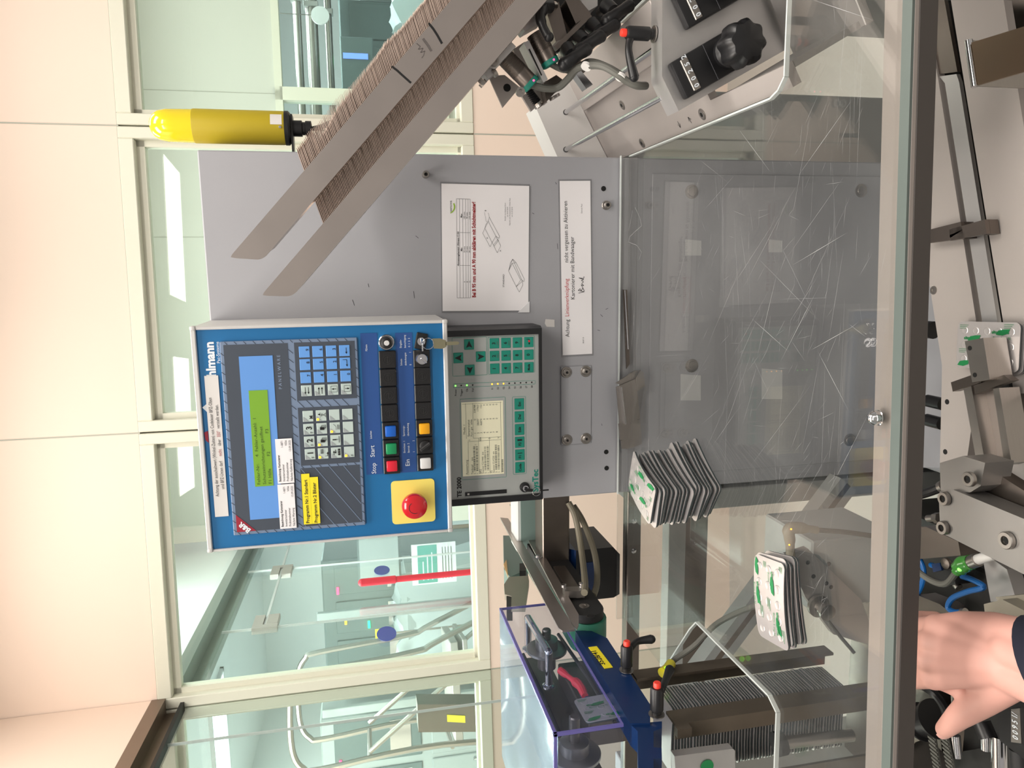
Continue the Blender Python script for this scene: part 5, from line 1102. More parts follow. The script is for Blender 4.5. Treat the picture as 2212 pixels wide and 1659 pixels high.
# ------------------------------------------------------------------ blister packs
BLX, BLY = 0.097, 0.062
def make_blister(curve, printed, simple=False):
    """card lying flat: foil on top, dark pocketed film below; origin at its centre, underside at z = 0"""
    H = 0.0046
    def bend(x, y): return -curve * (x / 0.0485) ** 2 * 0.004 - 0.0006 * (y / 0.031) ** 2 * curve
    root = bpy.data.objects.new('blister_pack', None); C.objects.link(root); root.empty_display_size = 0.01; root['_o'] = [0, 0, 0]
    nx, r = 14, 0.007
    def halfw(x):
        d = 0.0485 - abs(x); return 0.031 - (r - math.sqrt(max(0, r * r - (r - d) ** 2)) if d < r else 0)
    xs = [-0.0485, -0.0478, -0.046, -0.043] + [-0.0415 + 0.083 * i / 10 for i in range(11)] + [0.043, 0.046, 0.0478, 0.0485]
    def sheet(mb, z0, z1, sc):
        vs = []; fs = []; ys = [-1, -0.5, 0, 0.5, 1]
        for zz in (z0, z1):
            for x in xs:
                for f in ys: y = halfw(x) * f; vs.append((x * sc, y * sc, zz + bend(x, y)))
        n = len(xs) * 5
        for i in range(len(xs) - 1):
            for j in range(4):
                a = i * 5 + j; fs.append((a, a + 1, a + 6, a + 5)); fs.append((n + a, n + a + 5, n + a + 6, n + a + 1))
            for j in (0, 4): a = i * 5 + j; fs.append((a, a + 5, n + a + 5, n + a))
        for i in (0, len(xs) - 1):
            for j in range(4): a = i * 5 + j; fs.append((a, a + 1, n + a + 1, n + a))
        mb.add(vs, fs)
    m = MB(); sheet(m, H - 0.0006, H, 1.0); m.build('foil_sheet', 'foil', root)
    m = MB(); sheet(m, H - 0.0030, H - 0.00062, 0.992)  # film thickened into a dark skirt to deepen the shade between stacked cards
    for i in range(5):
        for j in range(3):
            x, y = -0.036 + 0.018 * i, -0.019 + 0.019 * j
            m.lathe([(0.0058, H - 0.0030), (0.0052, H - 0.0036), (0.0036, 0.0002), (0.0002, 0.0)], (x, y, bend(x, y)), (0, 0, 1), 10, False)
    m.build('pocket_film', 'blister_film', root)
    if printed:
        dm = MB()
        for i in range(5):
            for j in range(3):
                x, y = -0.036 + 0.018 * i, -0.019 + 0.019 * j
                dm.lathe([(0.0052, 0), (0.0044, 0.0004), (0.003, 0.0002), (0.0001, 0.0002)], (x, y, H + bend(x, y)), (0, 0, 1), 14, False)
        dm.build('pocket_dimples', 'foil', root)
        gm = MB(); tm = MB()
        for (x, y) in ((-0.030, 0.010), (0.014, 0.019), (0.030, -0.008), (-0.012, -0.020), (-0.046, -0.024)):
            lf = [(0, -0.004), (0.010, -0.0048), (0.018, -0.002), (0.021, 0.0035), (0.012, 0.0030), (0.004, 0.0015)]
            if x + 0.021 < 0.047: gm.poly([(x + a, y + b, H + 0.0007 + bend(x + a, y + b)) for a, b in lf])
            if x + 0.032 < 0.048 and x > -0.045:
                tm.text('altapharma', 0.0058, Matrix.Translation((x - 0.006, y - 0.0025, H + 0.0009 + bend(x, y))), bold=0.00018)
                tm.text('Biotin 5 mg N', 0.0046, Matrix.Translation((x - 0.004, y - 0.0095, H + 0.0009 + bend(x, y))))
        for (x, y) in ((-0.044, 0.026), (-0.004, 0.004), (0.026, 0.028), (-0.044, -0.006), (0.008, -0.012)):
            for k in range(3): tm.box((x, y - 0.0022 * k, H + 0.0006 + bend(x, y)), (x + 0.014 - 0.002 * k, y - 0.0022 * k + 0.0005, H + 0.0008 + bend(x, y)))
        gm.build('printed_leaf', 'print_green', root); tm.build('printed_text', 'print_green', root)
    return root
pr_print = make_blister(0.9, True); pr_plain = make_blister(0.5, False); pr_flat = make_blister(0.15, True)
used = set()
ORD = ['first', 'second', 'third', 'fourth', 'fifth', 'sixth', 'seventh', 'eighth', 'ninth', 'tenth', 'eleventh', 'twelfth', 'thirteenth', 'fourteenth', 'fifteenth', 'sixteenth', 'seventeenth']
def put_blister(proto, loc, rot, label, group):
    o = proto if proto.name not in used else copy_tree(proto); used.add(proto.name)
    o.location = loc; o.rotation_euler = rot; o['_o'] = list(loc); tag(o, label, 'blister pack', group); return o
random.seed(21)
N1 = 17
for k in range(N1):
    f = k / (N1 - 1); ang = math.radians(58 + 16 * f + random.uniform(-3, 3)); near = Vector((-0.300 + random.uniform(-.003, .003) + 0.004 * f, 0.886 + 0.006 * f + random.uniform(-.003, .003), 0))
    ax = Vector((math.cos(ang), math.sin(ang), 0)); ay = Vector((-ax.y, ax.x, 0)); c = near + ax * BLX / 2 + ay * BLY / 2
    gap = 0.0056 if k < 11 else 0.0056
    top_ = k == N1 - 1
    put_blister(pr_print if top_ else pr_plain, (c.x, c.y, PZ + 0.0058 + gap * k), (random.uniform(-.015, .015), random.uniform(-.02, .02) + (0.03 if top_ else 0), ang), 'topmost blister pack of the tall stack by the cabinet, printed foil up' if top_ else ('lowest blister pack of the tall stack on the clear guard' if k == 0 else '%s blister pack from the bottom of the tall stack on the clear guard' % ORD[k]), 'blister packs in the tall stack')
N2 = 5
for k in range(N2):
    c = Vector((-0.3815, 0.7235, 0)) + Vector((random.uniform(-.003, .003), random.uniform(-.002, .003), 0))
    top_ = k == N2 - 1; ang = math.radians(11.5 + random.uniform(-2.5, 2.5)) + math.pi
    put_blister(pr_print if top_ else pr_plain, (c.x, c.y, PZ + 0.0045 + 0.0054 * k), (random.uniform(-.01, .01), random.uniform(-.01, .01), ang), 'topmost blister pack of the low stack of five, printed foil up' if top_ else ('lowest blister pack of the low stack of five' if k == 0 else '%s blister pack from the bottom of the low stack of five' % ORD[k]), 'blister packs in the low stack')
# ------------------------------------------------------------------ left module: conveyor, hood, pulleys, blue bracket, blister chute
XL = -0.58
def c3(a, b): return (1040 + a / 2.7705, 1060 + b / 2.7705)
def L3(a, b, x=XL): return onX(*c3(a, b), x)
def xslab(pts, x, th, name, m, parent): return MB().prism([L3(a, b, x) for a, b in pts], (-th, 0, 0)).build(name, m, parent)
hd = thing('clear_hood', 'clear acrylic hood with violet glowing edges over the pulleys', 'hood', (-0.72, 1.0, 1.285))
y0, y1, z0, z1_ = 0.822, 1.180, 1.287, 1.379; x0, x1 = -0.86, XL; th = 0.005
MB().box((x1 - th, y0, z0), (x1, y1, z1_)).build('side_pane', 'acrylic_hood', hd)
MB().box((x0, y0, z1_ - th), (x1 - th, y1, z1_)).build('top_pane', 'acrylic_film', hd)
MB().box((x0, y0, z0), (x1 - th, y0 + th, z1_ - th)).build('near_pane', 'acrylic_hood', hd)
for a, b in (((x1 - 0.004, y0, z1_ - 0.004), (x1 + 0.0004, y1, z1_ + 0.0004)), ((x1 - 0.0035, y0 - 0.0004, z0), (x1 + 0.0004, y0 + 0.0035, z1_)), ((x0, y0 - 0.0004, z1_ - 0.004), (x1, y0 + 0.004, z1_ + 0.0004)), ((x1 - 0.002, y0, z0 - 0.0002), (x1 + 0.0002, y1, z0 + 0.002)), ((x1 - 0.0035, y1 - 0.002, z0), (x1 + 0.0002, y1, z1_))):
    MB().box(a, b).build('violet_edge', 'hood_edge', hd)  # plain violet colour along the acrylic edges
sp = L3(128, 1285, -0.70); MB().lathe([(0.007, 0), (0.006, 0.004), (0.0002, 0.005)], (-0.72, 0.93, z1_), (0, 0, 1), 20).build('hood_screw', 'chrome', hd)
# pulleys on shafts that point to the right
def pulley(c, r, label, post, extra=0):
    c = Vector(c); t = thing('belt_pulley', label, 'pulley', c)
    MB().lathe([(r, 0), (r, 0.004), (r * 0.96, 0.005)], c, (1, 0, 0), 48).lathe([(r * 0.55, 0.005), (r * 0.55, 0.02), (r * 0.5, 0.021)], c, (1, 0, 0), 36).build('pulley_disc', 'steel', t)
    MB().lathe([(0.0075, 0.02), (0.0075, post), (0.006, post + 0.002)], c, (1, 0, 0), 24).build('pulley_shaft', 'steel_dark', t)
    MB().lathe([(r * 0.45, -0.03), (r * 0.45, 0)], c, (1, 0, 0), 30).build('pulley_hub', 'steel_dark', t)
    return t
p = L3(390, 955, -0.635); pulley((-0.635, p.y, p.z), 0.034, 'steel pulley disc with dark shaft at the far end inside the clear hood', 0.036)
p = L3(680, 1560, -0.655); pulley((-0.655, p.y, 1.335), 0.036, 'large steel pulley disc at the near end inside the clear hood', 0.055)
t = thing('pull_handle', 'polished chrome U-shaped pull handle inside the clear hood', 'handle', L3(400, 1150, -0.66))
a, b = L3(278, 760, -0.605), L3(402, 965, -0.605)
MB().tube([Vector((-0.655, a.y, a.z)), Vector((-0.615, a.y, a.z)), a, a * 0.9 + b * 0.1, a * 0.1 + b * 0.9, b, Vector((-0.615, b.y, b.z)), Vector((-0.665, b.y, b.z))], 0.0062, 14, 5).build('handle_bar', 'chrome', t)
for q in (a, b): MB().lathe([(0.0105, 0), (0.0105, 0.003), (0.0075, 0.005)], (-0.665, q.y, q.z), (1, 0, 0), 24).build('handle_collar', 'chrome', t)
bp = thing('pulley_plate', 'grey steel backing plate behind the pulleys and chrome handle', 'plate', (-0.70, 1.0, 1.28))
MB().prism([(-0.69, 0.84, 1.292), (-0.69, 1.20, 1.292), (-0.69, 1.20, 1.368), (-0.69, 0.84, 1.368)], (-0.012, 0, 0)).build('backing_plate', 'steel_dark', bp)
MB().box((-0.70, 0.95, 1.20), (-0.66, 1.12, 1.292), 0.002).build('plate_foot', 'steel_dark', bp)
t = thing('red_grip', 'crumpled red plastic grip on a dark blue rod inside the hood', 'grip', L3(560, 1180, -0.61))
MB().tube([L3(470, 1075, -0.605), L3(530, 1120, -0.605), L3(590, 1170, -0.605), L3(620, 1230, -0.605)], 0.008, 10, 4, radii=[0.0055, 0.004, 0.007, 0.006, 0.005]).build('grip_sleeve', 'red', t)
MB().tube([L3(610, 1215, -0.610), L3(690, 1330, -0.612)], 0.006, 12).build('grip_rod', 'paint_blue', t)
db = thing('drive_belt', 'dark round drive belt running along inside the hood', 'belt', L3(600, 1100, -0.64))
MB().tube([L3(460, 860, -0.625), L3(640, 1120, -0.625), L3(800, 1390, -0.625)], 0.003, 8).build('belt_strand', 'black_matte', db)
MB().tube([L3(250, 980, -0.65), L3(370, 1230, -0.65), L3(480, 1480, -0.65)], 0.003, 8).build('belt_strand', 'black_matte', db)
# blue painted bracket
bb = thing('blue_bracket', 'dark blue painted machine bracket with a yellow number label', 'bracket', L3(800, 1200))
xslab([(562, 838), (655, 838), (752, 882), (1010, 1280), (1010, 1392), (890, 1392)], XL - 0.001, 0.03, 'bracket_plate', 'paint_blue', bb)
xslab([(890, 1396), (1080, 1380), (1080, 1420), (1030, 1440), (1030, 1800), (940, 1800), (935, 1440)], XL - 0.004, 0.03, 'bracket_leg', 'paint_blue', bb)
xslab([(1030, 1535), (1078, 1540), (1080, 1600), (1030, 1605)], XL - 0.004, 0.03, 'bracket_lug', 'paint_blue', bb)
lb = xslab([(640, 936), (690, 930), (786, 1055), (737, 1062)], XL + 0.0004, 0.001, 'number_label', 'label_yellow', bb)
pa, pb = L3(742, 1040, XL + 0.0006), L3(676, 945, XL + 0.0006); d = (pb - pa).normalized(); zz = (d.cross(Vector((1, 0, 0)))).normalized(); up_ = Vector((1, 0, 0)).cross(d)
T = Matrix(((d.x, up_.x, 1, pa.x), (d.y, up_.y, 0, pa.y), (d.z, up_.z, 0, pa.z), (0, 0, 0, 1)))
MB().text('3528/41', 0.0115, T, bold=0.0003, xs=1.15).build('label_digits', 'ink', bb)
for (a, b, arm, lab) in ((868, 1075, ((0, 0, 0.028), (-0.008, 0.002, 0.034), (-0.022, 0.012, 0.036), (-0.042, 0.010, 0.038)), 'black clamp lever with red button on the blue bracket, the upper one'), (1048, 1340, ((0, 0, 0.026), (-0.010, 0.008, 0.030), (-0.026, 0.03, 0.030), (-0.040, 0.05, 0.030)), 'black clamp lever with red button on the blue bracket beside the blister chute')):
    p = L3(a, b); M = Matrix(((0, 0, 1, p.x), (0, 1, 0, p.y), (1, 0, 0, p.z), (0, 0, 0, 1)))
    M = Matrix(((0, 0, 1, p.x), (0, -1, 0, p.y), (1, 0, 0, p.z), (0, 0, 0, 1)))
    clamp_lever(M, lab, arm=tuple((x, -y, z) for x, y, z in arm))
# blister chute
ch = thing('blister_chute', 'upright bronze coloured rails forming the blister pack chute', 'chute', (-0.65, 0.9, 0.72))
def z7(a, b): return (1380 + a / 6.506, 1420 + b / 6.506)
XC = -0.595
yA = onX(*z7(0, 290), XC).y; yB = onX(*z7(350, 840), XC).y
MB().box((XC - 0.004, yA - 0.002, 0.90), (XC, yA + 0.022, 1.222)).box((XC - 0.03, yA + 0.018, 0.90), (XC - 0.004, yA + 0.022, 1.222)).build('corner_rail', 'bronze_rail', ch)
MB().box((XC - 0.004, yB - 0.014, 0.90), (XC, yB + 0.012, 1.213)).build('corner_rail', 'bronze_rail', ch)
MB().box((XC - 0.022, yB - 0.018, 0.90), (XC, yB - 0.014, 1.213)).build('corner_rail', 'bronze_rail', ch)
MB().box((XC - 0.12, yB - 0.018, 0.90), (XC - 0.092, yB - 0.014, 1.19)).build('corner_rail', 'bronze_rail', ch)
MB().box((XC - 0.012, yB - 0.030, 1.195), (XC, yB - 0.018, 1.215)).build('chute_stop', 'bronze_rail', ch)
cx, cyy = XC - 0.0055 - BLX / 2, (yA + yB + 0.002) / 2
random.seed(31)
for k in range(58):
    z = 0.935 + 0.0046 * k
    put_blister(pr_plain, (cx + random.uniform(-.001, .0005), cyy + random.uniform(-.001, .001), z), (0.0, random.uniform(-.01, .01), random.choice((0, math.pi)) + random.uniform(-.01, .01)), 'topmost blister pack in the upright chute' if k == 57 else 'blister pack among the many in the upright chute', 'blister packs in the chute')
put_blister(pr_flat, L3(790, 1300, -0.602), (0, math.radians(88), math.radians(4)), 'blister pack standing upright inside the clear hood', 'blister packs at the hood')
# fallen pack behind, plate with a green dot
t = thing('dot_plate', 'small aluminium plate with a round green dot at the bottom left edge', 'plate', (-0.62, 0.78, 1.02))
q = [onY(*z7(*p), 0.79) for p in ((500, 1390), (1320, 1285), (1350, 1310), (1360, 2000), (540, 2000))]
MB().prism(q, (0, 0.012, 0)).build('plate_body', 'alu', t)
c = onY(*z7(960, 1530), 0.789); MB().lathe([(0.0088, 0), (0.0088, 0.0004), (0.0001, 0.0004)], c, (0, -1, 0), 32).build('green_dot', 'print_green', t)
# sensor with glowing yellow head on the chute
t = thing('lit_sensor', 'yellow green glowing sensor head with grey cable beside the chute', 'sensor', onX(*z7(380, 180), -0.59))
def Z7(a, b, x=-0.585): return onX(*z7(a, b), x)
MB().tube([Z7(330, 220), Z7(400, 160), Z7(450, 90)], 0.0075, 14, 4).build('sensor_head', mat('lens_lime', (200, 190, 40), 0.2, coat=0.5), t)
MB().ball(Z7(390, 165, -0.580), 0.0042, 12, 8).build('sensor_glow', mat('led_lime', (150, 255, 20), 0.3, emit=2.0), t)
MB().tube([Z7(450, 90), Z7(520, 20), onX(1500, 1395, -0.56), onX(1545, 1350, -0.53), onX(1590, 1325, -0.50), onX(1640, 1305, -0.46), onX(1690, 1285, -0.42)], 0.0042, 10, 5).build('sensor_cable', 'rubber_cable', t)
# belt conveyor running back along the left side of the cabinet
bc = thing('belt_conveyor', 'belt conveyor with black rounded side plate and green belt left of the cabinet', 'conveyor', (-0.6, 1.3, 1.2))
XB = -0.555
def capsule(y0, y1, zc, r, n=10): return [(y0, zc + r)] + [(y1, zc + r)] + [(y1 + r * math.sin(math.pi * k / n), zc + r * math.cos(math.pi * k / n)) for k in range(1, n)] + [(y1, zc - r), (y0, zc - r)] + [(y0 - r * math.sin(math.pi * k / n), zc - r * math.cos(math.pi * k / n)) for k in range(1, n)]
pc = L3(660, 740, XB); 
cps = capsule(pc.y + 0.025, 1.42, 1.250, 0.029)
MB().prism([(XB, y, z) for y, z in cps], (-0.014, 0, 0)).build('side_plate', 'black_matte', bc)
MB().prism([(XB - 0.016, y, z) for y, z in capsule(pc.y + 0.025, 1.42, 1.246, 0.030)], (-0.05, 0, 0)).build('green_belt', 'belt_green', bc)
for a, b in ((577, 630), (615, 690)):
    q = L3(a, b, XB); MB().lathe([(0.0085, 0), (0.0085, 0.0008), (0.006, 0.0012), (0.003, 0.0012), (0.0028, 0.0006), (0.0001, 0.0006)], q, (1, 0, 0), 24).build('plate_screw', 'steel', bc)
q = L3(657, 752, XB); MB().lathe([(0.0065, 0), (0.0065, 0.0004), (0.0001, 0.0004)], q, (1, 0, 0), 24).build('axle_hole', 'gap_black', bc)
gr = thing('guide_rail', 'long folded stainless guide rail running back above the green belt', 'rail', L3(400, 500, -0.545))
def rp(a, b): return L3(a, b, -0.548)
MB().prism([rp(168, 80), rp(205, 88), rp(582, 740), rp(582, 800), rp(570, 826), rp(545, 800)], (-0.003, 0, 0)).build('upright_flange', 'steel_warm', gr)
MB().prism([rp(112, 160), rp(160, 165), rp(560, 830), rp(485, 838), rp(462, 822)], (-0.003, 0, 0)).build('lower_flange', 'steel_warm', gr)
for a, b in ((203, 168), (338, 400)):
    MB().lathe([(0.0075, 0), (0.0075, 0.001), (0.0048, 0.0014), (0.0045, 0.005), (0.0002, 0.0055)], rp(a, b), (1, 0, 0), 20).build('rail_screw', 'chrome', gr)
t = thing('sensor_mount', 'small steel sensor mount with two screws behind the black conveyor plate', 'bracket', L3(560, 590, -0.54))
xslab([(485, 575), (612, 572), (618, 600), (500, 602)], -0.538, 0.012, 'mount_plate', 'steel', t)
for a, b in ((493, 575), (598, 565)): MB().lathe([(0.0045, 0), (0.0045, 0.004), (0.0002, 0.0045)], L3(a, b, -0.538), (1, 0, 0), 16).build('mount_screw', 'chrome', t)
xslab([(430, 452), (500, 448), (580, 570), (520, 600)], -0.545, 0.02, 'mount_arm', 'steel_dark', t)
# brown-grey steel box arm from the cabinet
t = thing('steel_duct', 'short brushed steel box duct reaching left from the grey cabinet', 'duct', (-0.5, 1.33, 1.2))
q0 = onY(*c3(365, 60), 1.30); q1 = onY(*c3(528, 440), 1.30)
MB().box((q1.x, 1.30, q1.z), (-0.4205, 1.36, q0.z), 0.002).build('arm_box', 'steel_dark', t)
MB().box((q1.x - 0.003, 1.298, q1.z - 0.003), (q1.x + 0.002, 1.362, q0.z + 0.002), 0.001).build('arm_cap', 'steel_dark', t)
t = thing('white_terminal_box', 'pale terminal box standing behind the steel duct', 'box', (-0.5, 1.42, 1.25))
q0 = onY(*c3(210, 80), 1.40); q1 = onY(*c3(365, 360), 1.40)
MB().box((q1.x, 1.40, q1.z), (-0.424, 1.46, q0.z), 0.003).build('box_body', 'machine_white', t); MB().box((q1.x + 0.01, 1.398, q1.z + 0.008), (-0.43, 1.4005, q0.z - 0.008)).build('box_lid', 'teal_box', t)
MB().lathe([(0.003, 0), (0.002, 0.002)], (-0.434, 1.398, q0.z - 0.06), (0, -1, 0), 10).build('lid_screw', 'ink', t)
# motor hanging under the belt
t = thing('drive_motor', 'black and navy drive motor hanging under the conveyor', 'motor', (-0.6, 1.36, 1.05))
q0 = onY(*c3(530, 350), 1.30); q1 = onY(*c3(832, 635), 1.30)
mx0, mx1, mz0, mz1 = q1.x, q0.x, q1.z + 0.002, q0.z
MB().prism([(mx0, 1.30, mz0 + 0.012), (mx0 + 0.006, 1.30, mz0), (mx1 - 0.02, 1.30, mz0), (mx1 - 0.004, 1.30, mz0 + 0.014), (mx1 - 0.004, 1.30, mz1 - 0.012), (mx0, 1.30, mz1 - 0.012)], (0, 0.12, 0)).build('motor_body', 'black_plastic', t)
MB().prism([(mx0, 1.30, mz1 - 0.012), (mx1 - 0.004, 1.30, mz1 - 0.012), (mx1 - 0.004, 1.315, mz1), (mx0, 1.315, mz1)], (0, 0.10, 0)).build('motor_top', 'paint_blue', t)
MB().box((mx0 + 0.004, 1.2985, mz0 + 0.05), (mx1 - 0.03, 1.3002, mz1 - 0.02)).build('motor_plate', 'paint_blue', t)
for k, (pts, lab) in enumerate((([(520, 70, 1.30), (560, 150, 1.29), (590, 300, 1.27), (610, 450, 1.22), (620, 560, 1.15), (616, 610, 1.10)], 'grey brown motor cable, the one nearer the steel duct'), ([(550, 90, 1.335), (606, 180, 1.315), (665, 330, 1.27), (690, 450, 1.24), (690, 560, 1.20), (668, 630, 1.15)], 'grey brown motor cable bowing out over the motor'))):
    P = [onY(*c3(a, b), y) for a, b, y in pts]; t = thing('motor_cable', lab, 'cable', P[-1])
    MB().tube(P, 0.0058, 10, 6).build('cable_run', mat('cable_brown', (112, 106, 90), 0.55), t)
t = thing('code_scanner', 'teal grey scanner box with warning triangle above the guide rail', 'scanner', L3(190, 380, -0.62))
xslab([(130, 268), (200, 268), (278, 462), (240, 485), (170, 515), (135, 470)], -0.64, 0.05, 'scanner_body', 'teal_box', t)
xslab([(150, 412), (160, 520), (132, 440)], -0.638, 0.002, 'warning_triangle', mat('tri_orange', (236, 190, 130), 0.5), t)
xslab([(228, 435), (270, 432), (265, 478), (228, 480)], -0.636, 0.02, 'scanner_mount', 'black_matte', t)
t = thing('tan_bracket', 'worn tan coated angle bracket beside the green belt', 'bracket', L3(210, 590, -0.62))
xslab([(135, 560), (165, 515), (280, 508), (285, 540), (262, 690), (178, 690), (180, 630), (140, 620)], -0.636, 0.012, 'bracket_plate', 'tan', t)
xslab([(150, 630), (185, 625), (185, 690), (150, 690)], -0.638, 0.03, 'bracket_foot', 'base_dark', t)
# ------------------------------------------------------------------ machine frame seen through the clear guard
fm = thing('profile_stand', 'grey aluminium profile stand visible through the clear guard', 'machine stand', (-0.6, 1.25, 0))
MB().box((-1.1, 1.272, 1.085), (-0.421, 1.297, 1.112), 0.001).build('rear_rail', 'steel_dark', fm)
for y in (1126, 1190): 
    q = onY(1362, y, 1.271); MB().lathe([(0.005, 0), (0.005, 0.003), (0.0002, 0.004)], (q.x, 1.272, 1.10), (0, -1, 0), 16).build('rail_screw', 'chrome', fm)
q = onY(1443, 1250, 1.42); q2 = onY(1526, 1250, 1.42)
MB().box((-1.1, 1.42, q2.z), (-0.43, 1.46, (q.z * .58 + q2.z * .42)), 0.001).build('lower_rail', 'steel_dark', fm)
MB().box((-1.1, 1.42, (q.z * .56 + q2.z * .44)), (-0.43, 1.455, q.z), 0.001).build('lower_rail', 'profile_grey', fm)
a, b = onY(1550, 1425, 1.2), onY(1820, 1065, 1.2); d = (b - a).normalized(); w = Vector((-d.z, 0, d.x)) * 0.022
a = a - d * 0.08; b = b + d * 0.02
for k, (o0, o1, y, m) in enumerate(((-1, -0.25, 1.2, 'profile_grey'), (-0.25, 0.25, 1.208, 'steel_dark'), (0.25, 1, 1.2, 'profile_grey'))):
    MB().prism([a + w * o0, b + w * o0, b + w * o1, a + w * o1], (0, 0.035, 0)).build('diagonal_profile', m, fm)
MB().box((-0.47, 1.275, 0), (-0.43, 1.415, 1.08), 0.002).build('frame_post', 'profile_grey', fm)
MB().box((-1.1, 1.272, 0), (-1.06, 1.415, 1.08), 0.002).build('frame_post', 'profile_grey', fm)
MB().box((0.19, 1.51, 0), (0.36, 1.60, 1.09), 0.002).build('frame_post', 'profile_grey', fm)
MB().box((0.48, 0.62, 0), (0.60, 1.50, 1.055), 0.002).build('frame_side', 'profile_grey', fm)
gb = thing('gear_unit', 'aluminium gear unit with drilled side plate below the clear guard', 'gear unit', (-0.42, 0.92, 0.8))
def G(x, y, Y): return onY(x, y, Y)
q = [G(1755, 1170, 1.0), G(1905, 1160, 1.0), G(1905, 1300, 1.0), G(1755, 1290, 1.0)]
gx0 = min(p.x for p in q); gx1 = max(p.x for p in q)
MB().box((gx0, 1.0, 0.75), (gx1, 1.14, max(p.z for p in q)), 0.003).build('gear_housing', 'machine_grey', gb)
MB().prism([G(1700, 1200, 0.985), G(1745, 1185, 0.985), G(1860, 1295, 0.985), G(1900, 1400, 0.985), G(1800, 1370, 0.985), G(1740, 1290, 0.985)], (0, 0.012, 0)).build('side_plate', 'alu', gb)
for x, y in ((1790, 1218), (1757, 1245), (1785, 1260), (1795, 1268), (1745, 1215)):
    MB().lathe([(0.0035, 0), (0.0035, 0.0006), (0.0001, 0.0006)], G(x, y, 0.985), (0, -1, 0), 14).build('plate_hole', 'gap_black', gb)
c = G(1772, 1312, 0.975); MB().lathe([(0.018, 0), (0.018, 0.006), (0.010, 0.008), (0.010, 0.022), (0.013, 0.023), (0.013, 0.028), (0.006, 0.029)], c + Vector((0, 0.008, 0)), (0, -1, 0), 32).build('tension_roller', 'steel', gb)
MB().tube([G(1780, 1330, 0.965), G(1815, 1375, 0.96), G(1845, 1410, 0.95)], 0.003, 8).build('toothed_belt', 'rubber_cable', gb)
t = thing('elbow_plug', 'grey elbow plug with small orange lamps on the gear unit', 'plug', G(1700, 1190, 0.97))
MB().tube([G(1708, 1205, 0.97), G(1706, 1165, 0.965), G(1704, 1145, 0.965), G(1722, 1140, 0.965), G(1765, 1145, 0.965)], 0.008, 12, 4, radii=[0.007, 0.0085, 0.0095, 0.009, 0.006]).build('plug_body', 'tan', t)
MB().ball(G(1709, 1143, 0.955), 0.0014, 8, 6).build('plug_lamp', 'led_orange', t); MB().ball(G(1705, 1177, 0.955), 0.0014, 8, 6).build('plug_lamp', 'led_orange', t)
MB().tube([G(1765, 1145, 0.965), G(1830, 1150, 0.97), G(1900, 1160, 0.98)], 0.004, 8, 4).build('plug_cable', 'rubber_cable', t)
t = thing('cross_shaft', 'short upright steel shaft seen through the guard beside the chute', 'shaft', G(1760, 1600, 0.80))
MB().cyl(G(1690, 1605, 0.83), G(1840, 1588, 0.83), 0.0085, seg=20).build('shaft_rod', 'steel', t)
MB().cyl(G(1675, 1608, 0.83), G(1692, 1604, 0.83), 0.016, seg=24).build('shaft_collar', 'black_matte', t)
bs = thing('base_block', 'dark machine base below the clear guard', 'machine base', (-0.1, 1.0, 0))
MB().box((-1.05, 0.98, 0.0), (-0.48, 1.26, 0.56), 0.004).build('base_body', 'base_dark', bs)
MB().box((-0.40, 1.00, 0.02), (0.18, 1.262, 0.52), 0.004).build('base_body', 'cab_grey', bs)
MB().box((-1.0, 0.975, 0.60), (-0.62, 1.24, 0.64), 0.002).build('base_shelf', 'steel_dark', bs)
# ------------------------------------------------------------------ transport conveyor below the bar
ZC = 0.784
cv = thing('transport_conveyor', 'aluminium transport conveyor with two long slots below the front bar', 'conveyor', (0.0, 0.85, 0.2))
def zslab(pts, z, th, name, m, parent): return MB().prism([onZ(x, y, z) for x, y in pts], (0, 0, -th)).build(name, m, parent)
zslab([(1930, 0), (1960, 330), (2002, 575), (2035, 790), (2030, 1012), (2085, 1020), (2110, 840), (2108, 690), (2028, 180), (1998, 0)], ZC, 0.012, 'rear_plate', 'alu_matte', cv)
zslab([(1990, 0), (2026, 172), (2117, 690), (2140, 850), (2182, 850), (2160, 690), (2047, 0)], ZC - 0.035, 0.01, 'slot_floor', 'gap_black', cv)
zslab([(2029, 165), (2041, 180), (2121, 690), (2139, 830), (2170, 830), (2154, 690), (2072, 178), (2066, 160)], ZC - 0.003, 0.006, 'middle_lane', 'alu', cv)
zslab([(2000, 0), (2029, 160), (2068, 155), (2040, 0)], ZC - 0.003, 0.006, 'middle_lane', 'steel_dark', cv)
zslab([(2054, 0), (2166, 690), (2190, 850), (2420, 850), (2400, 700), (2212, 275), (2168, 0)], ZC, 0.012, 'front_plate', 'alu_matte', cv)
MB().lathe([(0.0062, 0), (0.006, 0.001), (0.003, 0.001), (0.0028, 0.0004), (0.0001, 0.0004)], onZ(2017, 627, ZC), (0, 0, 1), 20).build('plate_screw', 'steel', cv)
for x, y in ((2046, 868), (2042, 976), (2041, 1005)): MB().lathe([(0.0038, 0), (0.0038, 0.0004), (0.0001, 0.0004)], onZ(x, y, ZC), (0, 0, 1), 16).build('plate_hole', 'gap_black', cv)
zslab([(1985, 560), (2040, 560), (2060, 1010), (1970, 1010)], ZC - 0.17, 0.01, 'under_panel', 'cab_grey', cv)
cc = onZ(2080, 400, ZC); MB().box((-0.10, 0.80, 0.0), (0.30, 0.92, ZC - 0.05), 0.004).build('conveyor_stand', 'steel_dark', cv)
MB().box((-0.30, 0.80, ZC - 0.09), (0.38, 0.90, ZC - 0.05), 0.004).build('conveyor_beam', 'steel_dark', cv)
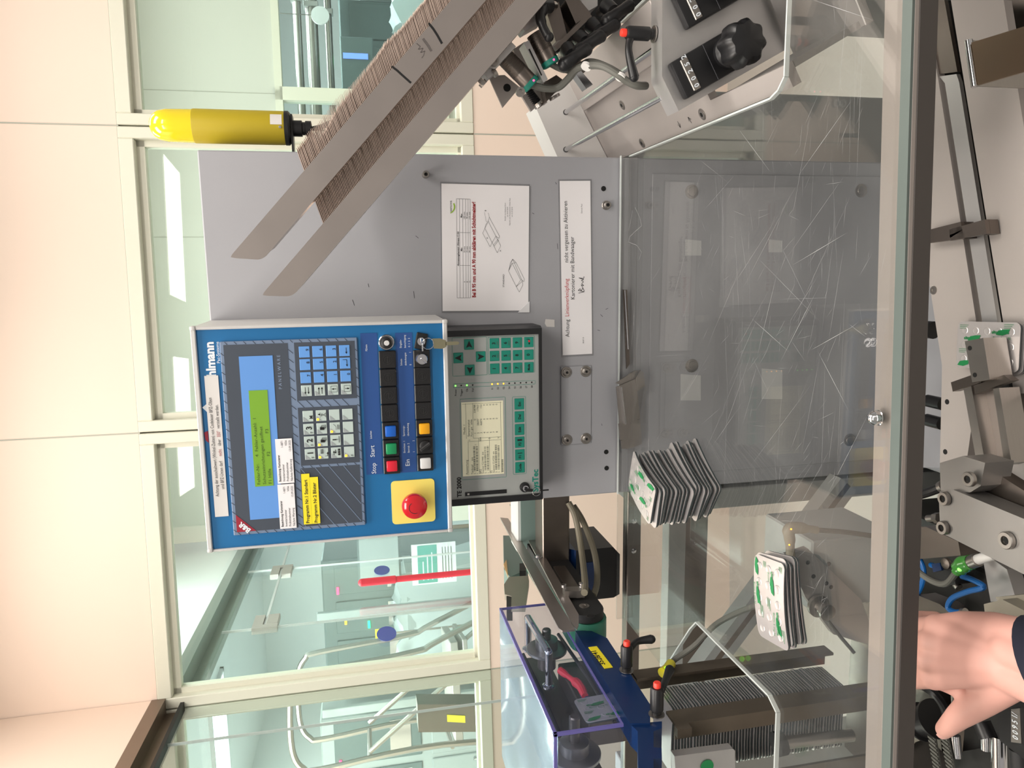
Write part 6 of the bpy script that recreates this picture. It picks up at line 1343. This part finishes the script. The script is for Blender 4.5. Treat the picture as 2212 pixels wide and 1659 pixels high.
# pusher fingers
for k, (pts, lab) in enumerate((([(1992, 500), (2075, 479), (2083, 515), (1992, 527)], 'flat steel pusher finger across the rear slot'), ([(2050, 496), (2127, 474), (2131, 505), (2053, 520)], 'flat steel pusher finger across the front slot'))):
    t = thing('pusher_finger', lab, 'pusher', onZ(pts[0][0], pts[0][1], ZC)); P = [onZ(x, y, ZC + 0.022) for x, y in pts]
    MB().prism(P, (0, 0, -0.006)).build('finger_top', 'steel_dark', t)
    m = [(P[1] + P[2]) / 2, (P[0] + P[3]) / 2]; d = (m[0] - m[1]).normalized()
    dz = Vector((0, 0, -0.0062)); MB().prism([P[1] + dz, P[2] + dz, P[2] - d * 0.01 + dz, P[1] - d * 0.01 + dz], (0, 0, -0.014)).build('finger_foot', 'steel_dark', t)
# bright folded steel guide at the top edge
t = thing('folded_guide', 'wide folded stainless guide with a bright rounded edge at the top right', 'guide', onZ(2150, 120, 0.84))
zslab([(2098, 92), (2300, 30), (2300, 130), (2112, 184)], 0.872, 0.003, 'guide_plate', mat('steel_reflect_brown', (158, 136, 116), 0.32, 1.0, var=0.05), t)  # brownish reflection put into the stainless base colour
a, b = onZ(2092, 88, 0.869), onZ(2107, 187, 0.869); MB().tube([a, b], 0.0045, 12).build('rounded_edge', 'chrome', t)
MB().prism([a, b, b + Vector((0, 0, -0.085)), a + Vector((0, 0, -0.085))], (0.0, -0.003, 0)).build('guide_web', 'steel', t)
# blister packs on the conveyor
C3 = [onZ(x, y, 0.797) for x, y in ((2063, 697), (2190, 702), (2212, 805), (2080, 798))]; cen = sum(C3, Vector()) / 4; lv = (C3[0] - C3[1]).normalized(); an = math.atan2(lv.y, lv.x)
random.seed(8)
for k in range(3):
    put_blister(pr_flat if k == 2 else pr_plain, (cen.x + random.uniform(-.002, .002), cen.y + random.uniform(-.002, .002), ZC + 0.0008 + 0.0054 * k), (0, 0, an + random.uniform(-.04, .04) + (math.pi if k == 2 else 0)), ('lowest blister pack of the three on the conveyor', 'middle blister pack of the three on the conveyor', 'topmost blister pack of the three on the conveyor, under the steel block')[k], 'blister packs on the conveyor')
t = thing('hold_down', 'steel hold-down block with two side fingers pressing on the blister packs', 'hold-down', onZ(2110, 790, 0.81))
zslab([(2084, 737), (2124, 730), (2138, 820), (2100, 826)], 0.838, 0.034, 'press_block', 'steel', t)
for x, y in ((2095, 752), (2106, 810)): MB().lathe([(0.003, 0), (0.003, 0.0004), (0.0001, 0.0004)], onZ(x, y, 0.838), (0, 0, 1), 14).build('block_hole', 'gap_black', t)
zslab([(2054, 826), (2110, 806), (2120, 826), (2058, 846)], 0.828, 0.012, 'side_finger', 'steel_dark', t); zslab([(2104, 833), (2168, 810), (2184, 822), (2106, 852)], 0.828, 0.012, 'side_finger', 'steel_dark', t)
t = thing('guide_channel', 'open steel guide channel leading to the blister packs', 'channel', onZ(2110, 930, 0.79))
zslab([(2080, 832), (2098, 834), (2130, 1010), (2112, 1014)], 0.826, 0.03, 'channel_wall', 'steel', t)
zslab([(2098, 834), (2145, 836), (2170, 1005), (2130, 1010)], 0.806, 0.008, 'channel_floor', 'steel_warm', t)
zslab([(2145, 840), (2158, 838), (2185, 1000), (2170, 1005)], 0.826, 0.03, 'channel_wall', 'steel', t)
zslab([(2158, 838), (2182, 838), (2212, 1010), (2186, 1002)], 0.80, 0.012, 'channel_side', 'alu', t)
put_blister(pr_plain, onZ(2205, 1045, 0.80), (0, 0, 1.2), 'single blister pack at the right picture edge beside the aluminium lever', 'blister packs on the conveyor')
# dark knobs in the gap below the bar
for k, (x, y, m, lab) in enumerate(((2005, 712, 'black_plastic', 'black cable plug in the dark gap below the front bar'), (2024, 870, 'paint_blue', 'small dark blue hose coupling in the gap, the right one'), (2022, 912, 'paint_blue', 'small dark blue hose coupling in the gap, the left one'))):
    p = onZ(x, y, 0.70); t = thing('hose_coupling' if k else 'cable_plug', lab, 'coupling', p)
    MB().cyl(p + Vector((0, 0.02, 0.0)), p + Vector((0, -0.012, 0.0)), 0.014 if k == 0 else 0.010, seg=16).build('plug_body', 'black_plastic', t); MB().cyl(p + Vector((0, 0.03, 0.0)), p + Vector((0, 0.02, 0.0)), 0.010 if k == 0 else 0.0075, seg=14).build('plug_ring', m if k else 'alu', t)
# aluminium lever arm
la = thing('lever_arm_unit', 'stout aluminium lever with socket screws at the lower middle', 'lever', onZ(2120, 1140, 0.84))
ZA = 0.90
zslab([(2030, 1062), (2060, 1058), (2330, 1170), (2330, 1300), (2031, 1150), (2028, 1075)], ZA, 0.032, 'lever_beam', 'alu_arm', la)
zslab([(2030, 1000), (2080, 985), (2128, 1000), (2118, 1050), (2095, 1064), (2032, 1060)], ZA - 0.006, 0.04, 'lever_lug', 'alu_arm', la)
for x, y, s in ((2043, 1077, 1), (2040, 1140, 1), (2097, 1035, 1.05), (2178, 1167, 1.15)):
    c = onZ(x, y, ZA + 0.001); MB().lathe([(0.0085 * s, 0), (0.0085 * s, 0.004), (0.0078 * s, 0.005), (0.0045 * s, 0.005), (0.0042 * s, 0.002), (0.0002, 0.002)], c, (0, 0, 1), 24).build('socket_screw', 'steel', la)
    MB().cyl(c + Vector((0, 0, 0.0022)), c + Vector((0, 0, 0.0026)), 0.0040 * s, seg=6).build('hex_socket', 'gap_black', la)
c = onZ(2020, 1119, ZA - 0.015); MB().cyl(c, onZ(2030, 1119, ZA - 0.015), 0.007, seg=6).cyl(onZ(2004, 1120, ZA - 0.015), c, 0.0045, seg=14).build('stop_bolt', 'steel', la)
zslab([(2118, 1000), (2212, 1060), (2300, 1180), (2070, 1070)], ZA - 0.034, 0.02, 'lower_arm', 'steel_dark', la)
MB().box((-0.34, 0.56, 0.0), (-0.27, 0.63, ZA - 0.055), 0.003).build('lever_stand', 'steel_dark', la)
t = thing('support_bracket', 'dark steel support bracket behind the hand', 'bracket', onZ(2000, 1170, 0.80))
zslab([(1960, 1140), (2000, 1138), (2070, 1170), (2075, 1200), (1960, 1210)], 0.86, 0.05, 'bracket_beam', 'steel_dark', t); zslab([(1980, 1285), (2030, 1305), (2060, 1330), (1960, 1345)], 0.86, 0.03, 'bracket_plate', 'steel_dark', t)
zslab([(2120, 1190), (2175, 1230), (2195, 1295), (2140, 1300)], 0.83, 0.02, 'bracket_arm', 'alu', t); zslab([(2125, 1305), (2165, 1295), (2215, 1320), (2215, 1345), (2130, 1345)], 0.90, 0.04, 'bracket_block', 'tan', t); zslab([(2150, 1290), (2260, 1280), (2260, 1320), (2160, 1305)], 0.88, 0.04, 'bracket_block', 'tan', t)
MB().lathe([(0.007, 0), (0.007, 0.004), (0.003, 0.005)], onZ(2047, 1217, 0.87), (0, 0, 1), 20).build('bracket_screw', 'steel_dark', t)
MB().box((-0.50, 0.72, 0.0), (-0.40, 0.80, 0.81), 0.004).build('bracket_stand', 'base_dark', t)
# sensor with green lamp
t = thing('green_lamp_sensor', 'white tube sensor with a glowing green plug below the lever', 'sensor', onZ(2080, 1222, 0.86))
zs = 0.885
MB().cyl(onZ(2146, 1198, zs), onZ(2112, 1209, zs), 0.0062, seg=18).build('sensor_tube', 'white_pom', t); MB().cyl(onZ(2112, 1209, zs), onZ(2096, 1215, zs), 0.0082, seg=20).build('sensor_nut', 'steel', t)
MB().tube([onZ(2098, 1214, zs), onZ(2080, 1220, zs), onZ(2066, 1236, zs)], 0.009, 14, 4, radii=[0.009, 0.0105, 0.0095, 0.006]).build('green_plug', mat('plug_green', (70, 150, 60), 0.2, coat=0.5), t)
MB().ball(onZ(2073, 1230, zs + 0.008), 0.0026, 10, 8).build('plug_glow', 'led_green', t)
MB().tube([onZ(2066, 1236, zs), onZ(2045, 1260, zs), onZ(2020, 1258, zs), onZ(1990, 1240, zs), onZ(1965, 1215, zs)], 0.004, 10, 5).build('sensor_cable', 'rubber_cable', t)
for k, (pts, lab) in enumerate((([(2078, 1245), (2100, 1252), (2125, 1268), (2090, 1278), (2058, 1292), (2048, 1312), (2062, 1322), (2078, 1322)], 'bright blue air hose looping in front of the hand'), ([(1985, 1205), (1995, 1230), (1992, 1260), (1980, 1285), (1972, 1290)], 'short blue air hose beside the red tie'), ([(2010, 1220), (2030, 1228), (2050, 1245), (2065, 1262)], 'blue air hose behind the green sensor plug'))):
    P = [onZ(x, y, 0.865 - 0.01 * k) for x, y in pts]; t = thing('air_hose', lab, 'hose', P[0]); MB().tube(P, 0.0036, 10, 6).build('hose_run', 'hose_blue', t)
    MB().cyl(P[-1], P[-1] + (P[-1] - P[-2]).normalized() * 0.006, 0.005, seg=12).build('hose_fitting', 'steel' if k != 1 else 'red', t)
t = thing('valve_block', 'small black valve block with plugs behind the green sensor', 'valve', onZ(2035, 1240, 0.84))
zslab([(2015, 1225), (2058, 1222), (2064, 1262), (2030, 1268)], 0.855, 0.03, 'valve_body', 'black_plastic', t); zslab([(2012, 1218), (2030, 1216), (2034, 1232), (2016, 1236)], 0.858, 0.01, 'valve_plug', 'paint_blue', t)
# black cables in the gap
t = thing('black_hose', 'black hose crossing below the bar near the lever', 'hose', onZ(2000, 1060, 0.86)); MB().tube([onZ(1960, 1076, 0.86), onZ(2000, 1065, 0.87), onZ(2035, 1052, 0.87)], 0.006, 10, 4).build('hose_run', 'black_plastic', t); MB().cyl(onZ(2033, 1053, 0.87), onZ(2040, 1050, 0.87), 0.008, seg=14).build('hose_nut', 'steel', t)
# toothed belt drive and counter at the bottom left
bd_ = thing('toothed_drive', 'black toothed belt drive with flanged pulleys at the lower left corner', 'belt drive', onZ(2000, 1580, 0.80))
zb = 0.90
def dpul(a, b, r, name, m):
    a, b = onZ(*a, zb), onZ(*b, zb); ax = (b - a); L = ax.length
    MB().lathe([(r * 0.45, -0.012), (r * 0.45, 0), (r, 0.001), (r, 0.004), (r * 0.82, 0.005), (r * 0.82, L - 0.005), (r, L - 0.004), (r, L)], a, ax, 40).build(name, m, bd_); return a, b
dpul((1990, 1560), (2022, 1552), 0.024, 'upper_pulley', 'black_plastic'); dpul((1978, 1655), (2008, 1647), 0.026, 'lower_pulley', 'steel')
for (pa, pb) in (((2012, 1585), (2032, 1700)), ((2040, 1590), (2062, 1700))):
    A, B = onZ(*pa, zb + 0.01), onZ(*pb, zb + 0.01); d = (B - A).normalized(); w = Vector((0.0, 0.006, 0)); L = (B - A).length; m = MB()
    m.prism([A - w, B - w, B + w, A + w], (0, 0, -0.002)); k = 0
    while k * 0.005 < L - 0.004:
        s = A + d * (k * 0.005); m.prism([s - w, s + d * 0.0026 - w, s + d * 0.0026 + w, s + w], (0, 0, 0.0018)); k += 1
    m.build('toothed_belt', 'rubber_cable', bd_)
MB().cyl(onZ(1960, 1570, zb), onZ(1990, 1560, zb), 0.010, seg=6).build('pulley_nut', 'black_plastic', bd_)
zslab([(1960, 1500), (2025, 1490), (2034, 1620), (2036, 1700), (1960, 1700)], zb - 0.045, 0.02, 'drive_plate', 'steel_dark', bd_); MB().box((-0.72, 0.62, 0.0), (-0.52, 0.76, zb - 0.066), 0.004).build('drive_stand', 'base_dark', bd_)
cu = thing('hand_counter', 'black hand adjuster with white counter digits in the lower right corner', 'counter', onZ(2190, 1570, 0.86))
zk = 0.93
zslab([(2150, 1540), (2165, 1520), (2212, 1505), (2300, 1520), (2300, 1680), (2212, 1640), (2160, 1600)], zk, 0.05, 'counter_body', 'black_plastic', cu)
zslab([(2184, 1532), (2203, 1530), (2206, 1606), (2184, 1603)], zk + 0.0015, 0.002, 'counter_window', 'steel', cu)
pa = onZ(2199, 1600, zk + 0.002); pb = onZ(2197, 1535, zk + 0.002); d = (pb - pa).normalized(); u = Vector((0, 0, 1)).cross(d)
MB().text('0 0 9 5 1/', 0.0098, Matrix(((d.x, u.x, 0, pa.x), (d.y, u.y, 0, pa.y), (0, 0, 1, pa.z), (0, 0, 0, 1))), bold=0.0002, xs=0.74).build('counter_digits', 'ink_white', cu)
for (a, b, r) in (((2062, 1588), (2066, 1635), 0.0065), ((2128, 1575), (2130, 1620), 0.0052), ((2158, 1590), (2160, 1720), 0.0085)):
    MB().cyl(onZ(*a, zk - 0.03), onZ(*b, zk - 0.03), r, seg=20).build('chrome_rod', 'chrome', cu)
MB().tube([onZ(2200, 1620, zk - 0.02), onZ(2205, 1690, zk - 0.02)], 0.009, 14).build('threaded_rod', 'black_matte', cu)
MB().cyl(onZ(2120, 1560, zk - 0.02), onZ(2135, 1595, zk - 0.02), 0.010, seg=18).build('rod_clamp', 'black_plastic', cu)
zslab([(2040, 1630), (2212, 1600), (2230, 1700), (2040, 1700)], zk - 0.075, 0.02, 'counter_base', 'base_dark', cu); MB().box((-0.60, 0.45, 0.0), (-0.42, 0.56, zk - 0.096), 0.004).build('counter_stand', 'base_dark', cu)
t = thing('grip_knob', 'black handle grip under the hand', 'handle', onZ(2110, 1450, 0.95))
MB().tube([onZ(1985, 1440, 0.968), onZ(2040, 1440, 0.960), onZ(2110, 1462, 0.950), onZ(2135, 1475, 0.93)], 0.016, 16, 5).build('grip_bar', 'black_plastic', t); MB().cyl(onZ(2135, 1475, 0.93), onZ(2135, 1475, 0.93) + Vector((0, 0, -0.08)), 0.012).build('grip_post', 'black_plastic', t)
t = thing('black_link', 'thin black curved link below the thumb', 'link', onZ(2040, 1520, 0.93)); MB().tube([onZ(1990, 1480, 0.94), onZ(2020, 1500, 0.94), onZ(2040, 1530, 0.93), onZ(2046, 1560, 0.92)], 0.005, 10, 5).build('link_bar', 'black_plastic', t); MB().cyl(onZ(2046, 1560, 0.925), onZ(2046, 1560, 0.91), 0.008).build('link_pin', 'steel_dark', t)

# ------------------------------------------------------------------ the hand
def capsule_mesh(m, pts, rads, seg=16):
    """chain of overlapping tapered capsules"""
    for (a, ra), (b, rb) in zip(zip(pts, rads), zip(pts[1:], rads[1:])):
        a = Vector(a); b = Vector(b); L = (b - a).length; n = max(2, int(L / 0.003))
        for i in range(n + 1): f = i / n; m.ball(a.lerp(b, f), ra + (rb - ra) * f, seg, 10)
def hz(x, y, z): return onZ(x, y, z)
hm = MB()
wr = hz(2215, 1440, 1.005)
mcp = [hz(2016, 1462, 1.030), hz(2008, 1424, 1.036), hz(2012, 1386, 1.034), hz(2024, 1352, 1.026)]
pip = [hz(1955, 1470, 1.020), hz(1945, 1430, 1.025), hz(1948, 1390, 1.023), hz(1968, 1352, 1.015)]
fwd = Vector((0, 1, 0))
rad = [(0.0122, 0.0100, 0.0085, 0.0075), (0.0127, 0.0102, 0.0088, 0.0078), (0.0122, 0.0098, 0.0084, 0.0075), (0.0112, 0.0090, 0.0078, 0.0068)]
for i in range(4):
    carp = wr.lerp(mcp[i], 0.22) + Vector((0, 0, -0.004))
    capsule_mesh(hm, [carp, mcp[i]], [0.0165, rad[i][0] + 0.0015])
    k = pip[i]; dip = k + Vector((0.002, 0.012, -0.020)); tip = dip + Vector((0.001, -0.006, -0.018))
    capsule_mesh(hm, [mcp[i], k, dip, tip], list(rad[i]))
# palm body between the rays, heel and wrist
for i in range(3):
    for f in (0.3, 0.5, 0.7, 0.88): hm.ball(wr.lerp((mcp[i] + mcp[i + 1]) / 2, f) + Vector((0, 0, -0.005)), 0.0165, 16, 10)
capsule_mesh(hm, [wr + Vector((-0.014, -0.10, -0.03)), wr + Vector((-0.012, -0.02, -0.006)), wr.lerp(mcp[1], 0.2) + Vector((-0.008, 0, -0.006))], [0.024, 0.0215, 0.020])
capsule_mesh(hm, [wr + Vector((0.014, -0.10, -0.03)), wr + Vector((0.012, -0.02, -0.006)), wr.lerp(mcp[2], 0.2) + Vector((0.010, 0, -0.006))], [0.024, 0.0215, 0.020])
capsule_mesh(hm, [mcp[3], hz(2080, 1352, 1.010), hz(2150, 1362, 1.000), hz(2230, 1385, 0.995)], [0.0118, 0.0150, 0.0180, 0.020])
th = [wr.lerp(mcp[0], 0.18) + Vector((-0.010, 0, -0.010)), hz(2118, 1512, 1.000), hz(2072, 1547, 1.004), hz(2040, 1576, 1.000)]
capsule_mesh(hm, th, [0.019, 0.0170, 0.0128, 0.0095])
capsule_mesh(hm, [hz(2118, 1505, 0.998), hz(2050, 1480, 1.012), mcp[0]], [0.012, 0.009, 0.011])
hp_ = thing('person', 'right hand in a navy sleeve reaching in from the right picture edge, thumb spread', 'person', wr)
hand = hm.build('hand_skin', 'skin', hp_)
rm = hand.modifiers.new('remesh', 'REMESH'); rm.mode = 'VOXEL'; rm.voxel_size = 0.0018
sm = hand.modifiers.new('smooth', 'SMOOTH'); sm.factor = 0.6; sm.iterations = 16
dg = bpy.context.evaluated_depsgraph_get(); me = bpy.data.meshes.new_from_object(hand.evaluated_get(dg)); me.shade_smooth()
hand.modifiers.clear(); hand.data = me
if not me.materials: me.materials.append(MATS['skin'])
# thumb nail
tdir = (th[3] - th[2]).normalized(); side = Vector((0, 0, 1)).cross(tdir).normalized(); nup = tdir.cross(side)
nrm = (EYE - th[3]).normalized(); nrm = (nrm - tdir * nrm.dot(tdir)).normalized(); nrm = (nrm * 0.55 - side * 0.0 + Vector((-0.75, -0.25, 0.1))).normalized(); nrm = (nrm - tdir * nrm.dot(tdir)).normalized(); sd = nrm.cross(tdir)
nm = MB(); base = th[3] + tdir * 0.0005
vs = []; fs = []
for i in range(7):
    for j in range(7):
        u = -1 + 2 * i / 6; v = -1 + 2 * j / 6
        q = base + tdir * (v * 0.0068) + sd * (u * 0.0058 * (1 - 0.15 * v * v)) + nrm * (0.0089 - 0.0022 * u * u - 0.001 * max(0, v)); vs.append(q)
for i in range(6):
    for j in range(6): fs.append((i * 7 + j, (i + 1) * 7 + j, (i + 1) * 7 + j + 1, i * 7 + j + 1))
nm.add(vs + [q - nrm * 0.003 for q in vs], fs + [[q + 49 for q in reversed(f)] for f in fs]); nm.build('thumb_nail', 'nail', hp_)
# sleeve cuff
ax = (Vector((0.02, 0.75, 0.12))).normalized(); sl = MB(); cpt = wr + Vector((0.008, -0.022, -0.004)); ux = Vector((1, 0, 0)); uz = ax.cross(ux) * -1
ux = (ux + ax * 0.75).normalized() * 1.15
rings = [(0.0, 0.036, 0.030), (0.003, 0.041, 0.034), (-0.015, 0.044, 0.037), (-0.07, 0.050, 0.042), (-0.20, 0.058, 0.050)]
vs = []; fs = []; N = 32
rings = [(0.004, 0.0335, 0.027)] + rings
for k, (h, a, b) in enumerate(rings):
    for i in range(N):
        t = 2 * math.pi * i / N; wob = 1 + 0.02 * math.sin(3 * t + k); vs.append(cpt + ax * h + ux * a * math.cos(t) * wob + uz * b * math.sin(t) * wob)
for k in range(len(rings) - 1):
    for i in range(N): fs.append((k * N + i, k * N + (i + 1) % N, (k + 1) * N + (i + 1) % N, (k + 1) * N + i))
sl.add(vs, fs + [tuple(range((len(rings) - 1) * N, len(rings) * N))]); sl.build('sleeve', 'navy', hp_)

for o in bpy.data.objects:
    if '_o' in o: del o['_o']
